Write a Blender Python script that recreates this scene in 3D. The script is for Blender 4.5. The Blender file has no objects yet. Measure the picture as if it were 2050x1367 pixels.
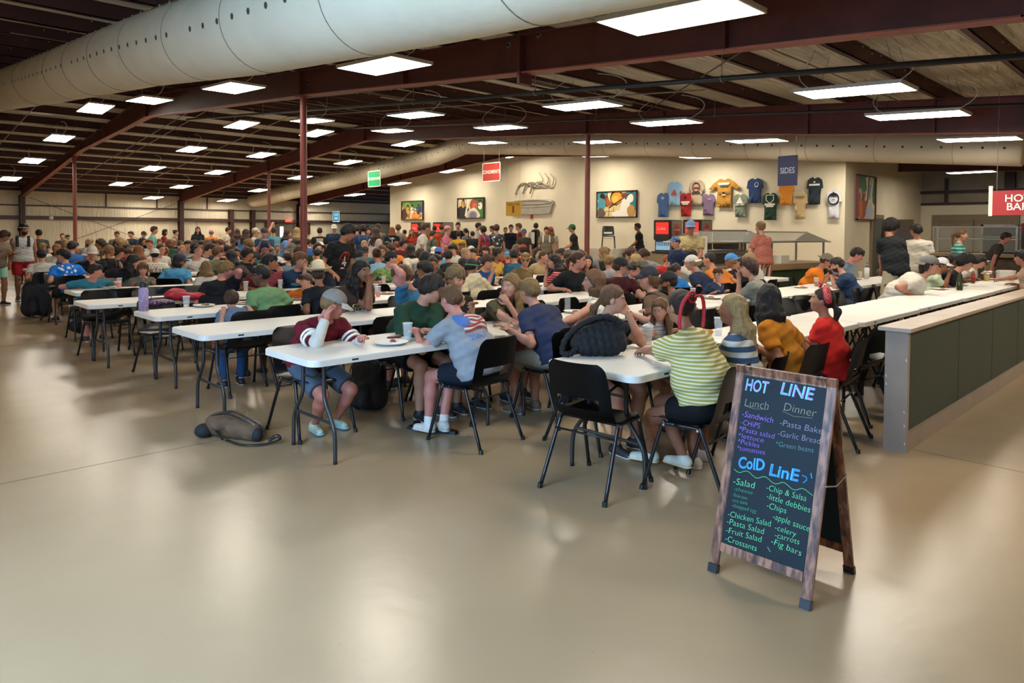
import bpy, bmesh, math, random
import numpy as np
from mathutils import Vector, Matrix
from mathutils.bvhtree import BVHTree
random.seed(7); RNG = np.random.RandomState(11)
SC = bpy.context.scene
# ---------------------------------------------------------------- camera
F, PPX, PPY, H = 1400.0, 1025.0, 506.0, 1.6
PITCH, ROLL, YAW = math.radians(1.76), math.radians(.33), math.radians(45.7)
_fw = np.array([math.cos(YAW)*math.cos(PITCH), math.sin(YAW)*math.cos(PITCH), -math.sin(PITCH)])
_r = np.array([math.sin(YAW), -math.cos(YAW), 0.0]); _u = np.cross(_r, _fw)
_c, _s = math.cos(ROLL), math.sin(ROLL)
_r, _u = _c*_r+_s*_u, _c*_u-_s*_r
cam = bpy.data.cameras.new('camera'); camo = bpy.data.objects.new('camera', cam); SC.collection.objects.link(camo)
cam.sensor_width = 36; cam.lens = F/2050*36; cam.shift_y = (PPY-683.5)/2050; cam.clip_start = .05; cam.clip_end = 200
M4 = Matrix.Identity(4)
for i in range(3):
    M4[i][0], M4[i][1], M4[i][2] = _r[i], _u[i], -_fw[i]
M4[2][3] = H
camo.matrix_world = M4
SC.camera = camo
# ---------------------------------------------------------------- world, daylight, exposure
W = bpy.data.worlds.new('world'); SC.world = W; W.use_nodes = True
bg = W.node_tree.nodes['Background']; bg.inputs[0].default_value = (.55, .75, 1, 1); bg.inputs[1].default_value = .35
SC.view_settings.view_transform = 'Standard'; SC.view_settings.look = 'None'; SC.view_settings.gamma = 1
SC.view_settings.exposure = 0.05
SC.render.use_motion_blur = False
SC.cycles.max_bounces = 5; SC.cycles.diffuse_bounces = 3; SC.cycles.glossy_bounces = 3; SC.cycles.transmission_bounces = 4
SC.cycles.use_light_tree = True; SC.cycles.sample_clamp_indirect = 4; SC.cycles.caustics_reflective = False; SC.cycles.caustics_refractive = False
def area(name, loc, target, sx, sy, power, col):
    l = bpy.data.lights.new(name, 'AREA'); l.shape = 'RECTANGLE'; l.size = sx; l.size_y = sy; l.energy = power; l.color = col
    o = bpy.data.objects.new(name, l); SC.collection.objects.link(o); o.location = loc
    o.rotation_euler = (Vector(target)-Vector(loc)).to_track_quat('-Z', 'Y').to_euler(); return o
area('open_door_daylight', (-1.9, 2.2, 2.2), (1.3, 2.3, .0), 3.0, 2.8, 520, (.34, .62, 1))
EMIT = 34.0; LCOL = (1.0, .905, .76, 1)
# ---------------------------------------------------------------- pixels of the photograph to points of the hall
def ray(x, y): return _fw+_r*(x-PPX)/F-_u*(y-PPY)/F
def P(x, y, z=0.0):
    d = ray(x, y); return np.array([0, 0, H])+d*((z-H)/d[2])
def PX(x, y, X):
    d = ray(x, y); return np.array([0, 0, H])+d*(X/d[0])
def PY(x, y, Y):
    d = ray(x, y); return np.array([0, 0, H])+d*(Y/d[1])
# ---------------------------------------------------------------- materials
def lin(h):
    if isinstance(h, (tuple, list)): return tuple(h)+((1,) if len(h) == 3 else ())
    h = h.lstrip('#'); v = [int(h[i:i+2], 16)/255 for i in (0, 2, 4)]
    return tuple((c/12.92 if c <= .04045 else ((c+.055)/1.055)**2.4) for c in v)+(1,)
MATS = {}
def mat(name, col, rough=.6, metal=0, var=.0, scale=8, bump=0, bscale=60, emit=0, trans=0, coat=0, spec=.5, coords='Object'):
    if name in MATS: return MATS[name]
    m = bpy.data.materials.new(name); m.use_nodes = True; nt = m.node_tree; b = nt.nodes['Principled BSDF']
    c = lin(col); b.inputs['Base Color'].default_value = c; b.inputs['Roughness'].default_value = rough
    b.inputs['Metallic'].default_value = metal; b.inputs['Specular IOR Level'].default_value = spec
    if coat: b.inputs['Coat Weight'].default_value = coat
    if trans: b.inputs['Transmission Weight'].default_value = trans; b.inputs['IOR'].default_value = 1.2
    tc = None
    if var or bump:
        tc = nt.nodes.new('ShaderNodeTexCoord')
    if var:
        n = nt.nodes.new('ShaderNodeTexNoise'); n.inputs['Scale'].default_value = scale; n.inputs['Detail'].default_value = 5
        nt.links.new(tc.outputs[coords], n.inputs['Vector'])
        r = nt.nodes.new('ShaderNodeValToRGB'); nt.links.new(n.outputs['Fac'], r.inputs[0])
        r.color_ramp.elements[0].position = .3; r.color_ramp.elements[1].position = .7
        r.color_ramp.elements[0].color = tuple(max(0, x*(1-var)) for x in c[:3])+(1,)
        r.color_ramp.elements[1].color = tuple(min(1, x*(1+var)) for x in c[:3])+(1,)
        nt.links.new(r.outputs[0], b.inputs['Base Color'])
    if bump:
        n2 = nt.nodes.new('ShaderNodeTexNoise'); n2.inputs['Scale'].default_value = bscale; n2.inputs['Detail'].default_value = 3
        nt.links.new(tc.outputs[coords], n2.inputs['Vector'])
        bp = nt.nodes.new('ShaderNodeBump'); bp.inputs['Strength'].default_value = bump; bp.inputs['Distance'].default_value = .01
        nt.links.new(n2.outputs['Fac'], bp.inputs['Height']); nt.links.new(bp.outputs[0], b.inputs['Normal'])
    if emit:
        b.inputs['Emission Color'].default_value = lin(col) if emit < 8 else LCOL; b.inputs['Emission Strength'].default_value = emit
    MATS[name] = m; return m
# ---------------------------------------------------------------- mesh helpers
def newobj(name, me, m=None, parent=None):
    o = bpy.data.objects.new(name, me); SC.collection.objects.link(o)
    if m is not None:
        for q in (m if isinstance(m, (list, tuple)) else [m]): me.materials.append(q)
    if parent is not None: o.parent = parent
    return o
def tag(o, label=None, cat=None, group=None, kind=None):
    if label: o['label'] = label
    if cat: o['category'] = cat
    if group: o['group'] = group
    if kind: o['kind'] = kind
    return o
def empty(name, loc=(0, 0, 0), rz=0, label=None, cat=None, group=None):
    o = bpy.data.objects.new(name, None); SC.collection.objects.link(o); o.location = loc; o.rotation_euler = (0, 0, rz)
    o.empty_display_size = .1
    return tag(o, label, cat, group)
class MB:
    """collects verts and faces for ONE mesh"""
    def __init__(s): s.v = []; s.f = []; s.mi = []; s.cur = 0
    def add(s, vs, fs):
        b = len(s.v); s.v += [tuple(map(float, q)) for q in vs]; s.f += [tuple(i+b for i in f) for f in fs]; s.mi += [s.cur]*len(fs); return s
    def box(s, x0, x1, y0, y1, z0, z1, M=None, bev=0):
        if bev:
            bm = bmesh.new(); bmesh.ops.create_cube(bm, size=1)
            for v in bm.verts: v.co = Vector(((x0+x1)/2+v.co.x*(x1-x0), (y0+y1)/2+v.co.y*(y1-y0), (z0+z1)/2+v.co.z*(z1-z0)))
            bmesh.ops.bevel(bm, geom=list(bm.edges), offset=bev, segments=2, affect='EDGES')
            bm.verts.index_update()
            vs = [v.co.copy() for v in bm.verts]; fs = [tuple(v.index for v in f.verts) for f in bm.faces]; bm.free()
        else:
            vs = [(x, y, z) for x in (x0, x1) for y in (y0, y1) for z in (z0, z1)]
            fs = [(0, 1, 3, 2), (4, 6, 7, 5), (0, 4, 5, 1), (2, 3, 7, 6), (0, 2, 6, 4), (1, 5, 7, 3)]
        if M is not None: vs = [M @ Vector(v) for v in vs]
        return s.add(vs, fs)
    def tube(s, pts, r, n=8, cap=True, flat=1.0):
        pts = [Vector(p) for p in pts]; rs = r if isinstance(r, (list, tuple)) else [r]*len(pts)
        vs = []; t0 = None; up = Vector((0, 0, 1))
        prev = None
        for i, p in enumerate(pts):
            t = ((pts[min(i+1, len(pts)-1)]-p).normalized()+(p-pts[max(i-1, 0)]).normalized())
            if t.length < 1e-6: t = Vector((0, 0, 1))
            t.normalize()
            if prev is None:
                a = t.cross(up)
                if a.length < .05: a = t.cross(Vector((1, 0, 0)))
                a.normalize()
            else:
                a = prev-t*prev.dot(t); a.normalize()
            prev = a; b = t.cross(a)
            for k in range(n):
                an = 2*math.pi*k/n; vs.append(p+a*math.cos(an)*rs[i]+b*math.sin(an)*rs[i]*flat)
        fs = []
        for i in range(len(pts)-1):
            for k in range(n):
                k2 = (k+1) % n; fs.append((i*n+k, i*n+k2, (i+1)*n+k2, (i+1)*n+k))
        if cap: fs.append(tuple(range(n))[::-1]); fs.append(tuple((len(pts)-1)*n+k for k in range(n)))
        return s.add(vs, fs)
    def lathe(s, prof, n=20, c=(0, 0, 0), M=None):
        vs = []; fs = []
        for (r, z) in prof:
            for k in range(n):
                a = 2*math.pi*k/n; q = Vector((c[0]+r*math.cos(a), c[1]+r*math.sin(a), c[2]+z)); vs.append(M @ q if M else q)
        for i in range(len(prof)-1):
            for k in range(n):
                k2 = (k+1) % n; fs.append((i*n+k, i*n+k2, (i+1)*n+k2, (i+1)*n+k))
        return s.add(vs, fs)
    def prism(s, poly, z0, z1, M=None):
        """2D polygon (x,y) extruded from z0 to z1"""
        n = len(poly); vs = [Vector((p[0], p[1], z0)) for p in poly]+[Vector((p[0], p[1], z1)) for p in poly]
        if M is not None: vs = [M @ v for v in vs]
        fs = [tuple(range(n))[::-1], tuple(range(n, 2*n))]+[(i, (i+1) % n, n+(i+1) % n, n+i) for i in range(n)]
        return s.add(vs, fs)
    def grid(s, fn, nu, nv):
        vs = [fn(i/nu, j/nv) for i in range(nu+1) for j in range(nv+1)]
        fs = [(i*(nv+1)+j, (i+1)*(nv+1)+j, (i+1)*(nv+1)+j+1, i*(nv+1)+j+1) for i in range(nu) for j in range(nv)]
        return s.add(vs, fs)
    def mesh(s, name, smooth=False):
        me = bpy.data.meshes.new(name); me.from_pydata(s.v, [], s.f); me.update()
        if any(s.mi): me.polygons.foreach_set('material_index', s.mi)
        if smooth: me.polygons.foreach_set('use_smooth', [True]*len(me.polygons))
        return me
    def build(s, name, m, parent=None, smooth=False, angle=None):
        me = s.mesh(name, smooth)
        if angle is not None:
            bm = bmesh.new(); bm.from_mesh(me)
            bmesh.ops.recalc_face_normals(bm, faces=bm.faces)
            for e in bm.edges: e.smooth = e.calc_face_angle(3.2) < angle
            for f in bm.faces: f.smooth = True
            bm.to_mesh(me); bm.free()
        return newobj(name, me, m, parent)
def struct(o, label=None): return tag(o, label, None, None, 'structure')
def bez(a, b, c, d, n=12):
    a, b, c, d = map(Vector, (a, b, c, d)); out = []
    for i in range(n+1):
        t = i/n; out.append(a*(1-t)**3+b*3*t*(1-t)**2+c*3*t*t*(1-t)+d*t**3)
    return out
def crom(pts, n=6):
    pts = [Vector(p) for p in pts]; q = [pts[0]*2-pts[1]]+pts+[pts[-1]*2-pts[-2]]; out = []
    for i in range(1, len(q)-2):
        for k in range(n):
            t = k/n; out.append(.5*((2*q[i])+(q[i+1]-q[i-1])*t+(2*q[i-1]-5*q[i]+4*q[i+1]-q[i+2])*t*t+(3*q[i]-q[i-1]-3*q[i+1]+q[i+2])*t**3))
    out.append(pts[-1]); return out
def copy_tree(o, loc=None, rz=None, label=None, group=None, parent=None, scale=None):
    c = o.copy(); SC.collection.objects.link(c)
    if parent is not None: c.parent = parent
    for ch in o.children: copy_tree(ch, parent=c)
    if loc is not None: c.location = loc
    if rz is not None: c.rotation_euler = (0, 0, rz)
    if scale is not None: c.scale = scale
    if label: c['label'] = label
    if group: c['group'] = group
    return c
_fonts = {}
def text_mesh(txt, size, ext=.001, align='CENTER', offset=0, shear=0, spacing=1.0):
    key = (txt, size, ext, align, offset, shear, spacing)
    if key in _fonts: return _fonts[key].copy()
    cu = bpy.data.curves.new('lettering', 'FONT'); cu.body = txt; cu.size = size; cu.extrude = ext; cu.align_x = align; cu.align_y = 'CENTER'
    cu.offset = offset; cu.shear = shear; cu.space_character = spacing; cu.resolution_u = 3
    o = bpy.data.objects.new('t', cu); SC.collection.objects.link(o)
    dg = bpy.context.evaluated_depsgraph_get(); dg.update()
    me = bpy.data.meshes.new_from_object(o.evaluated_get(dg)); bpy.data.objects.remove(o); bpy.data.curves.remove(cu)
    me.materials.clear(); _fonts[key] = me; return me.copy()
def frame_M(org, right, up):
    """matrix placing local x along right, y along up, z towards right x up"""
    r = Vector(right).normalized(); u = Vector(up); u = (u-r*u.dot(r)).normalized(); n = r.cross(u); M = Matrix.Identity(4)
    for i in range(3): M[i][0], M[i][1], M[i][2], M[i][3] = r[i], u[i], n[i], org[i]
    return M
def text(name, txt, org, right, up, size, m, parent=None, **k):
    me = text_mesh(txt, size, **k); me.transform(frame_M(org, right, up)); return newobj(name, me, m, parent)
# ================================================================ materials of the hall
def floor_mat():
    m = bpy.data.materials.new('polished_concrete'); m.use_nodes = True; nt = m.node_tree; N = nt.nodes; L = nt.links; b = N['Principled BSDF']
    tc = N.new('ShaderNodeTexCoord')
    def noise(sc, det=6, rough=.6, vec=None):
        n = N.new('ShaderNodeTexNoise'); n.inputs['Scale'].default_value = sc; n.inputs['Detail'].default_value = det; n.inputs['Roughness'].default_value = rough
        L.new(vec or tc.outputs['Object'], n.inputs['Vector']); return n.outputs['Fac']
    def ramp(f, p0, c0, p1, c1):
        r = N.new('ShaderNodeValToRGB'); L.new(f, r.inputs[0]); e = r.color_ramp.elements
        e[0].position = p0; e[0].color = c0; e[1].position = p1; e[1].color = c1; return r.outputs[0]
    base = ramp(noise(.35, 3), .2, lin('#917b5d'), .8, lin('#a18b6d'))
    mott = ramp(noise(2.4, 3, .5), .2, (.95, .95, .95, 1), .8, (1.03, 1.03, 1.03, 1))
    mx = N.new('ShaderNodeMix'); mx.data_type = 'RGBA'; mx.blend_type = 'MULTIPLY'; mx.inputs['Factor'].default_value = 1
    L.new(base, mx.inputs[6]); L.new(mott, mx.inputs[7])
    spk = ramp(noise(30, 2, .5), .20, (.35, .3, .25, 1), .24, (1, 1, 1, 1))
    mx2 = N.new('ShaderNodeMix'); mx2.data_type = 'RGBA'; mx2.blend_type = 'MULTIPLY'; mx2.inputs['Factor'].default_value = .55
    L.new(mx.outputs[2], mx2.inputs[6]); L.new(spk, mx2.inputs[7]); L.new(mx2.outputs[2], b.inputs['Base Color'])
    rr = ramp(noise(.9, 2, .4), .2, (.235, .235, .235, 1), .8, (.30, .30, .30, 1)); b.inputs['Roughness'].default_value = .27
    bp = N.new('ShaderNodeBump'); bp.inputs['Strength'].default_value = .22; bp.inputs['Distance'].default_value = .01
    L.new(noise(6, 4, .55), bp.inputs['Height']); L.new(bp.outputs[0], b.inputs['Normal'])
    b.inputs['Specular IOR Level'].default_value = .55
    return m
MFLOOR = floor_mat()
MRED = mat('red_oxide_steel', '#5a2a22', .55, 0, .25, 3, .05, 20)
MREDL = mat('red_oxide_lit_flange', '#8a4433', .5, 0, .15, 6)  # same beam steel, paler: light on the bottom flange put into the colour
MPUR = mat('purlin_primer', '#43231d', .6, 0, .25, 2)
def insul_mat():
    m = mat('white_insulation', '#c9bda2', .5, 0, .12, 1.2, 0)
    nt = m.node_tree; N = nt.nodes; L = nt.links
    tc = N.new('ShaderNodeTexCoord'); mp = N.new('ShaderNodeMapping'); mp.inputs['Scale'].default_value = (.5, 4, 4)
    L.new(tc.outputs['Object'], mp.inputs[0]); n = N.new('ShaderNodeTexNoise'); n.inputs['Scale'].default_value = 2.2; n.inputs['Detail'].default_value = 6; n.inputs['Distortion'].default_value = 1.2
    L.new(mp.outputs[0], n.inputs['Vector']); bp = N.new('ShaderNodeBump'); bp.inputs['Strength'].default_value = 1.0; bp.inputs['Distance'].default_value = .22
    L.new(n.outputs['Fac'], bp.inputs['Height']); L.new(bp.outputs[0], m.node_tree.nodes['Principled BSDF'].inputs['Normal']); return m
MINS = insul_mat()
def wallins_mat():
    m = mat('foil_faced_wall_insulation', '#cfc3a8', .38, 0, .1, .8, 0)
    nt = m.node_tree; N = nt.nodes; L = nt.links
    tc = N.new('ShaderNodeTexCoord'); mp = N.new('ShaderNodeMapping'); mp.inputs['Scale'].default_value = (4, 4, .7)
    L.new(tc.outputs['Object'], mp.inputs[0]); n = N.new('ShaderNodeTexNoise'); n.inputs['Scale'].default_value = 2.5; n.inputs['Detail'].default_value = 8
    L.new(mp.outputs[0], n.inputs['Vector']); bp = N.new('ShaderNodeBump'); bp.inputs['Strength'].default_value = .8; bp.inputs['Distance'].default_value = .08
    L.new(n.outputs['Fac'], bp.inputs['Height']); L.new(bp.outputs[0], nt.nodes['Principled BSDF'].inputs['Normal']); return m
MWINS = wallins_mat()
MWALL = mat('cream_painted_wall', '#e6dabd', .75, 0, .04, 1.5, .25, 180)
MWALL2 = mat('taupe_painted_wall', '#77684f', .75, 0, .05, 2, .15, 180)
MDUCT = mat('white_fabric_duct', '#d2c6ac', .7, 0, .06, 2, .3, 14)
MGREEN = mat('green_painted_panel', '#293424', .6, 0, .12, 2, .2, 200)
MTAUPE = mat('taupe_trim_paint', '#8d7c6c', .55, 0, .08, 5, .25, 120)
MBLK = mat('black_steel', '#17191a', .35, 0, 0, 1, 0)
MPIPE = mat('dark_iron_pipe', '#2b2a28', .45, .3, .1, 6)
MCOND = mat('galvanised_conduit', '#8d8574', .4, .5)
MWHITE = mat('white_wire', '#c9c2b2', .5)
MLIGHT = mat('lit_diffuser', '#fff6e6', .5, emit=EMIT)
MFRAME = mat('white_light_housing', '#b9b4a8', .5)
MSTEEL = mat('brushed_stainless', '#a8a49b', .28, .85, .08, 20)
MDARK = mat('dark_gap', '#0b0b0b', .8)
# ================================================================ shell of the hall
RY = 20.4                                            # ridge
def rtop(Y): return 5.19-.082*(RY-Y) if Y < RY else 5.19-.1*(Y-RY)
X0, X1, Y0, Y1 = -5.0, 29.0, -6.0, 38.0
struct(MB().box(X0, X1, Y0, Y1, -.12, 0).build('floor', MFLOOR), 'polished tan concrete floor of the dining hall')
NOJ = 0
b = MB()                                             # control joints sawn in the slab, kept flush as thin dark lines
for y in (5.33, 11.6): b.box(X0, X1, y-.003, y+.003, 0, .0008)
for x in (5.72, -0.8): b.box(x-.003, x+.003, Y0, Y1, 0, .0008)
struct(b.build('trim_1', mat('joint_filler', '#4a3f30', .8)), 'thin dark joints sawn in the concrete floor')
# ceiling: white insulation sagging between purlins
PY_ = [y for y in np.arange(-5.2, 20, 1.42)]+[20.15]+[y for y in np.arange(20.65, 38, 1.42)]
def ceil_z(Y):
    z = rtop(Y)+.21
    for a, c in zip(PY_[:-1], PY_[1:]):
        if a <= Y <= c: return z-(.10*math.sin(math.pi*(Y-a)/(c-a))**1.0 if c-a > 1 else 0)
    return z
b = MB(); ys = []
for a, c in zip(PY_[:-1], PY_[1:]): ys += [a+(c-a)*t for t in (0, .12, .3, .5, .7, .88)]
ys = [Y0]+ys+[PY_[-1], Y1]
vs = []; fs = []
for y in ys:
    vs += [(X0, y, ceil_z(y)), (X1, y, ceil_z(y)), (X0, y, rtop(y)+.34), (X1, y, rtop(y)+.34)]
for i in range(len(ys)-1):
    k = 4*i; fs += [(k, k+1, k+5, k+4), (k+2, k+6, k+7, k+3), (k, k+4, k+6, k+2), (k+1, k+3, k+7, k+5)]
b.add(vs, fs); struct(b.build('ceiling', MINS, smooth=True), 'white insulation between the roof purlins')
for i, y in enumerate(PY_):
    s = .082 if y < RY else -.1; z = rtop(y)
    b = MB(); b.box(X0, X1, y-.006, y+.006, z+.0, z+.215); b.box(X0, X1, y-.006, y+.07, z, z+.012); b.box(X0, X1, y-.07, y+.006, z+.2, z+.212)
    tag(b.build('purlin', MPUR), 'dark red steel roof purlin', None, 'roof purlins', 'structure')
# screws shine along purlin faces: rows of small bright tips, one object per purlin face
b = MB()
for y in PY_[5:]:
    for x in np.arange(2.5, 20, .33):
        if RNG.rand() < .55:
            z = rtop(y)+.18-.03*(int(x*3) % 2); b.box(x-.008, x+.008, y-.018, y-.007, z-.006, z+.006)
tag(b.build('roof_screws', mat('bright_screw', '#d8cdb4', .3)), 'tiny bright screw tips along the purlins', 'screws', None, 'stuff')
# frames
def rafter(X, prof, top=None, xr=None):
    b = MB(); w = .085
    yy = sorted(set([p[0] for p in prof]+[RY]))
    pz = lambda y: float(np.interp(y, [p[0] for p in prof], [p[1] for p in prof]))
    for a, c in zip(yy[:-1], yy[1:]):
        za, zc, ta, tc = pz(a), pz(c), rtop(a), rtop(c)
        def slab(x0, x1, q):
            b.add([(x0, a, q[0]), (x0, a, q[1]), (x1, a, q[0]), (x1, a, q[1]), (x0, c, q[2]), (x0, c, q[3]), (x1, c, q[2]), (x1, c, q[3])],
                  [(0, 1, 3, 2), (4, 6, 7, 5), (0, 4, 5, 1), (2, 3, 7, 6), (0, 2, 6, 4), (1, 5, 7, 3)])
        slab(X-.006, X+.006, (za, ta, zc, tc)); slab(X-w, X+w, (ta-.014, ta, tc-.014, tc))
        b.cur = 1; slab(X-w, X+w, (za, za+.016, zc, zc+.016)); b.cur = 0
    for y in [p[0] for p in prof[1:-1]]+[8.6, 3.4, 24.3, 31.]:
        b.box(X-w, X+w, y-.008, y+.008, pz(y), rtop(y)); 
    o = b.build('roof_beam', [MRED, MREDL]); return struct(o, {6.2: 'nearest', 13.0: 'second', 19.6: 'third', 26.2: 'kitchen'}[X]+' tapered red oxide steel roof beam')
prof = [(Y0, 2.55), (1.07, 3.15), (6.15, 3.55), (11.8, 4.03), (RY, 4.6), (27.3, 4.25), (Y1, 2.97)]
rafter(6.2, prof)
rafter(13.0, [(Y0, 2.5), (2.2, 3.12), (5.47, 3.41), (10.75, 3.93), (RY, 4.6), (27.7, 4.0), (Y1, 2.95)])
rafter(19.6, [(7.9, 3.7), (11, 3.95), (RY, 4.6), (27.7, 4.0), (Y1, 2.95)])
rafter(26.2, [(Y0, 3.0), (7.8, 3.7)])
# splice plates with bolts and hanging washers on the near beam
b = MB()
for y in (6.15,):
    b.box(6.2-.11, 6.2+.11, y-.02, y+.02, 3.42, 4.16)
struct(b.build('trim_2', MRED), 'bolted splice plate of the near roof beam')
for i, (y, z) in enumerate([(6.42, 3.95), (5.9, 3.98), (8.75, 4.1), (8.5, 4.12), (11.6, 4.25), (1.9, 3.62)]):
    b = MB(); M = Matrix.Translation((6.185, y, z)) @ Matrix.Rotation(math.pi/2, 4, 'Y')
    b.lathe([(0, .012), (.03, .012), (.042, 0), (0, 0)], 16, M=M)
    b.cur = 1; b.lathe([(0, -.025), (.014, -.025), (.014, .002)], 8, M=M)
    tag(b.build('brace_washer', [mat('grey_washer', '#8f897c', .4, .6), MDARK]), ['round steel washer left of the big bolted splice on the near beam', 'round steel washer right of the big bolted splice on the near beam', 'round steel washer beside the second ceiling light', 'round steel washer at the second ceiling light edge', 'round steel washer above the near round column', 'round steel washer near the top right of the near beam'][i], 'washer')
# round columns
CL_ = {(6.2, 11.8): 'near red round column rising in front of the crowd', (13.0, 10.75): 'red round column before the painted wall', (6.2, 28.4): 'leftmost red round column', (13.0, 27.7): 'red round column left of the exit sign'}
def column(x, y, z1, r=.062):
    b = MB(); b.tube([(x, y, 0), (x, y, z1)], r, 20); b.box(x-.13, x+.13, y-.13, y+.13, 0, .015); b.box(x-.1, x+.1, y-.13, y+.13, z1-.012, z1+.004)
    return struct(b.build('column', mat('column_red', '#6e3026', .45, 0, .12, 4), smooth=False, angle=.6), CL_[(x, y)])
column(6.2, 11.8, 4.02); column(13.0, 10.75, 3.92); column(6.2, 28.4, 4.1); column(13.0, 27.7, 3.98); 
# left eave wall
b = MB().box(X0, X1, Y1, Y1+.15, 0, 3.8); struct(b.build('wall_left', MWINS), 'far eave wall in white wrinkled insulation')
b = MB()
for z0, z1, w in ((2.62, 2.68, .1), (2.02, 2.18, .18)): b.box(X0, X1, Y1-w, Y1, z0, z1)
b.box(X0, X1, Y1-.06, Y1, 3.3, 3.42)
for x in (3.9, 9.6, 11.9, 14.4, 17.8): b.box(x-.03, x+.03, Y1-.05, Y1, 2.68, 3.3)
for x in (17.7, 20.2): b.box(x-.14, x+.14, Y1-.1, Y1, 1.35, 2.02)
struct(b.build('trim_3', mat('dark_red_girt', '#3a231d', .5)), 'dark red steel girts along the far wall')
for x in (-.6, 6.2, 13.0, 15.6, 16.8, 19.6, 26.2):
    b = MB(); h = 3.1 if x in (6.2, 13.0, 19.6) else 2.7
    b.box(x-.1, x+.1, Y1-.34, Y1-.32, 0, h); b.box(x-.1, x+.1, Y1-.02, Y1, 0, h); b.box(x-.006, x+.006, Y1-.34, Y1, 0, h)
    struct(b.build('wall_post', mat('dark_red_girt', '#3a231d')), 'dark red wide flange post against the far wall')
b = MB()
b.tube([(6.5, Y1-.2, 3.0), (12.7, Y1-.2, .4)], .012, 6); b.tube([(12.7, Y1-.2, 2.9), (6.5, Y1-.2, .4)], .012, 6)
struct(b.build('trim_4', MPIPE), 'crossed steel bracing rods on the far wall')
b = MB().tube(crom([(13.8, Y1-.06, 2.0), (14.0, Y1-.06, 1.2), (13.9, Y1-.05, .4)]), .008, 5); tag(b.build('wall_cable', MPIPE), 'thin dark cable hanging down the far wall', 'cable')
# back walls behind the camera, with the open daylight door gap between them
struct(MB().box(X0-.15, X0, 3.5, Y1, 0, 6).build('wall_back', MWINS), 'insulated wall behind the viewpoint')
b = MB().box(X0-.15, X1, Y0-.15, Y0, 0, 4.4); struct(b.build('wall_right', MWALL2), 'painted wall on the open aisle side')
# serving wall and kitchen corner
WX, WY = 21.5, 7.95
b = MB(); b.box(WX, WX+.15, WY, 31.4, 0, 5.4); b.box(WX+.15, X1, WY, WY+.15, 0, 5.4)
struct(b.build('wall_serving', MWALL), 'cream painted serving wall')
b = MB(); b.box(X1-.2, X1, Y0, WY, 0, 2.63); struct(b.build('wall_kitchen', MWALL), 'cream kitchen end wall with brown doors')
b = MB(); b.box(X1-.1, X1, Y0, WY, 2.63, 5); struct(b.build('wall_kitchen_upper', mat('grey_insulation', '#a3967e', .5, 0, .1, 2, .5, 9)), 'grey insulation above the kitchen wall')
b = MB(); b.box(X1-.32, X1-.2, Y0, WY, 3.05, 3.15); b.box(X1-.3, X1-.1, Y0, WY, 3.95, 4.3); b.box(X1-.3, X1-.1, 5.1, 5.4, 3.1, 4); b.box(X1-.25, X1-.15, 7.1, 7.2, 2.7, 3.6)
b.box(X1-.24, X1-.1, Y0, WY, 2.63, 2.72)
struct(b.build('trim_5', mat('dark_red_girt', '#3a231d')), 'dark girts above the kitchen wall')
# green aisle partition
b = MB(); b.box(5.60, 12.2, 1.625, 1.72, .13, .885); struct(b.build('partition', MGREEN), 'low green partition wall beside the tables')
b = MB(); b.box(5.575, 5.60, 1.60, 1.755, 0, .885); b.box(5.60, 12.2, 1.605, 1.74, 0, .13); b.box(5.60, 12.2, 1.6235, 1.6245, .13, .14)
b.box(5.60, 5.62, 1.60, 1.755, 0, .885)
struct(b.build('baseboard_partition', MTAUPE), 'worn taupe end board and base of the partition')
b = MB(); b.box(5.545, 12.25, 1.575, 1.80, .885, .913, bev=.003); struct(b.build('trim_6', mat('partition_cap', '#a3917f', .45, 0, .12, 4, .2, 60)), 'taupe wooden cap of the partition')
b = MB()
for x in (7.05, 8.3, 9.5): b.box(x-.002, x+.002, 1.6235, 1.6255, .13, .885)
struct(b.build('trim_7', MDARK), 'panel seams in the green partition')
b = MB()
for y, z in ((1.612, .68), (1.745, .55), (1.742, .49), (1.615, .2), (1.61, .07), (1.618, .3)): b.add([(5.5745, y-.004, z-.012), (5.5745, y+.003, z-.005), (5.5745, y+.004, z+.011), (5.5745, y-.003, z+.008)], [(0, 1, 2, 3)])
struct(b.build('trim_8', mat('chipped_paint', '#cfc6b4', .8)), 'chipped paint marks on the partition end')
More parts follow.
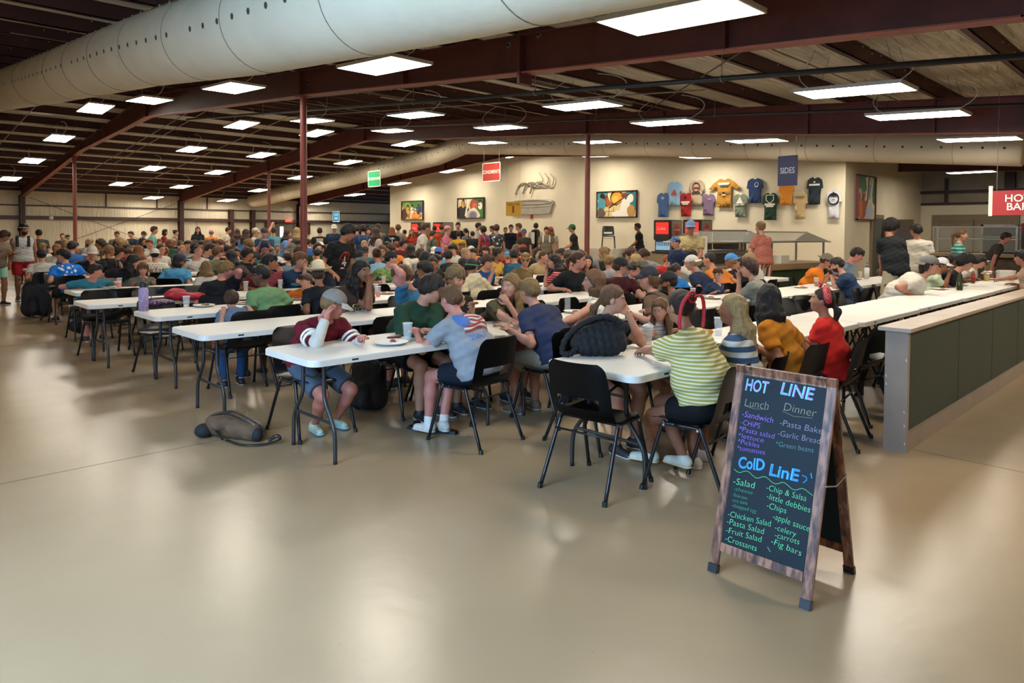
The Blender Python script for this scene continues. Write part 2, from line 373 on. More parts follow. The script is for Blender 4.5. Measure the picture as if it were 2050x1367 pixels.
# ================================================================ ducts
def duct(name, pts, r, label, seams, hole_dir, hole_step, hole_n, closed=True):
    t = empty(name, tuple(pts[0]), 0, label, 'duct'); org = Vector(pts[0])
    path = []
    for a, c in zip(pts[:-1], pts[1:]):
        n = max(2, int((Vector(c)-Vector(a)).length/.5))
        path += [Vector(a).lerp(Vector(c), i/n) for i in range(n)]
    path.append(Vector(pts[-1])); pl = [p-org for p in path]; rr = [r]*len(pl)
    if closed: pl = [pl[0]]+pl; rr = [r*.93]+rr
    MB().tube(pl, rr, 40).build('duct_fabric', MDUCT, t, smooth=True)
    d = 0; acc = 0; nh = 0
    L = [0]
    for a, c in zip(path[:-1], path[1:]): L.append(L[-1]+(c-a).length)
    def atl(s):
        i = max(0, min(len(L)-2, int(np.searchsorted(L, s))-1)); f = (s-L[i])/(L[i+1]-L[i]+1e-9); return (path[i].lerp(path[i+1], f)-org), (path[i+1]-path[i]).normalized()
    for k in range(hole_n):
        s = hole_step*(k+.5)
        if s > L[-1]: break
        if (k % 14) == 13: continue
        p, tn = atl(s); side = tn.cross(Vector((0, 0, 1))).normalized(); upv = side.cross(tn)
        nrm = (side*hole_dir[0]+upv*hole_dir[1]).normalized(); u2 = tn; v2 = nrm.cross(tn)
        c0 = p+nrm*(r+.002); q = []
        for j in range(8):
            an = 2*math.pi*j/8+.39; q.append(c0+u2*math.cos(an)*.026+v2*math.sin(an)*.026)
        if nh < 98: nh += 1; MB().add(q, [tuple(range(8))]).build('vent_hole', mat('vent_hole_dark', '#4a3c28', .9), t)
    for s in seams:
        if s < L[-1]:
            p, tn = atl(s); side = tn.cross(Vector((0, 0, 1))).normalized(); upv = side.cross(tn)
            ring = [p+(side*math.cos(a)+upv*math.sin(a))*(r+.002) for a in np.linspace(0, 2*math.pi, 40)]
            MB().tube(ring, .004, 4, cap=False).build('seam', mat('duct_seam', '#8a7c62', .8), t)
    # suspension rail with clips along the top
    cb = MB(); cb.tube([atl(s)[0]+Vector((0, 0, r+.075)) for s in np.arange(.2, L[-1], 1.0)], .007, 5)
    cl = MB()
    for s in np.arange(.3, L[-1], .33):
        p, tn = atl(s); cl.box(p.x-.008, p.x+.008, p.y-.012, p.y+.012, p.z+r-.01, p.z+r+.09)
    cb.build('suspension_rail', MCOND, t); c = cl.build('rail_clips', MWHITE, t); c['kind'] = 'stuff'
    for s in np.arange(1, L[-1], 3.0):
        p, tn = atl(s); zz = rtop((p+org).y)-org.z
        if zz > p.z+r: MB().tube([(p.x, p.y, p.z+r+.07), (p.x, p.y, zz)], .004, 4).build('hanging_wire', MPIPE, t)
    return t
duct('air_duct', [(2.70, 27.5, 4.15), (2.70, 20.4, 4.72), (2.70, 14.0, 4.12), (2.70, 8.9, 3.68), (2.70, 6.1, 3.38), (2.70, 3.4, 3.16), (2.70, -4.5, 2.62)], .40, 'huge cream fabric air duct with square vents, nearest the viewer at top left', [3.1, 6.4, 9.6, 12.8, 15.2, 16.4, 17.7, 19, 20.4, 21.8, 23.4, 25], (.93, -.12), .3, 120)
DX = 16.6
def duct2z(x, y): q = PX(x, y, DX); return (DX, q[1], q[2])
duct('air_duct', [duct2z(480, 405)[:1]+(37.3,)+(3.15,), duct2z(875, 312), duct2z(930, 289), duct2z(1300, 287), duct2z(1620, 291), duct2z(2050, 296)], .36, 'long cream fabric air duct running above the serving wall', [4, 8, 12, 16, 18, 20, 21.4, 23, 24.5, 26, 27.5, 29, 30.5, 32, 33.5], (.95, -.1), .36, 120)
# ================================================================ hung ceiling lights on their grid
def light_z(Y): return 3.05+.0815*Y if Y < RY else 4.74-.1*(Y-RY-.1)
def make_light(x, y, z, tilt, label, group):
    t = empty('ceiling_light', (x, y, z), 0, label, 'ceiling light', group); t.rotation_euler = (tilt, 0, 0)
    return t
LX = .31; LY = .62
_d = MB().box(-LX+.02, LX-.02, -LY+.02, LY-.02, -.0075, .004).mesh('diffuser'); _d.materials.append(MLIGHT)
b = MB(); b.box(-LX, LX, -LY, -LY+.02, -.006, .022); b.box(-LX, LX, LY-.02, LY, -.006, .022); b.box(-LX, -LX+.02, -LY, LY, -.006, .022); b.box(LX-.02, LX, -LY, LY, -.006, .022); b.box(-LX, LX, -LY, LY, .02, .035)
_f = b.mesh('frame'); _f.materials.append(MFRAME)
lx = {5.0: 'nearest', 8.85: 'second', 11.3: 'third', 14.9: 'fourth', 20.2: 'farthest'}
ordn = ['first', 'second', 'third', 'fourth', 'fifth', 'sixth', 'seventh', 'eighth', 'ninth']
LYS = [3.2, 7.45, 12.0, 16.4, 20.65, 24.7, 28.7, 32.8, 36.6]
NL = 0
for X in lx:
    for i, Y in enumerate(LYS):
        if X == 5.0 and i == 8: continue
        if X == 20.2 and i == 0: continue
        if X == 8.85 and i == 8: continue
        z = light_z(Y); sl = math.atan(.0815 if Y < RY else -.1)*.6
        if X == 5.0 and i == 0: z = 3.36
        t = make_light(X, Y, z, sl, 'flat lit ceiling panel, %s from the right in the %s hanging row' % (ordn[i], lx[X]), 'hanging ceiling lights')
        newobj('diffuser', _d, None, t); newobj('frame', _f, None, t)
        # hanging wires and a loop of power cord
        zt = rtop(Y)+.02-z; far = Y > 22
        for sx in (-1, 1):
            for sy in (-1, 1): MB().tube([(sx*.28, sy*.55, .05), (sx*.22, sy*.4, zt+.02)], .0025 if not far else .004, 3).build('hanging_wire', MPIPE, t)
        s = random.choice((-1, 1)); k = random.uniform(.25, .45)
        MB().tube(bez((0, .5*s, .05), (.1, (.5+k)*s, .2), (.05, (.6+k)*s, zt*.8), (0, .3*s, zt), 10), .007 if not far else .011, 5).build('power_cord', MWHITE, t)
        if i < 6: MB().tube(bez((0, -.45*s, .05), (.1, -(.5+k)*s, .25), (.05, -(.4+k)*s, zt*.7), (0, -.15*s, zt), 10), .006 if not far else .01, 5).build('power_cord', MWHITE, t)
for X in (-1.5, 5.0, 8.85, 11.3, 14.9, 20.2):
    for Y in ([-1.1, 3.2, 7.45, 12.0] if X < 0 else [-1.1]):
        t = make_light(X, Y, light_z(Y), .05, 'flat lit ceiling panel behind the viewer', 'hanging ceiling lights'); newobj('diffuser', _d, None, t); newobj('frame', _f, None, t)
t = make_light(25.2, 5.6, 3.5, .0, 'flat lit ceiling panel above the kitchen corner', 'hanging ceiling lights'); newobj('diffuser', _d, None, t); newobj('frame', _f, None, t)
# ================================================================ pipes and conduits under the roof
def pipe(name, pts, r, m, label, cat='pipe'): return tag(MB().tube(pts, r, 8).build(name, m, None, smooth=True), label, cat)
def sloped(X, ya, yb, dz, dx=0):
    ys = sorted([ya, yb]+([RY] if ya < RY < yb else [])); return [(X+dx*(y-ya), y, rtop(y)+dz) for y in ys]
sp = [(4.5, .2, 15.5, -.16, .03), (7.05, .2, 20, -.55, .03), (11.9, .2, 20, -.28, .025)]
for i, (X, a, c, dz, r) in enumerate(sp):
    pipe('sprinkler_pipe', sloped(X, a, c, dz), r, MPIPE, ['dark sprinkler pipe running just in front of the nearest roof beam', 'dark sprinkler pipe running just behind the nearest roof beam', 'dark sprinkler pipe running in front of the second roof beam'][i])
    for y in np.arange(a+.9, c, 2.84):
        h = MB(); z = rtop(y)+dz; h.tube([(X+r*1.25*math.cos(q), y, z+r*1.25*math.sin(q)) for q in np.linspace(0, 6.28, 12)], .006, 4); h.tube([(X, y, z+r), (X, y, rtop(y)+.03)], .006, 5)
        tag(h.build('pipe_hanger', MCOND), 'small ring hanger carrying the %s sprinkler pipe' % ['nearest', 'middle', 'farther'][i], 'hanger', 'ring hangers of the %s sprinkler pipe' % ['nearest', 'middle', 'farther'][i])
cond = [(4.0, 6.5, 30, -.12), (7.9, 7, 30, -.1), (10.2, 6, 36, -.1), (7.4, 12, 34, -.2), (16.0, 6, 20, -.1)]
for i, (X, a, c, dz) in enumerate(cond):
    pipe('conduit', sloped(X, a, c, dz), .012, MCOND, 'thin grey conduit run under the roof, %s from the viewer' % ['nearest', 'second', 'fourth', 'third', 'farthest'][i], 'conduit')
for i, (y, x0, x1) in enumerate([(3.9, 6.3, 12.9), (8.3, 2, 6.1), (12.9, 2, 6), (8.3, 6.4, 12.8), (12.9, 6.4, 12.8), (16.6, 6.4, 12.8), (24.9, 3, 12), (28.9, 3, 12)]):
    tag(MB().tube([(x0, y, rtop(y)-.03), (x1, y, rtop(y)-.03)], .011, 6).build('conduit', MCOND), 'grey conduit crossing between the beams above the %s light of each row%s' % (['first', 'second', 'third', 'second', 'third', 'fourth', 'sixth', 'seventh'][i], ', left bay' if x0 < 3 else ''), 'conduit')
b = MB()
for q in ((4.9, 8.4), (4.9, 12.7), (8.9, 8.4), (11.2, 8.4), (8.9, 12.9)):
    b = MB().box(q[0]-.3, q[0]+.3, q[1]-.04, q[1]+.04, rtop(q[1])-.09, rtop(q[1])-.03)
    tag(b.build('junction_box', MCOND), 'grey wiring box on the purlin above a ceiling light at bay %s' % {(4.9, 8.4): 'left near', (4.9, 12.7): 'left far', (8.9, 8.4): 'centre near', (11.2, 8.4): 'right near', (8.9, 12.9): 'centre far'}[q], 'junction box')
# crossed roof bracing rods
for i, (a, c) in enumerate([((6.4, 2.6), (12.8, 9)), ]):
    tag(MB().tube([(a[0], a[1], rtop(a[1])-.05), (c[0], c[1], rtop(c[1])-.05)], .01, 6).build('brace_rod', MPIPE), 'thin steel roof bracing rod slanting %s' % ['to the left', 'to the right'][i], 'rod')
# ================================================================ hanging banners
SGN = {}
def sign(px0, py0, px1, py1, X, bg, fg, lines, size, label, name='hanging_sign', slant=0, border=None, wires=True, width=None, rz=0, topz=None):
    """a flat board facing the viewer's side of the hall, its corners seen at these pixels, at distance X along the rows"""
    a = PX(px0, py0, X); c = PX(px1, py1, X); cy = (a[1]+c[1])/2; w = abs(a[1]-c[1]); z1 = max(a[2], c[2]); z0 = min(a[2], c[2])
    if width: w = width
    t = empty(name, (X, cy, z0), rz, label, 'sign')
    b = MB().box(-.008, .008, -w/2, w/2, 0, z1-z0); b.build('board', mat('sign_'+bg, bg, .45), t)
    if border:
        e = MB(); bw = .03
        for (p, q, r, s) in ((-w/2, w/2, 0, bw), (-w/2, w/2, z1-z0-bw, z1-z0), (-w/2, -w/2+bw, 0, z1-z0), (w/2-bw, w/2, 0, z1-z0)): e.box(-.0105, -.008, p, q, r, s)
        e.build('border', mat('sign_'+border, border, .5), t)
    hh = (z1-z0); n = len(lines)
    for i, l in enumerate(lines):
        fr = {'SILVERWARE': .94, 'CONDIMENTS': .94, 'TRASH / CUPS': .84, 'COLD': .6, 'BAR': .44, 'SIDES': .74}.get(l) if not width else None
        lt = text('lettering', l, (-.0105, 0, hh*(.5+((n-1)/2-i)*.34)+slant), (0, -1, 0), (0, 0, 1), size, mat('sign_'+fg, fg, .5), t, offset=.002)
        if fr: ys_ = [v.co.y for v in lt.data.vertices]; lt.data.transform(Matrix.Scale(fr*w/(max(ys_)-min(ys_)), 4, (0, 1, 0)))
    if wires:
        zt = (topz or rtop(cy)+.01)-z0
        for s in (-.42, .42): MB().tube([(0, s*w, hh), (0, s*w, zt)], .004, 4).build('hanging_wire', MCOND, t)
    return t
sign(737, 343, 762, 373, 15.8, '#0f9a58', '#e8f0e4', ['SILVERWARE'], .165, 'green hanging sign reading SILVERWARE in front of the left end of the wall', border='#dfe8dc')
sign(966, 327, 1002, 362, 15.8, '#b03324', '#f0e6d8', ['CONDIMENTS'], .165, 'red hanging sign reading CONDIMENTS in front of the serving wall', border='#efe6da')
t = sign(1013, 404, 1043, 432, 19.5, '#d9ab24', '#8a2a1c', ['TRASH / CUPS'], .125, 'yellow hanging sign reading TRASH / CUPS with a red arrow pointing down', slant=.17)
hh = .3; b = MB().prism([(-.05, .2), (-.05, -.02), (-.09, -.02), (0, -.1), (.09, -.02), (.05, -.02), (.05, .2)], 0, .003, frame_M((-.0095, 0, .2), (0, -1, 0), (0, 0, 1))); b.build('arrow', mat('sign_red_arrow', '#9c2f1e', .5), t)
sign(666, 423, 680, 444, 21.5, '#2a86b8', '#e6eef2', ['COLD', 'BAR'], .17, 'blue hanging sign reading COLD BAR over the far left crowd', border='#dfe8ea')
sign(1558, 313, 1596, 371, 14.0, '#1f2a5c', '#d5d6dc', ['SIDES'], .17, 'navy blue hanging sign reading SIDES in front of the hung shirts')
t = sign(1996, 382, 2080, 430, 12.5, '#a8241e', '#f2ece2', ['HOT', 'BAR'], .15, 'red hanging sign reading HOT BAR with a white edge at the right', width=.62)
MB().box(-.01, .01, .31, .36, -.01, .44).build('white_edge', mat('sign_white', '#e4dccd', .5), t)
# red exit sign and door on the far wall
t = empty('exit_sign', (18.9, Y1-.22, 2.05), 0, 'small red lit exit sign above the far door', 'exit sign')
MB().box(-.2, .2, -.05, .05, 0, .2).build('housing', mat('exit_red_lit', '#d8452c', .5, emit=1.0), t); text('lettering', 'EXIT', (0, -.055, .1), (1, 0, 0), (0, 0, 1), .17, mat('sign_white', '#e4dccd'), t)
b = MB(); b.box(18.2, 18.3, Y1-.12, Y1, 0, 2.0); b.box(19.3, 19.4, Y1-.12, Y1, 0, 2.0); b.box(18.2, 19.4, Y1-.12, Y1, 1.95, 2.05); b.box(18.3, 19.3, Y1-.07, Y1-.04, 0, 1.95)
d1 = struct(b.build('door_1', mat('far_door_brown', '#5d5443')), 'brown far exit door'); MB().box(18.45, 18.65, Y1-.09, Y1-.068, 1.05, 1.8).build('door_pane', mat('daylit_pane', '#c8e2e8', .4, emit=2.0), d1)
t = empty('wall_speaker', (3.3+12.0, Y1-.12, 1.4), 0, 'dark box speaker on the far wall left of the serving wall', 'speaker'); MB().box(8.2, 9.0, -.1, .1, -.1, .5, bev=.02).build('case', MBLK, t)
t = empty('fire_bell', (7.3, Y1-.185, 2.1), 0, 'small round white bell on the far wall girt', 'bell'); MB().lathe([(0, .0), (.1, .0), (.07, .06), (0, .08)], 14, M=Matrix.Rotation(math.pi/2, 4, 'X')).build('dome', MWHITE, t)
# ================================================================ pictures on the serving wall
def picture(cx, cz, w, h, label, shapes, wall='x', frame='#3a2018', bgc='#d8c7a0'):
    t = empty('framed_painting', (WX-.05, cx, cz) if wall == 'x' else (cx, WY-.05, cz), 0 if wall == 'x' else math.pi/2, label, 'painting', None)
    b = MB()
    for (p, q, r, s) in ((-w/2, w/2, -h/2, -h/2+.035), (-w/2, w/2, h/2-.035, h/2), (-w/2, -w/2+.035, -h/2, h/2), (w/2-.035, w/2, -h/2, h/2)): b.box(-.05, .028, p, q, r, s)
    b.build('frame', mat('frame_'+frame, frame, .5), t)
    cols = [bgc]+sorted(set(s[0] for s in shapes)); ms = [mat('paint_'+c, c, .55) for c in cols]
    b = MB(); b.box(-.012, .02, -w/2+.03, w/2-.03, -h/2+.03, h/2-.03); k = 0
    for c, pts in shapes:
        k += 1; b.cur = cols.index(c); q = crom([(p[0], p[1], 0) for p in pts+[pts[0]]], 4)[:-1] if len(pts) > 4 else [Vector((p[0], p[1], 0)) for p in pts]
        vs = [(-.0125-.0006*k, -max(-w/2+.035, min(w/2-.035, (v.x-.5)*w)), max(-h/2+.035, min(h/2-.035, (v.y-.5)*h))) for v in q]
        b.add(vs, [tuple(range(len(vs)))])
    b.build('canvas', ms, t); return t
def blob(cx, cy, rx, ry, n=9, rot=0, jit=.12, seed=0):
    r = np.random.RandomState(seed); out = []
    for i in range(n):
        a = 2*math.pi*i/n; k = 1+r.uniform(-jit, jit); x = rx*k*math.cos(a); y = ry*k*math.sin(a)
        out.append((cx+x*math.cos(rot)-y*math.sin(rot), cy+x*math.sin(rot)+y*math.cos(rot)))
    return out
K = '#17110e'
def figure(c, x, y, s, arm=1):
    """simple stooping painted figure"""
    return [(K, blob(x, y+.02, .095*s, .2*s, seed=int(x*99))), (c, blob(x, y, .08*s, .18*s, seed=int(x*99))), ('#6b4228', blob(x+.02*s*arm, y+.2*s, .045*s, .07*s, seed=3)), (K, blob(x+.005, y+.25*s, .05*s, .035*s, seed=4)), ('#8a5a34', [(x, y+.08*s), (x+.16*s*arm, y-.02*s), (x+.17*s*arm, y-.06*s), (x+.0, y+.02*s)])]
p1 = [('#3f7a34', blob(.5, .8, .6, .22, seed=1)), ('#8fa84a', blob(.25, .75, .22, .18, seed=2)), ('#c8742c', blob(.62, .2, .33, .2, seed=3)), ('#e39a3a', blob(.5, .2, .12, .16, seed=4)), ('#e39a3a', blob(.72, .24, .12, .15, seed=5)), ('#5a3522', blob(.12, .3, .16, .3, seed=6)), ('#2f5a94', blob(.93, .55, .09, .2, seed=7))]+figure('#e3d9c4', .5, .5, 1.1)+figure('#d8b04a', .3, .52, 1)+figure('#2c3550', .8, .5, 1.1, -1)+[('#f0e8d2', [(.4, .1), (.48, .5), (.52, .5), (.46, .1)])]
p2 = [('#2f6a30', blob(.8, .72, .35, .3, seed=1)), ('#3f8038', blob(.85, .35, .2, .5, seed=2)), ('#2b2a30', blob(.22, .28, .24, .36, seed=3)), ('#a4482c', blob(.63, .6, .16, .26, seed=4)), ('#c46a3a', blob(.66, .55, .1, .18, seed=5)), ('#e6dcc8', blob(.58, .15, .26, .34, seed=6)), ('#c0b5a8', blob(.58, .13, .2, .26, seed=7)), ('#7c7488', blob(.58, .12, .14, .2, seed=8)), ('#f0e4c6', [(.4, .95), (.46, .95), (.34, .1), (.28, .12)])]+figure('#d9a23c', .22, .68, .9)+figure('#efe8d6', .86, .6, 1, -1)
p3 = [('#49a0a4', blob(.1, .85, .2, .2, seed=1)), ('#2f7f8a', blob(.9, .7, .2, .45, seed=2)), ('#8a3a1e', blob(.38, .62, .2, .3, seed=3)), ('#b0622a', blob(.34, .6, .1, .2, seed=30)), ('#f0dfae', blob(.5, .8, .22, .25, seed=4)), (K, blob(.5, .74, .16, .26, seed=5)), ('#e0952a', blob(.5, .74, .145, .24, seed=6)), ('#f3bd4a', blob(.48, .68, .08, .14, seed=7)), ('#e8cf90', blob(.42, .22, .25, .22, seed=8)), ('#8a6c34', [(.2, .24), (.62, .26), (.62, .24), (.2, .22)]), ('#8a6c34', [(.3, .05), (.31, .4), (.32, .4), (.32, .05)]), ('#8a6c34', [(.42, .03), (.43, .4), (.44, .4), (.44, .03)]), (K, [(.3, .38), (.9, .98), (.91, .94), (.32, .34)]), ('#4f9aa6', blob(.13, .5, .12, .22, seed=9)), ('#6d5a50', blob(.12, .16, .11, .2, seed=10)), (K, blob(.15, .82, .07, .1, seed=11)), ('#f2ecdc', blob(.72, .35, .13, .34, seed=12)), ('#f2ecdc', blob(.62, .12, .22, .14, seed=13)), ('#f2ecdc', blob(.84, .7, .08, .16, seed=14)), ('#7a3c22', blob(.7, .82, .08, .1, seed=15)), ('#c4924a', blob(.86, .25, .1, .22, seed=16))]
p4 = [('#3c7a3a', blob(.3, .85, .3, .25, seed=1)), ('#256a36', blob(.9, .7, .15, .35, seed=2)), ('#c2642a', blob(.28, .32, .26, .34, seed=3)), ('#a84f22', blob(.38, .3, .1, .28, seed=31)), ('#d8762f', blob(.2, .3, .1, .22, seed=32)), ('#35502c', blob(.3, .5, .06, .08, seed=4)), ('#e6dcb4', [(.42, .95), (.6, .95), (.55, .5), (.4, .45), (.5, .7)]), (K, [(.6, .98), (.66, .98), (.56, .4), (.5, .3)]), ('#8d93b0', blob(.68, .6, .08, .22, seed=5)), ('#b8c0cc', blob(.66, .22, .2, .2, seed=6)), ('#e2d8a8', [(.8, .95), (.88, .95), (.8, .5), (.95, .3), (.9, .25), (.72, .5)]), ('#d9cda0', [(.55, .4), (.8, .55), (.84, .5), (.6, .3)]), ('#c9b98a', [(.12, .7), (.2, .7), (.26, .5), (.2, .48)])]
def wallp(x, y): q = PX(x, y, WX); return q[1], q[2]
def pict(x0, y0, x1, y1, *a, **k):
    A = wallp(x0, y0); B = wallp(x1, y1); return picture((A[0]+B[0])/2, (A[1]+B[1])/2, abs(A[0]-B[0]), abs(A[1]-B[1]), *a, **k)
pict(806, 403, 849, 440, 'framed bright painting of farm workers, leftmost on the serving wall', p1)
pict(918, 397, 971, 437, 'framed painting of a worker and a big wheel beside the hanging red sign', p2)
pict(1197, 384, 1277, 435, 'wide framed painting of bakers at an oven, right of the far round column', p3)
picture(WX+1.55, (PX(1728, 355, WX+1.3)[2]+PX(1728, 436, WX+1.3)[2])/2, 1.55, 1.38, 'tall framed vegetable painting around the corner of the serving wall', p4, wall='y', frame='#6b2f34')
# ================================================================ metal coffee cup relief with rising steam
cy_, cz_ = wallp(1067, 411); t = empty('cup_relief', (WX-.03, cy_, cz_), 0, 'grey metal wall relief of a wide cup with curling steam', 'wall relief')
MREL = mat('grey_relief_metal', '#a9a394', .4, .35, .1, 6, .2, 40)
M = frame_M((-.01, 0, 0), (0, -1, 0), (0, 0, 1)) @ Matrix.Diagonal((abs(wallp(1026, 412)[0]-wallp(1110, 412)[0])/1.34, 1.0, 1, 1))
b = MB(); cup = [(-.66, -.02), (-.62, -.32), (-.5, -.38), (.45, -.38), (.58, -.3), (.62, -.05), (.68, .06), (.66, .16), (.5, .21), (0, .25), (-.5, .22), (-.66, .14)]
b.prism([(p[0], p[1]) for p in crom([(q[0], q[1], 0) for q in cup+[cup[0]]], 3)[:-1]], 0, .05, M); b.build('cup_body', MREL, t)
b = MB(); b.tube([M @ Vector((.62*math.cos(a), .12+.085*math.sin(a), .055)) for a in np.linspace(0, 6.283, 30)], .022, 6, cap=False); b.tube([M @ Vector(p) for p in crom([(-.6, -.06, .055), (-.1, -.1, .055), (.3, -.08, .055), (.6, -.03, .055)])], .012, 5); b.build('cup_rim', MREL, t)
for k, off in enumerate((0, .24, .48)):
    pts = crom([(-.52+off, .5, .03+k*.02), (-.42+off, .85, .03+k*.02), (-.22+off, .98, .04), (0+off, .82, .03+k*.02), (.22+off*.8, .78, .03), (.34+off*.7, 1.05, .03), (.22+off*.7, 1.38-.05*k, .03)], 7)
    rr = [.055*(1-.75*(i/(len(pts)-1))**1.5) for i in range(len(pts))]
    MB().tube([M @ p for p in pts], rr, 8, flat=.5).build('steam_curl', MREL, t, smooth=True)
t = empty('wall_horn', (WX, wallp(1065, 434)[0], wallp(1065, 434)[1]), 0, 'small red alarm box on the wall under the cup relief', 'alarm'); MB().box(-.05, 0, -.06, .06, -.09, .09, bev=.01).build('case', mat('alarm_red', '#a5301f', .4), t)
# ================================================================ hung t-shirts
def wall_shirt(px, py, w, h, col, label, mark=None, flare=0, mcol='#e8e2d4', marks=()):
    y, z = wallp(px, py); S = PX(px, py, WX); k = (S @ _fw)/F          # metres per pixel on the wall there
    W_ = abs(wallp(px-w/2, py)[0]-wallp(px+w/2, py)[0])*1.12; H_ = h*k*1.03; t = empty('wall_shirt', (WX-.085, y, z), 0, label, 't-shirt', 'T-shirts hung on the serving wall')
    sh = .72 if flare else .6
    out = [(-.14, 1), (-.26, .985), (-.5, .86), (-.5-flare, .72-.05*(flare > 0)), (-.40-flare*.8, .60), (-.33, .70), (-.33, .35), (-.35, 0), (.35, 0), (.33, .35), (.33, .70), (.40+flare*.8, .60), (.5+flare, .72-.05*(flare > 0)), (.5, .86), (.26, .985), (.14, 1), (.07, .955), (-.07, .955)]
    if flare == 0: out = [(-.14, 1), (-.30, .97), (-.45, .89), (-.53, .60), (-.40, .56), (-.375, .72), (-.37, .35), (-.38, 0), (.38, 0), (.37, .35), (.375, .72), (.40, .56), (.53, .60), (.45, .89), (.30, .97), (.14, 1), (.07, .955), (-.07, .955)]
    M = frame_M((0, 0, -H_), (0, -1, 0), (0, 0, 1))
    bm = bmesh.new(); vs = [bm.verts.new((p[0]*W_, p[1]*H_, 0)) for p in out]; f = bm.faces.new(vs)
    bmesh.ops.triangulate(bm, faces=[f])
    # finer mesh so that folds can hang in the cloth
    for it in range(4): bmesh.ops.subdivide_edges(bm, edges=[e for e in bm.edges if e.calc_length() > .055], cuts=1)
    bmesh.ops.triangulate(bm, faces=bm.faces)
    r = random.Random(px)
    ph = r.random()*6; fr = r.uniform(24, 34)/max(W_, .4)
    for v in bm.verts:
        lowk = max(0, 1-v.co.y/H_*1.15); v.co.z = .03+.03*lowk*math.sin(v.co.x*fr+ph+v.co.y*1.5)+.006*math.sin(v.co.y*14+v.co.x*9)
    g = bmesh.ops.extrude_face_region(bm, geom=list(bm.faces)); 
    for v in [q for q in g['geom'] if isinstance(q, bmesh.types.BMVert)]: v.co.z += .012
    bmesh.ops.recalc_face_normals(bm, faces=bm.faces)
    for f in bm.faces: f.smooth = True
    bmesh.ops.transform(bm, matrix=M, verts=bm.verts); me = bpy.data.meshes.new('cloth'); bm.to_mesh(me); bm.free()
    newobj('cloth', me, mat('shirt_cloth_'+col, col, .85), t)
    hb = MB(); hb.tube([M @ Vector(p) for p in [(-.24*W_, H_*.985, .02), (0, H_+.035, .02), (.24*W_, H_*.985, .02)]], .006, 5); hb.tube([M @ Vector(p) for p in crom([(0, H_+.035, .02), (0, H_+.1, .02), (.03, H_+.13, .02), (.05, H_+.10, .02)])], .005, 5)
    hb.build('hanger', mat('white_hanger', '#d8d0c0', .4), t)
    for (kind, x, yy, s, c) in marks:
        mm = mat('print_'+c, c, .7); o = M @ Vector((x*W_, yy*H_, .078))
        if kind == 'tri': 
            b = MB().prism([(-s, -s*.8), (0, s*.9), (s, -s*.8), (.3*s, -s*.5), (0, -s*.9), (-.3*s, -s*.5)], 0, .004, frame_M(o, (0, -1, 0), (0, 0, 1)))
        elif kind == 'ring':
            b = MB().tube([frame_M(o, (0, -1, 0), (0, 0, 1)) @ Vector((s*math.cos(a), s*1.1*math.sin(a), .0)) for a in np.linspace(0, 6.28, 20)], s*.14, 4, cap=False)
        elif kind == 'shield':
            b = MB().tube([frame_M(o, (0, -1, 0), (0, 0, 1)) @ Vector(p) for p in [(-s, s, 0), (s, s, 0), (s, -.3*s, 0), (0, -s*1.2, 0), (-s, -.3*s, 0), (-s, s, 0)]], s*.12, 4)
        elif kind == 'bar': b = MB().prism([(-s, -s*.18), (s, -s*.18), (s, s*.18), (-s, s*.18)], 0, .004, frame_M(o, (0, -1, 0), (0, 0, 1)))
        elif kind == 'ell': b = MB().prism([(s*math.cos(a), s*.8*math.sin(a)) for a in np.linspace(0, 6.1, 12)], 0, .004, frame_M(o, (0, -1, 0), (0, 0, 1)))
        else: text('print', kind, o, (0, -1, 0), (0, 0, 1), s, mm, t, offset=.001); continue
        b.build('print', mm, t)
    return t
CW = '#e6e0d2'
wall_shirt(1332, 386, 23, 47, '#4a6796', 'blue t-shirt, leftmost of those hung on the wall', marks=[('ell', 0, .78, .07, '#8fa4c4')])
wall_shirt(1355, 363, 26, 48, '#8fb4d0', 'light blue t-shirt with a small red print hung on the wall', marks=[('tri', 0, .55, .13, '#b4453a')])
wall_shirt(1377, 386, 24, 46, '#a52323', 'red t-shirt with black and white print hung on the wall', marks=[('ell', 0, .8, .06, '#1a1414'), ('bar', 0, .6, .17, CW), ('bar', 0, .52, .12, CW)])
wall_shirt(1399, 361, 26, 49, '#b7a58c', 'tan t-shirt with dark red arch print hung on the wall', marks=[('ring', 0, .72, .14, '#7a2f26'), ('bar', 0, .7, .1, '#7a2f26'), ('bar', 0, .5, .16, '#4a2f26')])
wall_shirt(1422, 388, 25, 42, '#77617a', 'dull purple t-shirt hung on the wall', marks=[('bar', .12, .75, .06, '#c9a49a')])
wall_shirt(1454, 358, 37, 55, '#b8832f', 'mustard t-shirt stretched wide in the middle of the wall shirts', flare=.26, marks=[('bar', 0, .82, .2, CW), ('bar', 0, .74, .14, '#4a5a3a'), ('bar', 0, .5, .2, '#8a6a3a'), ('tri', 0, .47, .1, '#d9b06a')])
wall_shirt(1486, 388, 26, 45, '#7d8570', 'sage green t-shirt with a white mountain print hung on the wall', marks=[('tri', 0, .68, .16, CW), ('bar', 0, .54, .16, CW)])
wall_shirt(1515, 357, 28, 48, '#26406a', 'navy t-shirt with a small white chest print hung on the wall', marks=[('ring', .14, .74, .06, CW), ('bar', .14, .65, .05, CW)])
wall_shirt(1546, 386, 28, 53, '#1f3d29', 'dark green t-shirt with a white shield print hung on the wall', marks=[('shield', 0, .77, .12, CW), ('bar', 0, .57, .17, CW), ('bar', 0, .5, .12, CW)])
wall_shirt(1578, 365, 28, 44, '#dd8d27', 'bright orange t-shirt hung on the wall below the navy sign', marks=[('bar', 0, .93, .1, CW)])
wall_shirt(1606, 385, 26, 52, '#c6ac7c', 'pale tan t-shirt hung on the wall right of the orange one', marks=[('bar', 0, .83, .14, '#8a7450')])
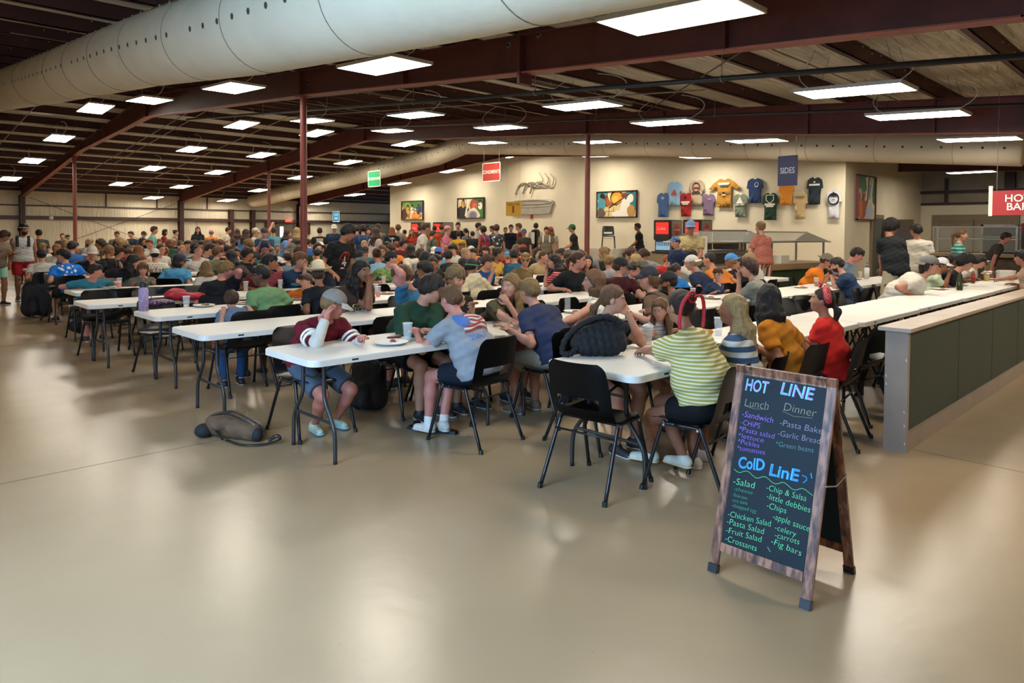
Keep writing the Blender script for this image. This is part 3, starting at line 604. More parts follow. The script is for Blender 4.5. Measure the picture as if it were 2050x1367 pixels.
wall_shirt(1635, 355, 28, 53, '#26303a', 'black t-shirt with small white lettering hung on the wall', marks=[('ell', 0, .82, .03, CW), ('bar', 0, .72, .16, CW)])
wall_shirt(1673, 380, 26, 56, '#cfd0d4', 'white t-shirt with a black line drawing, rightmost on the wall', marks=[('ring', 0, .68, .15, '#17131a'), ('tri', 0, .84, .1, '#17131a'), ('bar', 0, .66, .05, '#17131a')])
# ================================================================ kitchen corner: doors, posts
t = MB(); x0 = 23.6
t.box(x0, x0+1.1, WY-.06, WY, 0, 2.2); d2 = struct(t.build('door_2', mat('door_trim_taupe', '#85745a', .6)), 'taupe door frame in the serving corner')
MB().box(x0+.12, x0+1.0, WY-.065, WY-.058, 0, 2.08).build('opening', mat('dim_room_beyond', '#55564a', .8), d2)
MB().box(x0+1.02, x0+1.08, WY-.95, WY-.06, .02, 2.05).build('door_leaf', mat('door_leaf', '#6d5c45', .5), d2)
for i, (ya, yb) in enumerate([(5.15, 7.35)]):
    b = MB(); b.box(X1-.3, X1-.2, ya-.2, yb+.2, 0, 2.28); b.cur = 1; b.box(X1-.33, X1-.29, ya, yb, 0, 2.1)
    b.cur = 2
    for y in np.linspace(ya, yb, 5)[:-1]:
        for z0, z1 in ((.25, .95), (1.1, 1.95)): b.box(X1-.338, X1-.325, y+.1, y+.45, z0, z1)
    d = struct(b.build('door_3', [mat('door_trim_taupe', '#85745a'), mat('door_leaf2', '#7b6a4e', .5), mat('door_panel', '#857455', .5)]), 'brown double panelled door on the kitchen wall')
    MB().box(X1-.345, X1-.33, (ya+yb)/2-.01, (ya+yb)/2+.01, 0, 2.1).build('door_gap', MDARK, d)
# ================================================================ smooth solids grown from round cones (people, bags, hats)
def V(*a): return np.array(a, float)
def rotz(a): c, s = math.cos(a), math.sin(a); return np.array([[c, -s, 0], [s, c, 0], [0, 0, 1]])
def rotx(a): c, s = math.cos(a), math.sin(a); return np.array([[1, 0, 0], [0, c, -s], [0, s, c]])
def roty(a): c, s = math.cos(a), math.sin(a); return np.array([[c, 0, s], [0, 1, 0], [-s, 0, c]])
def cone(a, b, ra, rb, k=.02, cut=None, flat=None):
    """round cone; cut: list of (point, normal) half spaces removed on the normal's side; flat: (axis vector, factor) squashes across that axis"""
    return ('c', V(*a), V(*b), ra, rb, k, cut, flat)
def ell(c, R, rad, k=.02, cut=None): return ('e', V(*c), np.asarray(R), V(*rad), None, k, cut, None)
def grow(prims, h, noise=None, carve=()):
    lo = np.full(3, 1e9); hi = -lo
    for p in prims:
        if p[0] == 'c': m = max(p[3], p[4])*(1 if p[7] is None else max(1, p[7][1])); l = np.minimum(p[1], p[2])-m; u = np.maximum(p[1], p[2])+m
        else: m = np.abs(p[2]) @ p[3]; l = p[1]-m; u = p[1]+m
        lo = np.minimum(lo, l); hi = np.maximum(hi, u)
    lo -= 3*h; hi += 3*h; n = np.ceil((hi-lo)/h).astype(int)+1
    D = np.full(n, 1.0, np.float32); ax = [lo[i]+h*np.arange(n[i]) for i in range(3)]
    for p in prims:
        k = p[5]; pad = k+2.5*h
        if p[0] == 'c': m = max(p[3], p[4])*(1 if p[7] is None else max(1, p[7][1])); l = np.minimum(p[1], p[2])-m-pad; u = np.maximum(p[1], p[2])+m+pad
        else: m = np.abs(p[2]) @ p[3]; l = p[1]-m-pad; u = p[1]+m+pad
        i0 = np.maximum(((l-lo)/h).astype(int), 0); i1 = np.minimum(((u-lo)/h).astype(int)+2, n)
        if (i1 <= i0).any(): continue
        X = ax[0][i0[0]:i1[0], None, None]; Y = ax[1][None, i0[1]:i1[1], None]; Z = ax[2][None, None, i0[2]:i1[2]]
        if p[0] == 'c':
            a, b = p[1], p[2]; d = b-a; L2 = max(d @ d, 1e-9)
            px, py, pz = X-a[0], Y-a[1], Z-a[2]
            t = np.clip((px*d[0]+py*d[1]+pz*d[2])/L2, 0, 1)
            qx, qy, qz = px-t*d[0], py-t*d[1], pz-t*d[2]
            if p[7] is not None:
                fv, ff = p[7]; dd = (qx*fv[0]+qy*fv[1]+qz*fv[2])*(1/ff-1); qx, qy, qz = qx+dd*fv[0], qy+dd*fv[1], qz+dd*fv[2]
            e = np.sqrt(qx*qx+qy*qy+qz*qz)-(p[3]+(p[4]-p[3])*t)
        else:
            R = p[2]; r = p[3]; px, py, pz = X-p[1][0], Y-p[1][1], Z-p[1][2]
            a = (px*R[0, 0]+py*R[1, 0]+pz*R[2, 0])/r[0]; b = (px*R[0, 1]+py*R[1, 1]+pz*R[2, 1])/r[1]; c = (px*R[0, 2]+py*R[1, 2]+pz*R[2, 2])/r[2]
            k0 = np.sqrt(a*a+b*b+c*c); k1 = np.sqrt((a/r[0])**2+(b/r[1])**2+(c/r[2])**2)+1e-9; e = k0*(k0-1)/k1
        if p[6]:
            for (q, nn) in p[6]: e = np.maximum(e, (X-q[0])*nn[0]+(Y-q[1])*nn[1]+(Z-q[2])*nn[2])
        s = D[i0[0]:i1[0], i0[1]:i1[1], i0[2]:i1[2]]
        hh = np.maximum(k-np.abs(s-e), 0)/max(k, 1e-6)
        D[i0[0]:i1[0], i0[1]:i1[1], i0[2]:i1[2]] = np.minimum(s, e)-hh*hh*k*.25
    if noise is not None: D += noise(ax[0][:, None, None], ax[1][None, :, None], ax[2][None, None, :]).astype(np.float32)
    for (q, nn) in carve: D = np.maximum(D, (ax[0][:, None, None]-q[0])*nn[0]+(ax[1][None, :, None]-q[1])*nn[1]+(ax[2][None, None, :]-q[2])*nn[2])
    D[0], D[-1], D[:, 0], D[:, -1], D[:, :, 0], D[:, :, -1] = 1, 1, 1, 1, 1, 1
    # surface nets
    ins = D < 0; c = np.zeros(np.array(n)-1, np.uint8)
    for dx in (0, 1):
        for dy in (0, 1):
            for dz in (0, 1): c += ins[dx:n[0]-1+dx, dy:n[1]-1+dy, dz:n[2]-1+dz]
    act = (c > 0) & (c < 8); idx = -np.ones(act.shape, np.int32); I = np.argwhere(act); idx[act] = np.arange(len(I))
    if not len(I): return np.zeros((0, 3)), np.zeros((0, 4), int)
    acc = np.zeros((len(I), 3)); cnt = np.zeros(len(I)); cor = {}
    for dx in (0, 1):
        for dy in (0, 1):
            for dz in (0, 1): cor[dx, dy, dz] = D[I[:, 0]+dx, I[:, 1]+dy, I[:, 2]+dz]
    ks = list(cor)
    for i, a in enumerate(ks):
        for b in ks[i+1:]:
            if sum(abs(a[j]-b[j]) for j in range(3)) != 1: continue
            da, db = cor[a], cor[b]; m = (da < 0) != (db < 0); t = np.where(m, da/(da-db+1e-12), 0)
            pt = np.array(a)+t[:, None]*(np.array(b)-np.array(a)); acc += np.where(m[:, None], pt, 0); cnt += m
    vs = lo+h*(I+acc/cnt[:, None]); qs = []
    for axn in range(3):
        o1, o2 = (axn+1) % 3, (axn+2) % 3; sl0 = [slice(1, -1)]*3; sl0[axn] = slice(0, -1); sl1 = list(sl0); sl1[axn] = slice(1, None)
        a = ins[tuple(sl0)]; b = ins[tuple(sl1)]; E = np.argwhere(a != b); fl = a[tuple(E.T)]
        base = E.copy(); base[:, o1] += 1; base[:, o2] += 1
        def g(u, v): q = base.copy(); q[:, o1] -= u; q[:, o2] -= v; return idx[q[:, 0], q[:, 1], q[:, 2]]
        Q = np.stack([g(1, 1), g(0, 1), g(0, 0), g(1, 0)], 1); Q[~fl] = Q[~fl][:, ::-1]; qs.append(Q)
    Q = np.concatenate(qs); return vs, Q[(Q >= 0).all(1)]
def np_mesh(name, vs, qs, mats=(), mi=None, smooth=True):
    me = bpy.data.meshes.new(name); me.vertices.add(len(vs)); me.vertices.foreach_set('co', np.asarray(vs, np.float32).ravel())
    me.loops.add(qs.size); me.loops.foreach_set('vertex_index', qs.ravel().astype(np.int32)); me.polygons.add(len(qs))
    me.polygons.foreach_set('loop_start', np.arange(0, qs.size, 4, dtype=np.int32))
    try: me.polygons.foreach_set('loop_total', np.full(len(qs), 4, np.int32))
    except Exception: pass
    for m in mats: me.materials.append(m)
    if mi is not None: me.polygons.foreach_set('material_index', np.asarray(mi, np.int32))
    me.update(calc_edges=True)
    if smooth: me.polygons.foreach_set('use_smooth', np.ones(len(qs), bool))
    return me
def relax(vs, qs, it=1, f=.5):
    for _ in range(it):
        s = np.zeros_like(vs); c = np.zeros(len(vs))
        for a in range(4):
            i, j = qs[:, a], qs[:, (a+1) % 4]
            for d in range(3): s[:, d] += np.bincount(i, vs[j, d], len(vs))+np.bincount(j, vs[i, d], len(vs))
            c += np.bincount(i, minlength=len(vs))+np.bincount(j, minlength=len(vs))
        vs = vs*(1-f)+f*s/np.maximum(c, 1)[:, None]
    return vs
def solid(name, prims, h, m, parent=None, noise=None, it=1, carve=()):
    v, q = grow(prims, h, noise, carve); v = relax(v, q, it) if len(v) else v
    return newobj(name, np_mesh(name, v, q, [m] if m else []), None, parent)
# ================================================================ people
SKINS = {'fair': '#b07f68', 'light': '#a87660', 'tan': '#94624a', 'olive': '#84563c', 'brown': '#5f3b29', 'pink': '#b57566'}
HAIRS = {'black': '#14100f', 'dark': '#231710', 'brown': '#3b2618', 'lbrown': '#5b3d24', 'blond': '#735733', 'lblond': '#93794f', 'ginger': '#7a4423', 'grey': '#77706a'}
def skin_mat(s): return mat('skin_'+s, SKINS[s], .55, 0, .06, 18, spec=.35)
def hair_mat(s):
    nm = 'hair_'+s
    if nm in MATS: return MATS[nm]
    m = mat(nm, HAIRS[s], .45, 0, .5, 6, spec=.3); nt = m.node_tree
    for n in nt.nodes:
        if n.type == 'TEX_NOISE':
            mp = nt.nodes.new('ShaderNodeMapping'); mp.inputs['Scale'].default_value = (38, 38, 5); tc = nt.nodes.new('ShaderNodeTexCoord')
            nt.links.new(tc.outputs['Object'], mp.inputs[0]); nt.links.new(mp.outputs[0], n.inputs['Vector']); n.inputs['Distortion'].default_value = .8
            bp = nt.nodes.new('ShaderNodeBump'); bp.inputs['Strength'].default_value = 1.0; bp.inputs['Distance'].default_value = .006
            nt.links.new(n.outputs['Fac'], bp.inputs['Height']); nt.links.new(bp.outputs[0], nt.nodes['Principled BSDF'].inputs['Normal'])
    return m
def cloth_mat(c): return mat('cloth_'+c, c, .85, 0, .08, 25, .35, 9, spec=.2)
def stripe_mat(name, c1, c2, per, duty=.5, axis='Z', c3=None):
    nm = 'cloth_'+name
    if nm in MATS: return MATS[nm]
    m = mat(nm, c1, .85, spec=.2); nt = m.node_tree; N = nt.nodes; L = nt.links
    tc = N.new('ShaderNodeTexCoord'); sp = N.new('ShaderNodeSeparateXYZ'); L.new(tc.outputs['Object'], sp.inputs[0])
    a = N.new('ShaderNodeMath'); a.operation = 'DIVIDE'; L.new(sp.outputs[axis], a.inputs[0]); a.inputs[1].default_value = per
    f = N.new('ShaderNodeMath'); f.operation = 'FRACT'; L.new(a.outputs[0], f.inputs[0])
    r = N.new('ShaderNodeValToRGB'); r.color_ramp.interpolation = 'CONSTANT'; e = r.color_ramp.elements
    e[0].position = 0; e[0].color = lin(c1); e[1].position = duty; e[1].color = lin(c2)
    if c3: q = e.new(.5+duty/2); q.color = lin(c3)
    L.new(f.outputs[0], r.inputs[0]); L.new(r.outputs[0], N['Principled BSDF'].inputs['Base Color']); return m
def ik(a, t, l1, l2, hint):
    a, t = V(*a), V(*t); d = t-a; L = np.linalg.norm(d); L_ = min(max(L, abs(l1-l2)+.02), (l1+l2)*.998); d = d/max(L, 1e-6); t = a+d*L_
    x = (l1*l1-l2*l2+L_*L_)/(2*L_); y = math.sqrt(max(l1*l1-x*x, 0)); h = V(*hint); h = h-d*(h @ d); h = h/max(np.linalg.norm(h), 1e-6)
    return a+d*x+h*y, t
def norm(v): v = V(*v); return v/max(np.linalg.norm(v), 1e-9)
def fingers(w, d, nrm, side, s, curl, det):
    """hand at wrist w pointing along d, palm facing nrm, thumb towards side"""
    d, nrm, side = norm(d), norm(nrm), norm(side); out = []
    pc = w+d*.045*s
    out.append(cone(w, w+d*.03*s, .024*s, .026*s, .02)); 
    out.append(cone(pc-side*.02*s, pc+side*.018*s+d*.005*s, .0175*s, .017*s, .015)); out.append(cone(pc+d*.025*s-side*.024*s, pc+d*.03*s+side*.024*s, .013*s, .0135*s, .012))
    lens = [.064, .076, .072, .056]; r = (.0088 if det else .0098)*s
    for i in range(4):
        o = (1.5-i)*.0175*s; b = w+d*(.082-.004*abs(i-1.3))*s+side*o; ln = lens[i]*s; c0 = curl*(1+.12*i)
        p = b; a = c0*.5
        segs = ((.45, c0*.9), (.3, c0*1.1), (.25, c0*.8)) if det else ((.5, c0), (.5, c0*1.4))
        out.append(cone(pc+side*o*.8, b, r*1.15, r*1.1, .006))
        for j, (fr, da) in enumerate(segs):
            dr = d*math.cos(a)+nrm*math.sin(a)+side*(.06*(1.5-i)); q = p+norm(dr)*ln*fr; out.append(cone(p, q, r*(1.05-.1*j), r*(.95-.1*j), .003)); p = q; a += da
    t0 = w+d*.02*s+side*.022*s; t1 = t0+(side*.8+d*.55+nrm*.25)*.033*s; t2 = t1+(side*.25+d*.9+nrm*.35)*.026*s; t3 = t2+(d*.95+nrm*.35)*.022*s
    for a, b, ra, rb in ((t0, t1, .0135, .0115), (t1, t2, .0105, .0095), (t2, t3, .0095, .008)): out.append(cone(a, b, ra*s, rb*s, .006))
    return out
def build_body(o):
    """o: dict of pose options in the person's own frame (x right, y forward, z up; origin on the floor under the hips)"""
    g = dict(sit=True, s=1.0, lean=.12, leanx=0, twist=0, hy=0, hp=.1, hr=0, female=False, fat=1.0, neck=0,
             rh=None, lh=None, rel=(.3, -.5, -.7), lel=(-.3, -.5, -.7), rf=None, lf=None, seat=.455, rcurl=.5, lcurl=.5, rpalm=None, lpalm=None,
             det=1, h=.012)
    g.update(o); s = g['s']; fm = g['female']; ft = g['fat']; J = {}
    wsh = (.165 if fm else .19)*s; whip = (.10 if not fm else .105)*s
    J['pel'] = V(0, 0, (g['seat']+.095*s) if g['sit'] else .93*s)
    up = rotz(0) @ rotx(-g['lean']) @ roty(g['leanx']) @ V(0, 0, 1)
    up2 = rotx(-g['lean']*1.9) @ roty(g['leanx']*1.3) @ V(0, 0, 1)
    J['waist'] = J['pel']+up*.17*s; J['chest'] = J['waist']+up2*.19*s; J['nk'] = J['chest']+up2*.135*s
    Rt = rotz(g['twist']); xr = Rt @ V(1, 0, 0); fwd = np.cross(up2, xr); fwd = -fwd if fwd[1] < 0 else fwd
    J['rs'] = J['nk']+xr*wsh-up2*.075*s; J['ls'] = J['nk']-xr*wsh-up2*.075*s
    # head
    nf = rotx(-g['lean']*1.2-.15-g['neck']) @ V(0, 0, 1); J['hb'] = J['nk']+nf*.085*s
    RH = rotz(g['hy']) @ rotx(-g['hp']) @ roty(g['hr']); J['hc'] = J['hb']+RH @ V(0, .022, .085)*s; J['RH'] = RH
    ua, fa = .285*s, .25*s
    for side, sh, key in ((1, 'rs', 'r'), (-1, 'ls', 'l')):
        tgt = g[key+'h']
        if tgt is None: tgt = (side*.2*s, .2*s, .76) if g['sit'] else (side*.26*s, .05*s, .78*s)
        el, wr = ik(J[sh], tgt, ua, fa, g[key+'el']); J[key+'e'] = el; J[key+'w'] = wr
        J[key+'hip'] = J['pel']+V(side*whip, 0, -.01*s)
        ff = g[key+'f']
        if ff is None: ff = (side*.12*s, .38*s, .07*s) if g['sit'] else (side*.11*s, .02, .08*s)
        kn, an = ik(J[key+'hip'], ff, .43*s, .415*s, (side*.12, 1, .35) if g['sit'] else (side*.1, 1, 0)); J[key+'k'] = kn; J[key+'a'] = an
    return g, J, up, up2, xr, fwd
def person(name_, loc, rz, o, label, group=None, parent=None, me_only=False):
    g, J, up, up2, xr, fwd = build_body(o); s = g['s']; h = g['h']; fm = g['female']; ft = g['fat']; RH = J['RH']; det = g['det']
    sk = skin_mat(g.get('skin', 'fair')); hm = hair_mat(g.get('hair', 'brown')); HC = J['hc']
    hd = lambda x, y, z: HC+RH @ V(x, y, z)*s
    hx, hy_, hz = RH[:, 0], RH[:, 1], RH[:, 2]
    b = []
    ch = .105 if not fm else .093
    b += [ell(J['pel']+V(0, -.01, 0), np.eye(3), V(.165*ft, .12*ft, .115)*s, .05), cone(J['waist']+xr*.045*s, J['waist']-xr*.045*s, .098*s*ft, .098*s*ft, .06), cone(J['chest']+xr*.065*s, J['chest']-xr*.065*s, ch*s*ft, ch*s*ft, .06)]
    b += [cone(J['pel'], J['chest'], .105*s*ft, .10*s*ft, .05), cone(J['rs']-xr*.02*s, J['nk']-up2*.03*s, .05*s, .052*s, .04), cone(J['ls']+xr*.02*s, J['nk']-up2*.03*s, .05*s, .052*s, .04), cone(J['nk']-up2*.02*s, J['hb'], .054*s if not fm else .047*s, .048*s if not fm else .042*s, .03)]
    # head: skull, jaw, nose, ears, brow, cheeks, lips
    b += [ell(hd(0, -.012, .025), RH, V(.076, .094, .092)*s, .015), ell(hd(0, .018, -.028), RH, V(.062, .074, .085)*s, .03), ell(hd(0, .058, -.082), RH, V(.026, .022, .02)*s, .025)]
    b += [cone(hd(0, .083, .012), hd(0, .104, -.022), .0085*s, .0135*s, .010), ell(hd(.036, .068, -.022), RH, V(.02, .018, .02)*s, .02), ell(hd(-.036, .068, -.022), RH, V(.02, .018, .02)*s, .02)]
    b += [cone(hd(-.03, .078, .026), hd(.03, .078, .026), .011*s, .011*s, .012), cone(hd(-.017, .083, -.052), hd(.017, .083, -.052), .0085*s, .0085*s, .008)]
    for sd in (1, -1): b.append(ell(hd(sd*.077, -.008, -.005), RH @ rotz(-sd*.35), V(.011, .021, .032)*s, .006))
    # arms and hands
    for sd, k in ((1, 'r'), (-1, 'l')):
        S, E, Wr = J[k+'s'], J[k+'e'], J[k+'w']
        b += [cone(S, E, .05*s*ft**.5*(.88 if fm else 1), .037*s, .03), cone(E, E+(Wr-E)*.35, .039*s, .039*s, .02), cone(E+(Wr-E)*.3, Wr, .038*s, .025*s, .02)]
        d = norm(Wr-E); nr = g[k+'palm'] if g[k+'palm'] is not None else (0, .1, -1)
        nr = V(*nr); nr = nr-d*(nr @ d); nr = norm(nr) if np.linalg.norm(nr) > .1 else norm(np.cross(d, V(1, 0, 0)))
        sdv = np.cross(nr, d)*sd
        hdv = norm(d*1.0+nr*g.get(k+'bend', 0)); nr2 = norm(nr-hdv*(nr @ hdv)); b += fingers(Wr, hdv, nr2, sdv, s*1.02, g[k+'curl'], det)
        J[k+'hand'] = Wr+hdv*.09*s
    # legs and feet
    for sd, k in ((1, 'r'), (-1, 'l')):
        Hp, K_, A = J[k+'hip'], J[k+'k'], J[k+'a']
        b += [cone(Hp, K_, .085*s*ft, .056*s, .03), cone(K_, K_+(A-K_)*.35, .055*s, .056*s, .02), cone(K_+(A-K_)*.3, A, .056*s, .034*s, .02)]
        b += [cone(A-V(0, .01, .03)*s, A+V(sd*.01, .08, -.045)*s, .026*s, .018*s, .02)]
    v, q = grow(b, h); v = relax(v, q, 1, .4)
    me = np_mesh('body', v, q, [sk, mat('lip_'+g.get('skin', 'fair'), tuple(np.array(lin(SKINS[g.get('skin', 'fair')])[:3])*V(.9, .68, .66)), .5), hm])
    if det:
        c = v[q].mean(1); l = (c-HC) @ RH/s; mi = np.zeros(len(q), int)
        mi[(l[:, 1] > .072) & (np.abs(l[:, 0]) < .024-.8*np.abs(l[:, 2]+.053)) & (np.abs(l[:, 2]+.053) < .011)] = 1
        mi[(l[:, 1] > .055) & (np.abs(l[:, 2]-.030+np.abs(np.abs(l[:, 0])-.034)*.2) < .0045) & (np.abs(np.abs(l[:, 0])-.033) < .017)] = 2
        if g.get('beard'): mi[(l[:, 1] > .01) & (l[:, 2] < -.043) & (l[:, 2] > -.125) & ~((np.abs(l[:, 0]) < .02) & (np.abs(l[:, 2]+.053) < .008))] = 2
        me.polygons.foreach_set('material_index', mi.astype(np.int32))
    elif g.get('paint'):
        c = v[q].mean(1); l = (c-HC) @ RH/s; mi = np.zeros(len(q), int); fr = l[:, 1] > .05
        mi[fr & (np.abs(np.abs(l[:, 0])-.031) < .013) & (np.abs(l[:, 2]-.012) < .008)] = 2; mi[fr & (np.abs(l[:, 0]) < .022) & (np.abs(l[:, 2]+.053) < .008)] = 1
        me.polygons.foreach_set('material_index', mi.astype(np.int32))
    root = newobj('person', me); root.location = loc; root.rotation_euler = (0, 0, rz); tag(root, label, 'person', group)
    # eyes
    if det and not g.get('noeyes'):
        for sd in (1, -1):
            e = MB(); e.lathe([(0, -.0115), (.007, -.0095), (.0115, 0), (.007, .0095), (0, .0115)], 10)
            e.cur = 1; e.lathe([(0, .0122), (.0038, .0116), (.0055, .0098)], 10)
            eo = e.build('eye', [mat('eye_white', '#cfc4b6', .3), mat('eye_dark', '#1c120c', .2)], root, smooth=True)
            Mx = Matrix.Identity(4); f = rotz(0); 
            for i in range(3): Mx[i][0], Mx[i][1], Mx[i][2] = RH[i, 0], RH[i, 2], RH[i, 1]
            for i in range(3): Mx[i][3] = hd(sd*.031, .0735, .008)[i]
            eo.data.transform(Matrix(Mx) @ Matrix.Diagonal((s, s, s, 1)))
            lid = MB(); lid.tube([hd(sd*(.031+.016*math.cos(a)), .082-.006*abs(math.cos(a)), .0085+.0085*math.sin(a)) for a in np.linspace(.1, math.pi-.1, 7)], .0016*s, 4); lid.build('eyelashes', hair_mat('dark'), root)
    # ------------------------------------------------ clothing
    inf = g.get('loose', .014)*s; ck = .05
    sl = g.get('sleeve', .62); st = g.get('shirt', '#333333'); smt = st if not isinstance(st, str) else cloth_mat(st)
    hem = g.get('hem', .02)          # below pelvis centre
    if st:
        c = []
        zc = [(J['pel']-up*(.03+hem)*s, -up)] 
        bag = 1.0+g.get('baggy', .12)
        c += [cone(J['pel']+up*.02*s+xr*.06*s*ft, J['pel']+up*.02*s-xr*.06*s*ft, .112*s*ft+inf, .112*s*ft+inf, ck, cut=zc), cone(J['waist']+xr*.055*s, J['waist']-xr*.055*s, (.10*s*ft+inf)*bag, (.10*s*ft+inf)*bag, ck), cone(J['chest']+xr*.07*s, J['chest']-xr*.07*s, (ch*s*ft+inf)*(1+.3*(bag-1)), (ch*s*ft+inf)*(1+.3*(bag-1)), ck)]
        c += [cone(J['pel']+up*.0*s, J['chest'], .105*s*ft+inf, .10*s*ft+inf, .04, cut=zc)]
        c += [cone(J[q+'s']-xr*sg*.02*s, J['nk']-up2*.035*s, .05*s+inf*.8, .05*s+inf*.9, .03) for q, sg in (('r', 1), ('l', -1))]
        c += [ell(J['pel']+V(0, -.01, 0), np.eye(3), V(.168*ft, .13*ft, .13)*s+inf*1.9, .03, cut=zc)]
        if fm: c += [ell(J['chest']+fwd*.075*s+xr*.06*s-up2*.01*s, np.eye(3), V(.06, .055, .06)*s+inf*.5, .03), ell(J['chest']+fwd*.075*s-xr*.06*s-up2*.01*s, np.eye(3), V(.06, .055, .06)*s+inf*.5, .03)]
        if sl > 0:
            for k in 'rl':
                S, E, Wr = J[k+'s'], J[k+'e'], J[k+'w']; d = norm(E-S)
                if sl <= 1: e = S+(E-S)*sl; c.append(cone(S, e+d*.03*s, .05*s*ft**.5+inf, .05*s+inf*1.2*bag, .03, cut=[(e, d)]))
                else:
                    d2 = norm(Wr-E); t = min(sl-1, .92); e = E+(Wr-E)*t
                    c.append(cone(S, E, .05*s*ft**.5+inf, .045*s+inf, .03)); c.append(cone(E, e+d2*.02*s, .045*s+inf, .032*s+inf, .02, cut=[(e, d2)]))
        if g.get('hood'):
            c += [cone(J['nk']-fwd*.06*s+xr*.07*s-up2*.0, J['nk']-fwd*.06*s-xr*.07*s, .042*s, .042*s, .04), cone(J['nk']-fwd*.09*s-up2*.07*s+xr*.03*s, J['nk']-fwd*.09*s-up2*.07*s-xr*.03*s, .045*s, .045*s, .05)]
        wr_ = random.uniform(0, 6)
        fold = (lambda X, Y, Z: .0046*np.sin(Z*46+X*21+np.sin(Y*24+wr_)*1.3+wr_)*np.sin(X*17+Y*13+wr_)+.0025*np.sin(Z*90-X*33+Y*27)) if h <= .013 else None
        neck = J['nk']+nf_(g)*.028*s; nd = nf_(g)
        o_ = solid('shirt', c, h, smt, root, fold, 1, carve=[(neck, nd)] if not g.get('hood') else [(neck+nd*.02, nd)])
        g['_shirt'] = o_
    pt = g.get('pants', '#20242c'); ln = g.get('pleg', .62)     # fraction along thigh for shorts; >1 reaches down the shin
    if pt:
        pm = pt if not isinstance(pt, str) else cloth_mat(pt); c = [ell(J['pel']+V(0, -.01, -.0)*s, np.eye(3), V(.165*ft, .122*ft, .113)*s+inf*.35, .04)]
        for k in 'rl':
            Hp, K_, A = J[k+'hip'], J[k+'k'], J[k+'a']; d = norm(K_-Hp)
            if ln <= 1: e = Hp+(K_-Hp)*ln; c.append(cone(Hp, e+d*.03*s, .088*s*ft+inf*.8, .072*s*ft+inf*1.4, .03, cut=[(e, d)]))
            else:
                d2 = norm(A-K_); e = K_+(A-K_)*min(ln-1, .97); c.append(cone(Hp, K_, .088*s*ft+inf*.8, .060*s+inf*.8, .03)); c.append(cone(K_, e+d2*.03*s, .060*s+inf*.8, .048*s+inf*.6, .02, cut=[(e, d2)]))
        solid('trousers' if ln > 1 else ('skirt' if g.get('skirt') else 'shorts'), c, h, pm, root, None, 1)
    sh = g.get('shoes', '#2a2a2c')
    if sh:
        shm = sh if not isinstance(sh, str) else mat('shoe_'+sh, sh, .6, 0, .1, 30); sole = mat('shoe_sole', g.get('sole', '#b9b3a6'), .6) if not g.get('sole') else mat('shoe_sole_'+g['sole'], g['sole'], .6)
        for k, sd in (('r', 1), ('l', -1)):
            A = J[k+'a']; fd = norm(V(sd*.15, 1, g.get('toe', 0))); pr = [cone(A-fd*.03*s+V(0, 0, -.028)*s, A+fd*.13*s+V(0, 0, -.05)*s, .04*s, .034*s, .02, cut=[(A+V(0, 0, -.068*s), V(0, 0, -1))]), cone(A+V(0, 0, .0), A+V(0, 0, -.03)*s-fd*.01, .043*s, .043*s, .02, cut=[(A+V(0, 0, .022*s), V(0, 0, 1))])]
            if g.get('feet_up'): pr = [pr[0][:6]+(None, None), pr[1]]
            so = solid('shoe', pr, min(h, .012), shm, root, None, 1)
            sp = [cone(A-fd*.03*s+V(0, 0, -.062)*s, A+fd*.135*s+V(0, 0, -.062)*s, .042*s, .04*s, .005, flat=(V(0, 0, 1), .28))]
            solid('shoe_sole', sp, min(h, .01), sole, so, None, 0)
            if h < .0095:
                lb = MB(); sdv = np.cross(fd, V(0, 0, 1))
                for q in (.035, .055, .075): c_ = A+fd*q*s+V(0, 0, -.012-.30*(q-.02))*s; lb.tube([c_-sdv*.022*s, c_+V(0, 0, .006), c_+sdv*.022*s], .003, 5)
                lb.build('shoelaces', mat('white_lace', '#cfcabf', .7), so)
    if g.get('socks'):
        for k in 'rl':
            A, K_ = J[k+'a'], J[k+'k']; d = norm(K_-A); solid('sock', [cone(A-V(0, 0, .03), A+d*.09*s, .043*s, .042*s, .01, cut=[(A+d*.075*s, d)]), cone(A-V(0, .02, .03)*s, A+V(0, .1, -.045)*s, .037*s, .032*s, .02)], h, cloth_mat(g['socks']), root)
    hair(g, J, hd, root, hm, s, min(h, .011) if det else h)
    hat(g, J, hd, root, s, min(h, .009) if det else h)
    for fn in g.get('extra', ()): fn(root, J, g)
    return root, J, g
def nf_(g): return rotx(-g['lean']*1.2-.15-g['neck']) @ V(0, 0, 1)
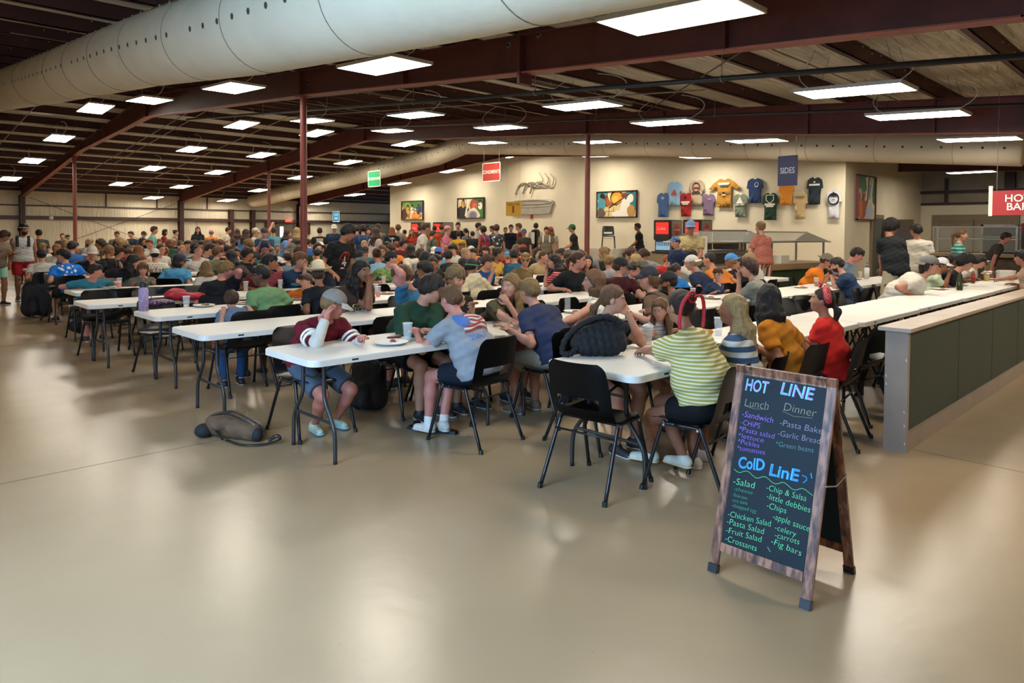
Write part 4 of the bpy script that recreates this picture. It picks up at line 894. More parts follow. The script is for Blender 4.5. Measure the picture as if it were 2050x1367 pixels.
def hair(g, J, hd, root, hm, s, h):
    st = g.get('style', 'short'); RH = J['RH']; hx, hy, hz = RH[:, 0], RH[:, 1], RH[:, 2]; HC = J['hc']
    if st == 'bald': return
    ph = random.uniform(0, 6)
    # cut planes: open the face and the ears
    face = (hd(0, .062, .052), norm(hy*.75-hz*.66)); low = (hd(0, 0, -.035), norm(-hz+hy*.75))
    thick = {'short': .009, 'buzz': .003, 'messy': .020, 'curly': .030, 'long': .012, 'bob': .016, 'pony': .007, 'bun': .007, 'braid': .007, 'shag': .018}.get(st, .01)
    if g.get('cap') and g['cap'][0] not in ('band',): thick = min(thick, .008)
    cuts = [face, low] if st not in ('long', 'bob') else [face, (hd(0, .012, 0), norm(hy-hz*.1))] 
    c = [ell(hd(0, -.014, .027), RH, (V(.078, .096, .095)+thick)*s, .01, cut=[face, low])]
    if st in ('short', 'messy', 'shag', 'buzz', 'curly'): c.append(cone(hd(-.03, -.075, -.01), hd(.03, -.075, -.01), (.03+thick*.6)*s, (.03+thick*.6)*s, .02, cut=[(hd(0, 0, -.06), -hz)]))
    if st in ('short', 'messy', 'curly', 'shag') and g.get('fringe', 1) and not (g.get('cap') and g['cap'][0] != 'band'):
        for x in np.linspace(-.05, .05, 5): c.append(cone(hd(x, .055, .095), hd(x*1.2+.008, .083, .058-.012*g.get('fringe', 1)), (.018+thick*.4)*s, .012*s, .015))
    if st == 'shag':
        for x in (-1, 1): c.append(cone(hd(x*.07, -.02, .03), hd(x*.078, -.035, -.05), .026*s, .016*s, .02))
        c.append(cone(hd(-.04, -.085, -.03), hd(.04, -.085, -.03), .035*s, .035*s, .02)); c.append(cone(hd(-.03, -.08, -.08), hd(.03, -.08, -.08), .028*s, .028*s, .03))
    if st == 'curly': c += [ell(hd(x, y, z), RH, V(.03, .03, .03)*s, .01) for x, y, z in ((.06, .03, .09), (-.06, .03, .09), (0, .05, .11), (.08, -.04, .05), (-.08, -.04, .05), (.05, -.09, .05), (-.05, -.09, .05), (0, -.09, -.02), (.07, -.06, 0), (-.07, -.06, 0), (0, -.03, .125))]
    bk = J['nk']; upn = norm(J['nk']-J['chest'])
    back = np.cross(upn, V(1, 0, 0)); back = back if back[1] < 0 else -back
    if st in ('long', 'bob'):
        L_ = g.get('hlen', .3) if st == 'long' else .13
        na = 11; amax = 2.0 if not g.get('behind') else 1.35
        for i in range(na):
            an = amax*(2*i/(na-1)-1); sx, cy = math.sin(an), -math.cos(an)
            a = hd(sx*.068, cy*.078-.01, .035); m = hd(sx*.084, cy*.088-.012, -.075); sp = abs(an)/amax
            if st == 'long':
                tgt = m+V(sx*.03, 0, -1)*max(L_-.1, .02)*s*(1-.15*sp); over = back*(.075*max(0, math.cos(an)))*s-back*(.06*max(0, -math.cos(an)))*s
                mid = m+V(0, 0, -1)*min(.08, L_*.4)*s+over*.8+V(sx*.03, 0, 0)*s; tgt = tgt+over*1.1
                c += [cone(a, m, .024*s, .026*s, .02, cut=[face]), cone(m, mid, .026*s, .026*s, .02), cone(mid, tgt, .026*s, .012*s, .02)]
            else: c += [cone(a, m, .026*s, .027*s, .02, cut=[face]), cone(m, m+V(0, 0, -.05)*s, .027*s, .018*s, .02)]
    if st in ('pony', 'braid'):
        hz0 = g.get('phigh', .04); a = hd(0, -.105, hz0); m = hd(g.get('pside', 0), -.15, hz0-.06); e = hd(g.get('pside', 0)*1.5, -.13, hz0-.1-g.get('hlen', .18))
        c += [cone(hd(0, -.07, hz0), a, .035*s, .018*s, .02), cone(a, m, .02*s, .03*s, .015), cone(m, e, .03*s, .012*s, .02)]
    if st == 'bun': c += [ell(hd(0, -.095, g.get('phigh', .075)), RH, V(.04, .038, .036)*s, .012)]
    am = {'messy': .006, 'curly': .010, 'short': .0035, 'shag': .007, 'buzz': 0, 'long': .005, 'bob': .004}.get(st, .003)
    fq = 150 if st == 'curly' else 95
    def nz(X, Y, Z): return am*(np.sin(X*fq+ph+Z*22)*np.sin(Y*fq*.9+Z*18)+.5*np.sin(X*fq*1.7+Y*fq*1.3+Z*(60 if st == 'curly' else 14)))
    topc = [(hd(0, 0, .055), norm(hz-.1*hy))] if g.get('cap') and g['cap'][0] != 'band' else []
    solid('hair', c, h, hm, root, nz, carve=topc, it= 0 if st in ('curly', 'messy') else 1)
def hat(g, J, hd, root, s, h):
    c = g.get('cap')
    if not c: return
    RH = J['RH']; hz = RH[:, 2]; hy = RH[:, 1]; kind, col = c[0], c[1]; m = mat('cap_'+col, col, .8, 0, .1, 30)
    if kind in ('cap', 'backcap'):
        f = 1 if kind == 'cap' else -1
        hat_ = solid('cap', [ell(hd(0, -.012, .038), RH, V(.094, .112, .104)*s, .01, cut=[(hd(0, 0, .032), norm(-hz-.05*hy*f))])], h, m, root)
        bm = mat('cap_'+(c[2] if len(c) > 2 else col), c[2] if len(c) > 2 else col, .8)
        b = MB(); Rr = rotx(-.22*f) 
        vs = []
        def pt(u, t, dz):
            an = (u-.5)*2.1; r0 = .10; r1 = .10+.075*math.cos((u-.5)*2.4)
            r = r0+(r1-r0)*t; x = math.sin(an)*r*.92; y = math.cos(an)*r+.0; return hd(x, f*(y-.0), .047-.028*t-.10*x*x*10*t+dz)
        n = 12
        for dz in (.003, -.003):
            for i in range(n+1):
                for t in (0, .5, 1): vs.append(pt(i/n, t, dz))
        fs = []; k = (n+1)*3
        for i in range(n):
            for j in range(2):
                a = i*3+j; fs += [(a, a+1, a+4, a+3), (k+a, k+a+3, k+a+4, k+a+1)]
            fs.append((i*3+2, k+i*3+2, k+i*3+5, i*3+5))
        b.add(vs, fs); b.build('cap_brim', bm, hat_, smooth=True)
    elif kind == 'cowboy':
        hh = MB(); n = 36
        solid('hat_crown', [cone(hd(0, -.05, .09), hd(0, .04, .09), .088*s, .085*s, .04, cut=[(hd(0, 0, .05), -hz)]), cone(hd(-.025, -.05, .15), hd(-.02, .045, .14), .05*s, .045*s, .03), cone(hd(.025, -.05, .15), hd(.02, .045, .14), .05*s, .045*s, .03)], h, m, root, None)
        vs = []; prof = [(.085, .058), (.13, .052), (.17, .056), (.195, .07)]
        def q(a, r, z, dz): x = math.cos(a)*r*.9; y = math.sin(a)*r*1.15; return hd(x, y-.01, z+dz+.42*max(0, abs(x)-.085))
        for dz in (.003, -.003):
            for (r, z) in prof:
                for i in range(n): vs.append(q(2*math.pi*i/n, r, z, dz))
        fs = []; P_ = len(prof)
        for dzi in range(2):
            for j in range(P_-1):
                for i in range(n):
                    a = dzi*P_*n+j*n+i; bq = dzi*P_*n+j*n+(i+1) % n; fs.append((a, bq, bq+n, a+n) if dzi else (a, a+n, bq+n, bq))
        for i in range(n): a = (P_-1)*n+i; bq = (P_-1)*n+(i+1) % n; fs.append((a, a+P_*n, bq+P_*n, bq))
        hh.add(vs, fs); hh.build('hat_brim', m, root, smooth=True)
        MB().tube([hd(math.cos(a)*.097, -.01+math.sin(a)*.117, .075) for a in np.linspace(0, 6.283, 30)], .009*s, 6, cap=False).build('hat_band', mat('hat_band', '#6b4a30', .7), root)
    elif kind == 'band':
        MB().tube([hd(math.cos(a)*.094, -.013+math.sin(a)*.112, .048+.008*math.sin(a)) for a in np.linspace(0, 6.283, 28)], .014*s, 6, cap=False, flat=.5).build('headband', m, root, smooth=True)
    elif kind == 'bandana':
        solid('bandana', [ell(hd(0, -.014, .034), RH, V(.088, .106, .096)*s, .01, cut=[(hd(0, .0, .035), norm(-hz+.25*hy))])], h, m if len(c) < 3 else dot_mat(c[1], c[2]), root)
def dot_mat(c1, c2):
    nm = 'dotted_'+c1
    if nm in MATS: return MATS[nm]
    m = mat(nm, c1, .85); nt = m.node_tree; N = nt.nodes; L = nt.links; tc = N.new('ShaderNodeTexCoord'); v = N.new('ShaderNodeTexVoronoi'); v.inputs['Scale'].default_value = 38
    L.new(tc.outputs['Object'], v.inputs['Vector']); r = N.new('ShaderNodeValToRGB'); r.color_ramp.interpolation = 'CONSTANT'; e = r.color_ramp.elements
    e[0].color = lin(c2); e[1].position = .28; e[1].color = lin(c1); L.new(v.outputs['Distance'], r.inputs[0]); L.new(r.outputs[0], N['Principled BSDF'].inputs['Base Color']); return m
# ================================================================ stacking chair: black shell on a splayed tube frame
MSHELL = mat('black_plastic_shell', '#1b1a1a', .33, 0, .08, 8, .12, 240, spec=.6)
MTUBE = mat('black_chair_tube', '#15171a', .32, .2, 0)
MBOLT = mat('chrome_bolt', '#b5b2ac', .25, .9)
def chair_meshes():
    prof = crom([(0, .235, .437), (0, .20, .455), (0, .10, .452), (0, -.05, .444), (0, -.155, .452), (0, -.205, .49), (0, -.232, .56), (0, -.252, .66), (0, -.285, .79), (0, -.297, .818)], 5)
    n = len(prof); L = [0]
    for a, c in zip(prof[:-1], prof[1:]): L.append(L[-1]+(c-a).length)
    L = [x/L[-1] for x in L]; nu = 18
    def shell(v0, v1, hole=None, name='seat'):
        bm = bmesh.new(); rows = []; vals = [v for v in L if v0 <= v <= v1]
        for v in vals:
            i = L.index(v); p = prof[i]
            wv = .225 if v < .5 else .225-.02*max(0, (v-.75)/.25)
            e = 0
            if v > .93: e = (v-.93)/.07
            if v < .05: e = (.05-v)/.05
            w = wv-.045*e**2; row = []
            for k in range(nu+1):
                u = 2*k/nu-1; a = abs(u); x = u*w
                dish = -.014*(1-a*a) if v < .45 else 0; cur = .022*a**3
                y, z = p.y, p.z
                if v < .45: z += dish+cur*.6
                else: y += cur*1.1+.012*a*a
                row.append(bm.verts.new((x, y, z)))
            rows.append((v, row))
        for (va, ra), (vb, rb) in zip(rows[:-1], rows[1:]):
            for k in range(nu):
                um = abs(2*(k+.5)/nu-1)
                if hole and hole[0] <= (va+vb)/2 <= hole[1] and um < .72: continue
                bm.faces.new((ra[k], ra[k+1], rb[k+1], rb[k]))
        g = bmesh.ops.solidify(bm, geom=list(bm.faces), thickness=.007)
        bmesh.ops.recalc_face_normals(bm, faces=bm.faces)
        for f in bm.faces: f.smooth = True
        for e_ in bm.edges: e_.smooth = e_.calc_face_angle(0) < .7
        me = bpy.data.meshes.new(name); bm.to_mesh(me); bm.free(); me.materials.append(MSHELL); return me
    sm = min(L, key=lambda v: abs(v-.5)); hs = (.625, .715)
    M = {'seat': shell(0, sm, name='seat'), 'backrest': shell(sm, 1, hs, 'backrest')}
    def tb(pts, r, name, n=10, m=MTUBE):
        me = MB().tube(pts, r, n).mesh(name, True); me.materials.append(m); return me
    for sx, k in ((1, 'r'), (-1, 'l')):
        M['leg_f'+k] = tb(crom([(sx*.205, .06, .432), (sx*.206, .125, .43), (sx*.212, .15, .405), (sx*.238, .265, .0)], 5), .0125, 'leg')
        M['leg_b'+k] = tb(crom([(sx*.205, .06, .432), (sx*.206, -.085, .43), (sx*.212, -.112, .405), (sx*.238, -.285, .0)], 5), .0125, 'leg')
    M['seat_frame'] = tb([(-.205, .12, .43), (.205, .12, .43)], .010, 'seat_frame'); M['seat_frame2'] = tb([(-.205, -.08, .43), (.205, -.08, .43)], .010, 'seat_frame')
    M['stretcher'] = tb([(-.215, -.16, .36), (.215, -.16, .36)], .007, 'stretcher', 6)
    b = MB()
    for sx in (1, -1):
        for y in (.13, -.09): b.tube([(sx*.219, y, .425), (sx*.226, y, .425)], .008, 8)
    M['bolt'] = b.mesh('bolt', False); M['bolt'].materials.append(MBOLT)
    return M
CH = chair_meshes()
FOOT = {}
for sx in (1, -1):
    for y in (.265, -.285): 
        FOOT[sx, y] = MB().tube([(sx*.236, y*.985, .03), (sx*.2385, y*1.003, 0)], .016, 10).mesh('foot_cap'); FOOT[sx, y].materials.append(MBLK)
NCH = [0]
CHAIR_POS = []
def chair(x, y, rz, label, group=None, detail=True):
    t = empty('folding_chair' if 0 else 'stacking_chair', (x, y, 0), rz, label, 'chair', group); CHAIR_POS.append((x, y))
    for k in ('seat', 'backrest'): newobj(k, CH[k], None, t)
    for k, sx, yy in (('leg_fr', 1, .265), ('leg_fl', -1, .265), ('leg_br', 1, -.285), ('leg_bl', -1, -.285)):
        l = newobj('leg', CH[k], None, t)
        if detail: newobj('foot_cap', FOOT[sx, yy], None, l)
    newobj('seat_frame', CH['seat_frame'], None, t)
    if detail: newobj('seat_frame', CH['seat_frame2'], None, t); newobj('stretcher', CH['stretcher'], None, t); newobj('bolt', CH['bolt'], None, t)
    NCH[0] += 1; return t
# ================================================================ folding table
MTOP = mat('white_table_plastic', '#cfcbc2', .42, 0, .05, 3, .12, 300); MTLEG = mat('grey_table_leg', '#3a3b3b', .4, .5, 0)
TL, TWD = 1.83, .74
def table_meshes():
    def rr(x0, x1, y0, y1, r, n=6):
        o = []
        for cx, cy, a0 in ((x1-r, y1-r, 0), (x0+r, y1-r, 90), (x0+r, y0+r, 180), (x1-r, y0+r, 270)):
            for i in range(n+1): a = math.radians(a0+90*i/n); o.append((cx+r*math.cos(a), cy+r*math.sin(a)))
        return o
    b = MB(); layers = [(0, .742, .075, .004), (0, .742, .075, 0)]
    outs = [(rr(.006, TL-.006, .006, TWD-.006, .07), .742), (rr(.001, TL-.001, .001, TWD-.001, .074), .738), (rr(0, TL, 0, TWD, .075), .730), (rr(0, TL, 0, TWD, .075), .697), (rr(.014, TL-.014, .014, TWD-.014, .065), .695), (rr(.016, TL-.016, .016, TWD-.016, .065), .722)]
    vs = []; n = len(outs[0][0])
    for o, z in outs: vs += [(p[0], p[1], z) for p in o]
    fs = [tuple(range(n))]
    for j in range(len(outs)-1):
        for i in range(n): fs.append((j*n+i, (j+1)*n+i, (j+1)*n+(i+1) % n, j*n+(i+1) % n))
    fs.append(tuple(range((len(outs)-1)*n, len(outs)*n))[::-1]); b.add(vs, fs)
    top = b.mesh('tabletop'); top.materials.append(MTOP)
    M = {'tabletop': top}
    rails = MB(); rails.box(.12, TL-.12, .045, .065, .70, .722); rails.box(.12, TL-.12, TWD-.065, TWD-.045, .70, .722); M['rail'] = rails.mesh('rail'); M['rail'].materials.append(MTLEG)
    for e, x in (('a', .21), ('b', TL-.21)):
        for s, sg in (('n', -1), ('f', 1)):
            pts = crom([(x, TWD/2+sg*.15, .715), (x, TWD/2+sg*.15, .50), (x, TWD/2+sg*.17, .40), (x, TWD/2+sg*.265, .27), (x, TWD/2+sg*.295, .18), (x, TWD/2+sg*.30, 0)], 6)
            m = MB().tube(pts, .0145, 10).mesh('leg', True); m.materials.append(MTLEG); M['leg_'+e+s] = m
        c = MB().tube([(x, TWD/2-.262, .27), (x, TWD/2+.262, .27)], .0115, 8).mesh('crossbar'); c.materials.append(MTLEG); M['cross1'+e] = c
        c = MB().tube([(x, TWD/2-.15, .55), (x, TWD/2+.15, .55)], .009, 8).mesh('crossbar'); c.materials.append(MTLEG); M['cross2'+e] = c
        sgn = 1 if e == 'a' else -1
        c = MB().tube([(x, TWD/2, .5495), (x+sgn*.45, TWD/2, .715)], .009, 8).mesh('brace'); c.materials.append(MTLEG); M['brace'+e] = c
        c = MB().tube([(x, TWD/2, .55), (x, TWD/2, .48), (x, TWD/2+.0, .27)], .0, 4).mesh('x') if 0 else None
    h = MB(); h.box(.30, .35, -.0012, .006, .712, .724); M['vent'] = h.mesh('vent_slot'); M['vent'].materials.append(MDARK)
    return M
TM = table_meshes()
def table(x, y, label, group=None, rz=0):
    t = empty('folding_table', (x, y, 0), rz, label, 'table', group)
    for k, m in TM.items(): newobj('leg' if k[:3] == 'leg' else ('crossbar' if k[:5] == 'cross' else ('brace' if k[:5] == 'brace' else ('vent_slot' if k == 'vent' else k))), m, None, t)
    return t
# rows: (front edge Y, start X, number of tables, name of the row)
ROWS = [(2.44, 3.40, 7, 'nearest'), (4.17, 2.24, 7, 'second'), (5.77, 2.13, 6, 'third'), (7.30, 2.26, 6, 'fourth'), (8.90, 2.06, 6, 'fifth'), (10.72, 2.34, 6, 'sixth'), (12.18, 2.85, 6, 'seventh'), (14.0, 3.08, 6, 'eighth'), (15.4, 3.05, 6, 'ninth'), (17.28, 2.93, 6, 'tenth'), (18.9, 3.2, 6, 'eleventh'), (20.6, 3.4, 7, 'twelfth'), (22.3, 3.6, 7, 'thirteenth'), (24.0, 3.8, 7, 'fourteenth'), (25.7, 4.0, 7, 'fifteenth'), (27.4, 4.2, 7, 'sixteenth'), (29.1, 4.4, 7, 'seventeenth'), (30.8, 4.6, 7, 'eighteenth')]
nth = ['leftmost', 'second', 'third', 'fourth', 'fifth', 'sixth', 'seventh', 'eighth']
for (fy, sx, n, nm) in ROWS:
    for k in range(n):
        lab = 'white folding table, %s in the %s row from the viewer' % (nth[k] if k == 0 else nth[k]+' from the left', nm)
        gx = .03*k
        table(sx+k*(TL+.015), fy+(.0 if k % 2 == 0 else .015)-.01, lab, 'white folding tables of the %s row' % nm)
# ================================================================ table things
def PT(px, py, z=.7425, m=.09):
    q = P(px, py, z); best = min(ROWS, key=lambda r: abs(q[1]-(r[0]+TWD/2))); y = min(max(q[1], best[0]+m), best[0]+TWD-m); q = q*V2(y/q[1]); x = min(max(q[0], best[1]+m), best[1]+best[2]*(TL+.015)-m)
    return np.array([x, y, z])
def V2(k): return np.array([k, k, 1.0])
MCUP = mat('clear_plastic_cup', '#e6e9e6', .12, spec=.5); MCUP.node_tree.nodes['Principled BSDF'].inputs['Alpha'].default_value = .16; MORANGE = mat('orange_drink', '#e2572a', .15, trans=0); MPINK = mat('pink_drink', '#d98a86', .15); MTEA = mat('brown_drink', '#6a3417', .15)
MPLATE = mat('white_foam_plate', '#d9d4c8', .6); MWATER = mat('water', '#dfe5e2', .05); MWATER.node_tree.nodes['Principled BSDF'].inputs['Alpha'].default_value = .3
def cup(px, py, fill, label, h=.125, r=.036, z=.7425, pos=None):
    q = PT(px, py) if pos is None else pos; t = empty('plastic_cup', (q[0], q[1], z), 0, label, 'cup')
    MB().lathe([(0, .002), (r*.74, .002), (r, h), (r-.0015, h), (r*.74-.0015, .004), (0, .004)], 20).build('cup_body', MCUP, t, smooth=False)
    MB().lathe([(r-.001, h-.001), (r+.0025, h+.001), (r+.001, h+.004), (r-.001, h+.002)], 20).build('rim', mat('cup_rim', '#e6e6e0', .3), t)
    if fill: f = .55 if fill is not MWATER else .3; MB().lathe([(0, .005), (r*.72, .005), (r*(.74+.26*f)-.003, h*f), (0, h*f)], 18).build('drink', fill, t)
    return t
FOODC = ['#7a3b26', '#a9743c', '#5d3a22', '#b98b4d', '#8a2f24']
def plate(px, py, food, label, r=.115, z=.7425, name='foam_plate'):
    q = PT(px, py); t = empty(name, (q[0], q[1], z), random.uniform(0, 3), label, 'plate')
    MB().lathe([(0, .004), (r*.7, .004), (r*.8, .010), (r, .020), (r*1.01, .023), (r*.98, .022), (r*.8, .014), (r*.68, .008), (0, .008)], 26).build('plate_body', MPLATE, t, smooth=True)
    d = MB()
    for a in (0, 2.2, 4.1): d.box(.01, r*.72, -.004, .004, .008, .016, Matrix.Rotation(a, 4, 'Z'))
    d.build('divider', MPLATE, t)
    for i in range(food):
        a = random.uniform(0, 6.28); rr = random.uniform(.2, .55)*r; c = random.choice(FOODC); sz = random.uniform(.022, .038)
        fo = empty('food_portion', (q[0]+rr*math.cos(a), q[1]+rr*math.sin(a), z+.008)); bpy.data.objects.remove(fo)
        o = solid('food_portion', [ell(V(rr*math.cos(a), rr*math.sin(a), .014), rotz(a), V(sz*1.3, sz, .014), .01), ell(V(rr*math.cos(a)+.015, rr*math.sin(a), .02), rotz(a+1), V(sz, sz*.7, .011), .01)], .006, mat('food_'+c, c, .6, 0, .3, 40), t)
    return t
def bottle(px, py, label, cap='#a02020', z=.7425, body=None, h=.22, r=.032, lab=None):
    q = PT(px, py); t = empty('drink_bottle', (q[0], q[1], z), 0, label, 'bottle')
    MB().lathe([(0, 0), (r*.9, .002), (r, .02), (r, h*.38), (r*.9, h*.42), (r, h*.5), (r, h*.66), (r*.7, h*.82), (.012, h*.92), (.012, h*.95)], 18).build('bottle_body', body or MCUP, t, smooth=True)
    MB().lathe([(.0145, h*.93), (.0145, h), (0, h)], 14).build('bottle_cap', mat('cap_'+cap, cap, .4), t)
    if lab: MB().lathe([(r+.001, h*.42), (r+.001, h*.6)], 18).build('bottle_label', mat('label_'+lab, lab, .5), t)
    return t
cup(816, 683, MWATER, 'clear plastic cup with a white napkin curl on the nearest left table', h=.14, r=.038)
t = plate(783, 689, 1, 'white divided foam plate on the nearest left table', r=.13)
q = P(787, 677, .742); solid('crumpled_foil', [ell(V(q[0], q[1], .752), np.eye(3), V(.06, .03, .012), .01), ell(V(q[0]+.04, q[1]-.01, .755), np.eye(3), V(.03, .03, .014), .01)], .005, mat('dark_red_foil', '#5a2a26', .5, 0, .3, 30)); tag(bpy.context.scene.objects[-1] if 0 else bpy.data.objects['crumpled_foil'], 'dark red crumpled food scrap beside the divided plate', 'food scrap')
plate(850, 668, 2, 'foam plate with a fork partly hidden by the grey shirt', r=.11)
cup(1000, 641, MORANGE, 'cup of orange drink in front of the girl resting her chin', h=.135, r=.04)
cup(1297, 690, MWATER, 'clear cup in front of the yellow striped shirt', h=.14, r=.04)
bottle(1136, 620, 'clear plastic bottle with a red cap before the white strap top woman', '#b02222', lab=None, h=.24)
bottle(1083, 612, 'clear plastic bottle with a black cap behind the navy shirt', '#1c1c1c', h=.2)
cup(1438, 672, MWATER, 'tall clear cup beside the striped blonde girl', h=.15)
q = P(1413, 668, .742)
o = tag(MB().box(q[0]-.06, q[0]+.06, q[1]-.05, q[1]+.05, .745, .775, bev=.012).build('sandwich', mat('toast', '#b5722a', .8, 0, .2, 40)), 'golden toasted sandwich beside the red hair ribbon', 'sandwich')
plate(1416, 688, 2, 'foam plate holding green salad beside the yellow striped shirt', r=.12)
# ordinary meals along the near rows
ML = [(408, 612, 2, 'plate of food beside the red jacket on the fourth row'), (486, 602, 2, 'plate of fried food in front of the green shirt'), (604, 594, 2, 'plate with meat beside the orange sleeve'), (218, 574, 2, 'plate in front of the small boy in the teal shirt'), (468, 575, 2, 'plate with yellow food in front of the hiding blond boy'), (726, 601, 1, 'nearly empty foam plate on the third row table'), (775, 588, 2, 'plate by the cup in front of the boy in a blue tee'), (905, 600, 0, 'clean white plate on the third row behind the cookie boy'), (1150, 622, 2, 'pile of crumpled wrappers on a plate by the red capped bottle'), (1603, 576, 2, 'plate of red food in the middle of the right table'), (1660, 572, 1, 'white bowl plate in front of the navy tee'), (1714, 556, 2, 'plate in front of the polo shirt man'), (1880, 573, 1, 'foam plate under the big man in white'), (1923, 566, 2, 'plate of brown food near the green bottle'), (1985, 560, 2, 'plate with wrapped food near the right edge'), (1428, 598, 1, 'brown burger wrapper plate on the second row'), (1412, 590, 1, 'small plate with a burger behind the wrapper'), (1265, 555, 1, 'small plate beside the maroon tee')]
for (x, y, n, lab) in ML: plate(x, y, n, lab, r=.115)
CL = [(373, 618, MWATER, 'clear water cup beside the red jacket'), (239, 573, MORANGE, 'orange drink cup beside the small boy in teal'), (362, 563, MORANGE, 'orange drink cup in front of the blue shirt man with the cap'), (332, 560, None, 'green tinted clear pitcher cup'), (492, 577, MWATER, 'clear cup beside the hiding blond boy'), (561, 572, MWATER, 'clear cup beside the drinking boy'), (757, 594, MORANGE, 'orange drink cup at the end of the curly haired girl\'s table'), (768, 571, MPINK, 'pink drink cup behind the blue tee'), (752, 583, MWATER, 'clear cup in front of the brown tee girl'), (1387, 591, MWATER, 'short clear cup on the second row near the striped blonde girl'), (1634, 573, MTEA, 'iced tea cup on the right table'), (1722, 552, MWATER, 'clear cup beside the white flask'), (1997, 556, MPINK, 'pink drink cup among the plates at right'), (2010, 556, MPINK, 'second pink drink cup nearer the right edge'), (1318, 541, MTEA, 'dark red tea cup near the white tub'), (1372, 553, MWATER, 'clear cup before the long dark haired girl')]
for (x, y, f, lab) in CL:
    if 'pitcher' in lab:
        q = P(x, y, .742); t = empty('tumbler', (q[0], q[1], .742), 0, 'big pale green tumbler in front of the flag shirt', 'tumbler')
        MB().lathe([(0, 0), (.045, 0), (.06, .2), (.055, .2), (.042, .005)], 18).build('tumbler_body', mat('green_tumbler', '#7d9a78', .3, trans=.4), t, smooth=True); MB().tube(crom([(.055, 0, .17), (.1, 0, .16), (.1, 0, .07), (.05, 0, .05)]), .008, 6).build('handle', mat('green_tumbler', '#7d9a78'), t)
    else: cup(x, y, f, lab, h=.135)
# flasks
def flask(px, py, col, lidc, label, h=.25, r=.037, art=None, strap=None):
    q = PT(px, py); t = empty('flask', (q[0], q[1], .742), 0, label, 'flask')
    MB().lathe([(0, 0), (r, 0), (r, h*.72), (r*.72, h*.8), (r*.72, h*.82)], 22).build('flask_body', art or mat('flask_'+col, col, .35), t, smooth=True)
    MB().lathe([(r*.78, h*.8), (r*.78, h*.95), (r*.5, h), (0, h)], 18).build('lid', mat('lid_'+lidc, lidc, .4), t)
    MB().tube(crom([(-r*.5, 0, h*.97), (-r*.4, 0, h*1.1), (r*.4, 0, h*1.1), (r*.5, 0, h*.97)]), .006, 6).build('loop', mat('lid_'+lidc, lidc), t)
    if strap: MB().tube(crom([(r*.9, 0, h*.85), (r*1.7, 0, h*.6), (r*1.2, 0, h*.2)]), .009, 6, flat=.4).build('strap', mat('strap_'+strap, strap), t)
    return t
def floral(name, c1, c2, c3, sc=60):
    if name in MATS: return MATS[name]
    m = mat(name, c1, .5); nt = m.node_tree; N = nt.nodes; L = nt.links; tc = N.new('ShaderNodeTexCoord'); v = N.new('ShaderNodeTexVoronoi'); v.inputs['Scale'].default_value = sc
    L.new(tc.outputs['Object'], v.inputs['Vector']); r = N.new('ShaderNodeValToRGB'); r.color_ramp.interpolation = 'CONSTANT'; e = r.color_ramp.elements
    e[0].color = lin(c3); e[1].position = .3; e[1].color = lin(c2); q = e.new(.5); q.color = lin(c1); L.new(v.outputs['Distance'], r.inputs[0]); L.new(r.outputs[0], N['Principled BSDF'].inputs['Base Color']); return m
flask(287, 618, '#9a86a8', '#1f1f24', 'tall purple flowered flask with a black lid on the end of the fourth row table', h=.31, r=.047, art=floral('flower_flask', '#8f7ba6', '#b9a9c4', '#4b3a66'), strap='#3d3560')
flask(1735, 558, '#d5d2ca', '#6b6862', 'white metal flask with black marks beside the standing man in black', h=.27, r=.045)
b = flask(1921, 581, '#38411f', '#23261a', 'dark green flask with a white flower print on the right table', h=.25, r=.042, art=mat('olive_glass', '#3b4320', .15, trans=.3)); q = b.location
tag(MB().lathe([(.0425, .08), (.0425, .13)], 6).build('print', mat('sign_white', '#e4dccd'), b), None)
bottle(1948, 558, 'cola bottle with a red label held near the curly haired diner', '#b9b9b9', body=MTEA, lab='#b0202a', h=.23)
bottle(1963, 549, 'clear soda bottle behind the red label bottle', '#d0d0d0', lab='#c9a0a0', h=.23)
# white tubs
def tub(px, py, label, r=.115, h=.2, z=.7425, X=None):
    q = PT(px, py); t = empty('plastic_tub', (q[0], q[1], z), 0, label, 'tub')
    MB().lathe([(0, .003), (r*.84, .003), (r, h), (r+.006, h), (r+.006, h-.012), (r*.86, 0), (0, 0)], 24).build('tub_body', mat('white_tub', '#cfcabd', .45), t, smooth=False)
    MB().tube([(math.cos(a)*(r+.01), math.sin(a)*(r+.01), h-.02) for a in np.linspace(0, 6.283, 24)], .004, 5, cap=False).build('tub_rim', mat('white_tub', '#cfcabd'), t); return t
tub(2014, 563, 'big white round tub on the right table near the blue sleeve', r=.14, h=.2)
tub(1452, 563, 'white round tub in front of the platform, left of the long haired eater', r=.13, h=.2)
tub(1302, 541, 'white round tub beside the bent brown haired girl', r=.12, h=.2)
q = P(1975, 562, .742); t = empty('napkin_cup', (q[0], q[1], .742), 0, 'cup stuffed with white paper napkins on the right table', 'napkin cup')
MB().lathe([(0, 0), (.04, 0), (.05, .12), (.048, .12), (.038, .004)], 16).build('cup_body', mat('yellow_tea', '#c2a75c', .3), t); solid('napkins', [ell(V(math.cos(a)*.05, math.sin(a)*.05, .15+.02*math.sin(a*3)), rotz(a), V(.045, .025, .02), .01) for a in np.linspace(0, 5.5, 7)], .008, mat('white_napkin', '#e0dace', .9), t)
# ================================================================ bags
def bag_noise(a, f): return lambda X, Y, Z: a*(np.sin(X*f+1)*np.sin(Y*f*1.2)*np.sin(Z*f*.9+2))
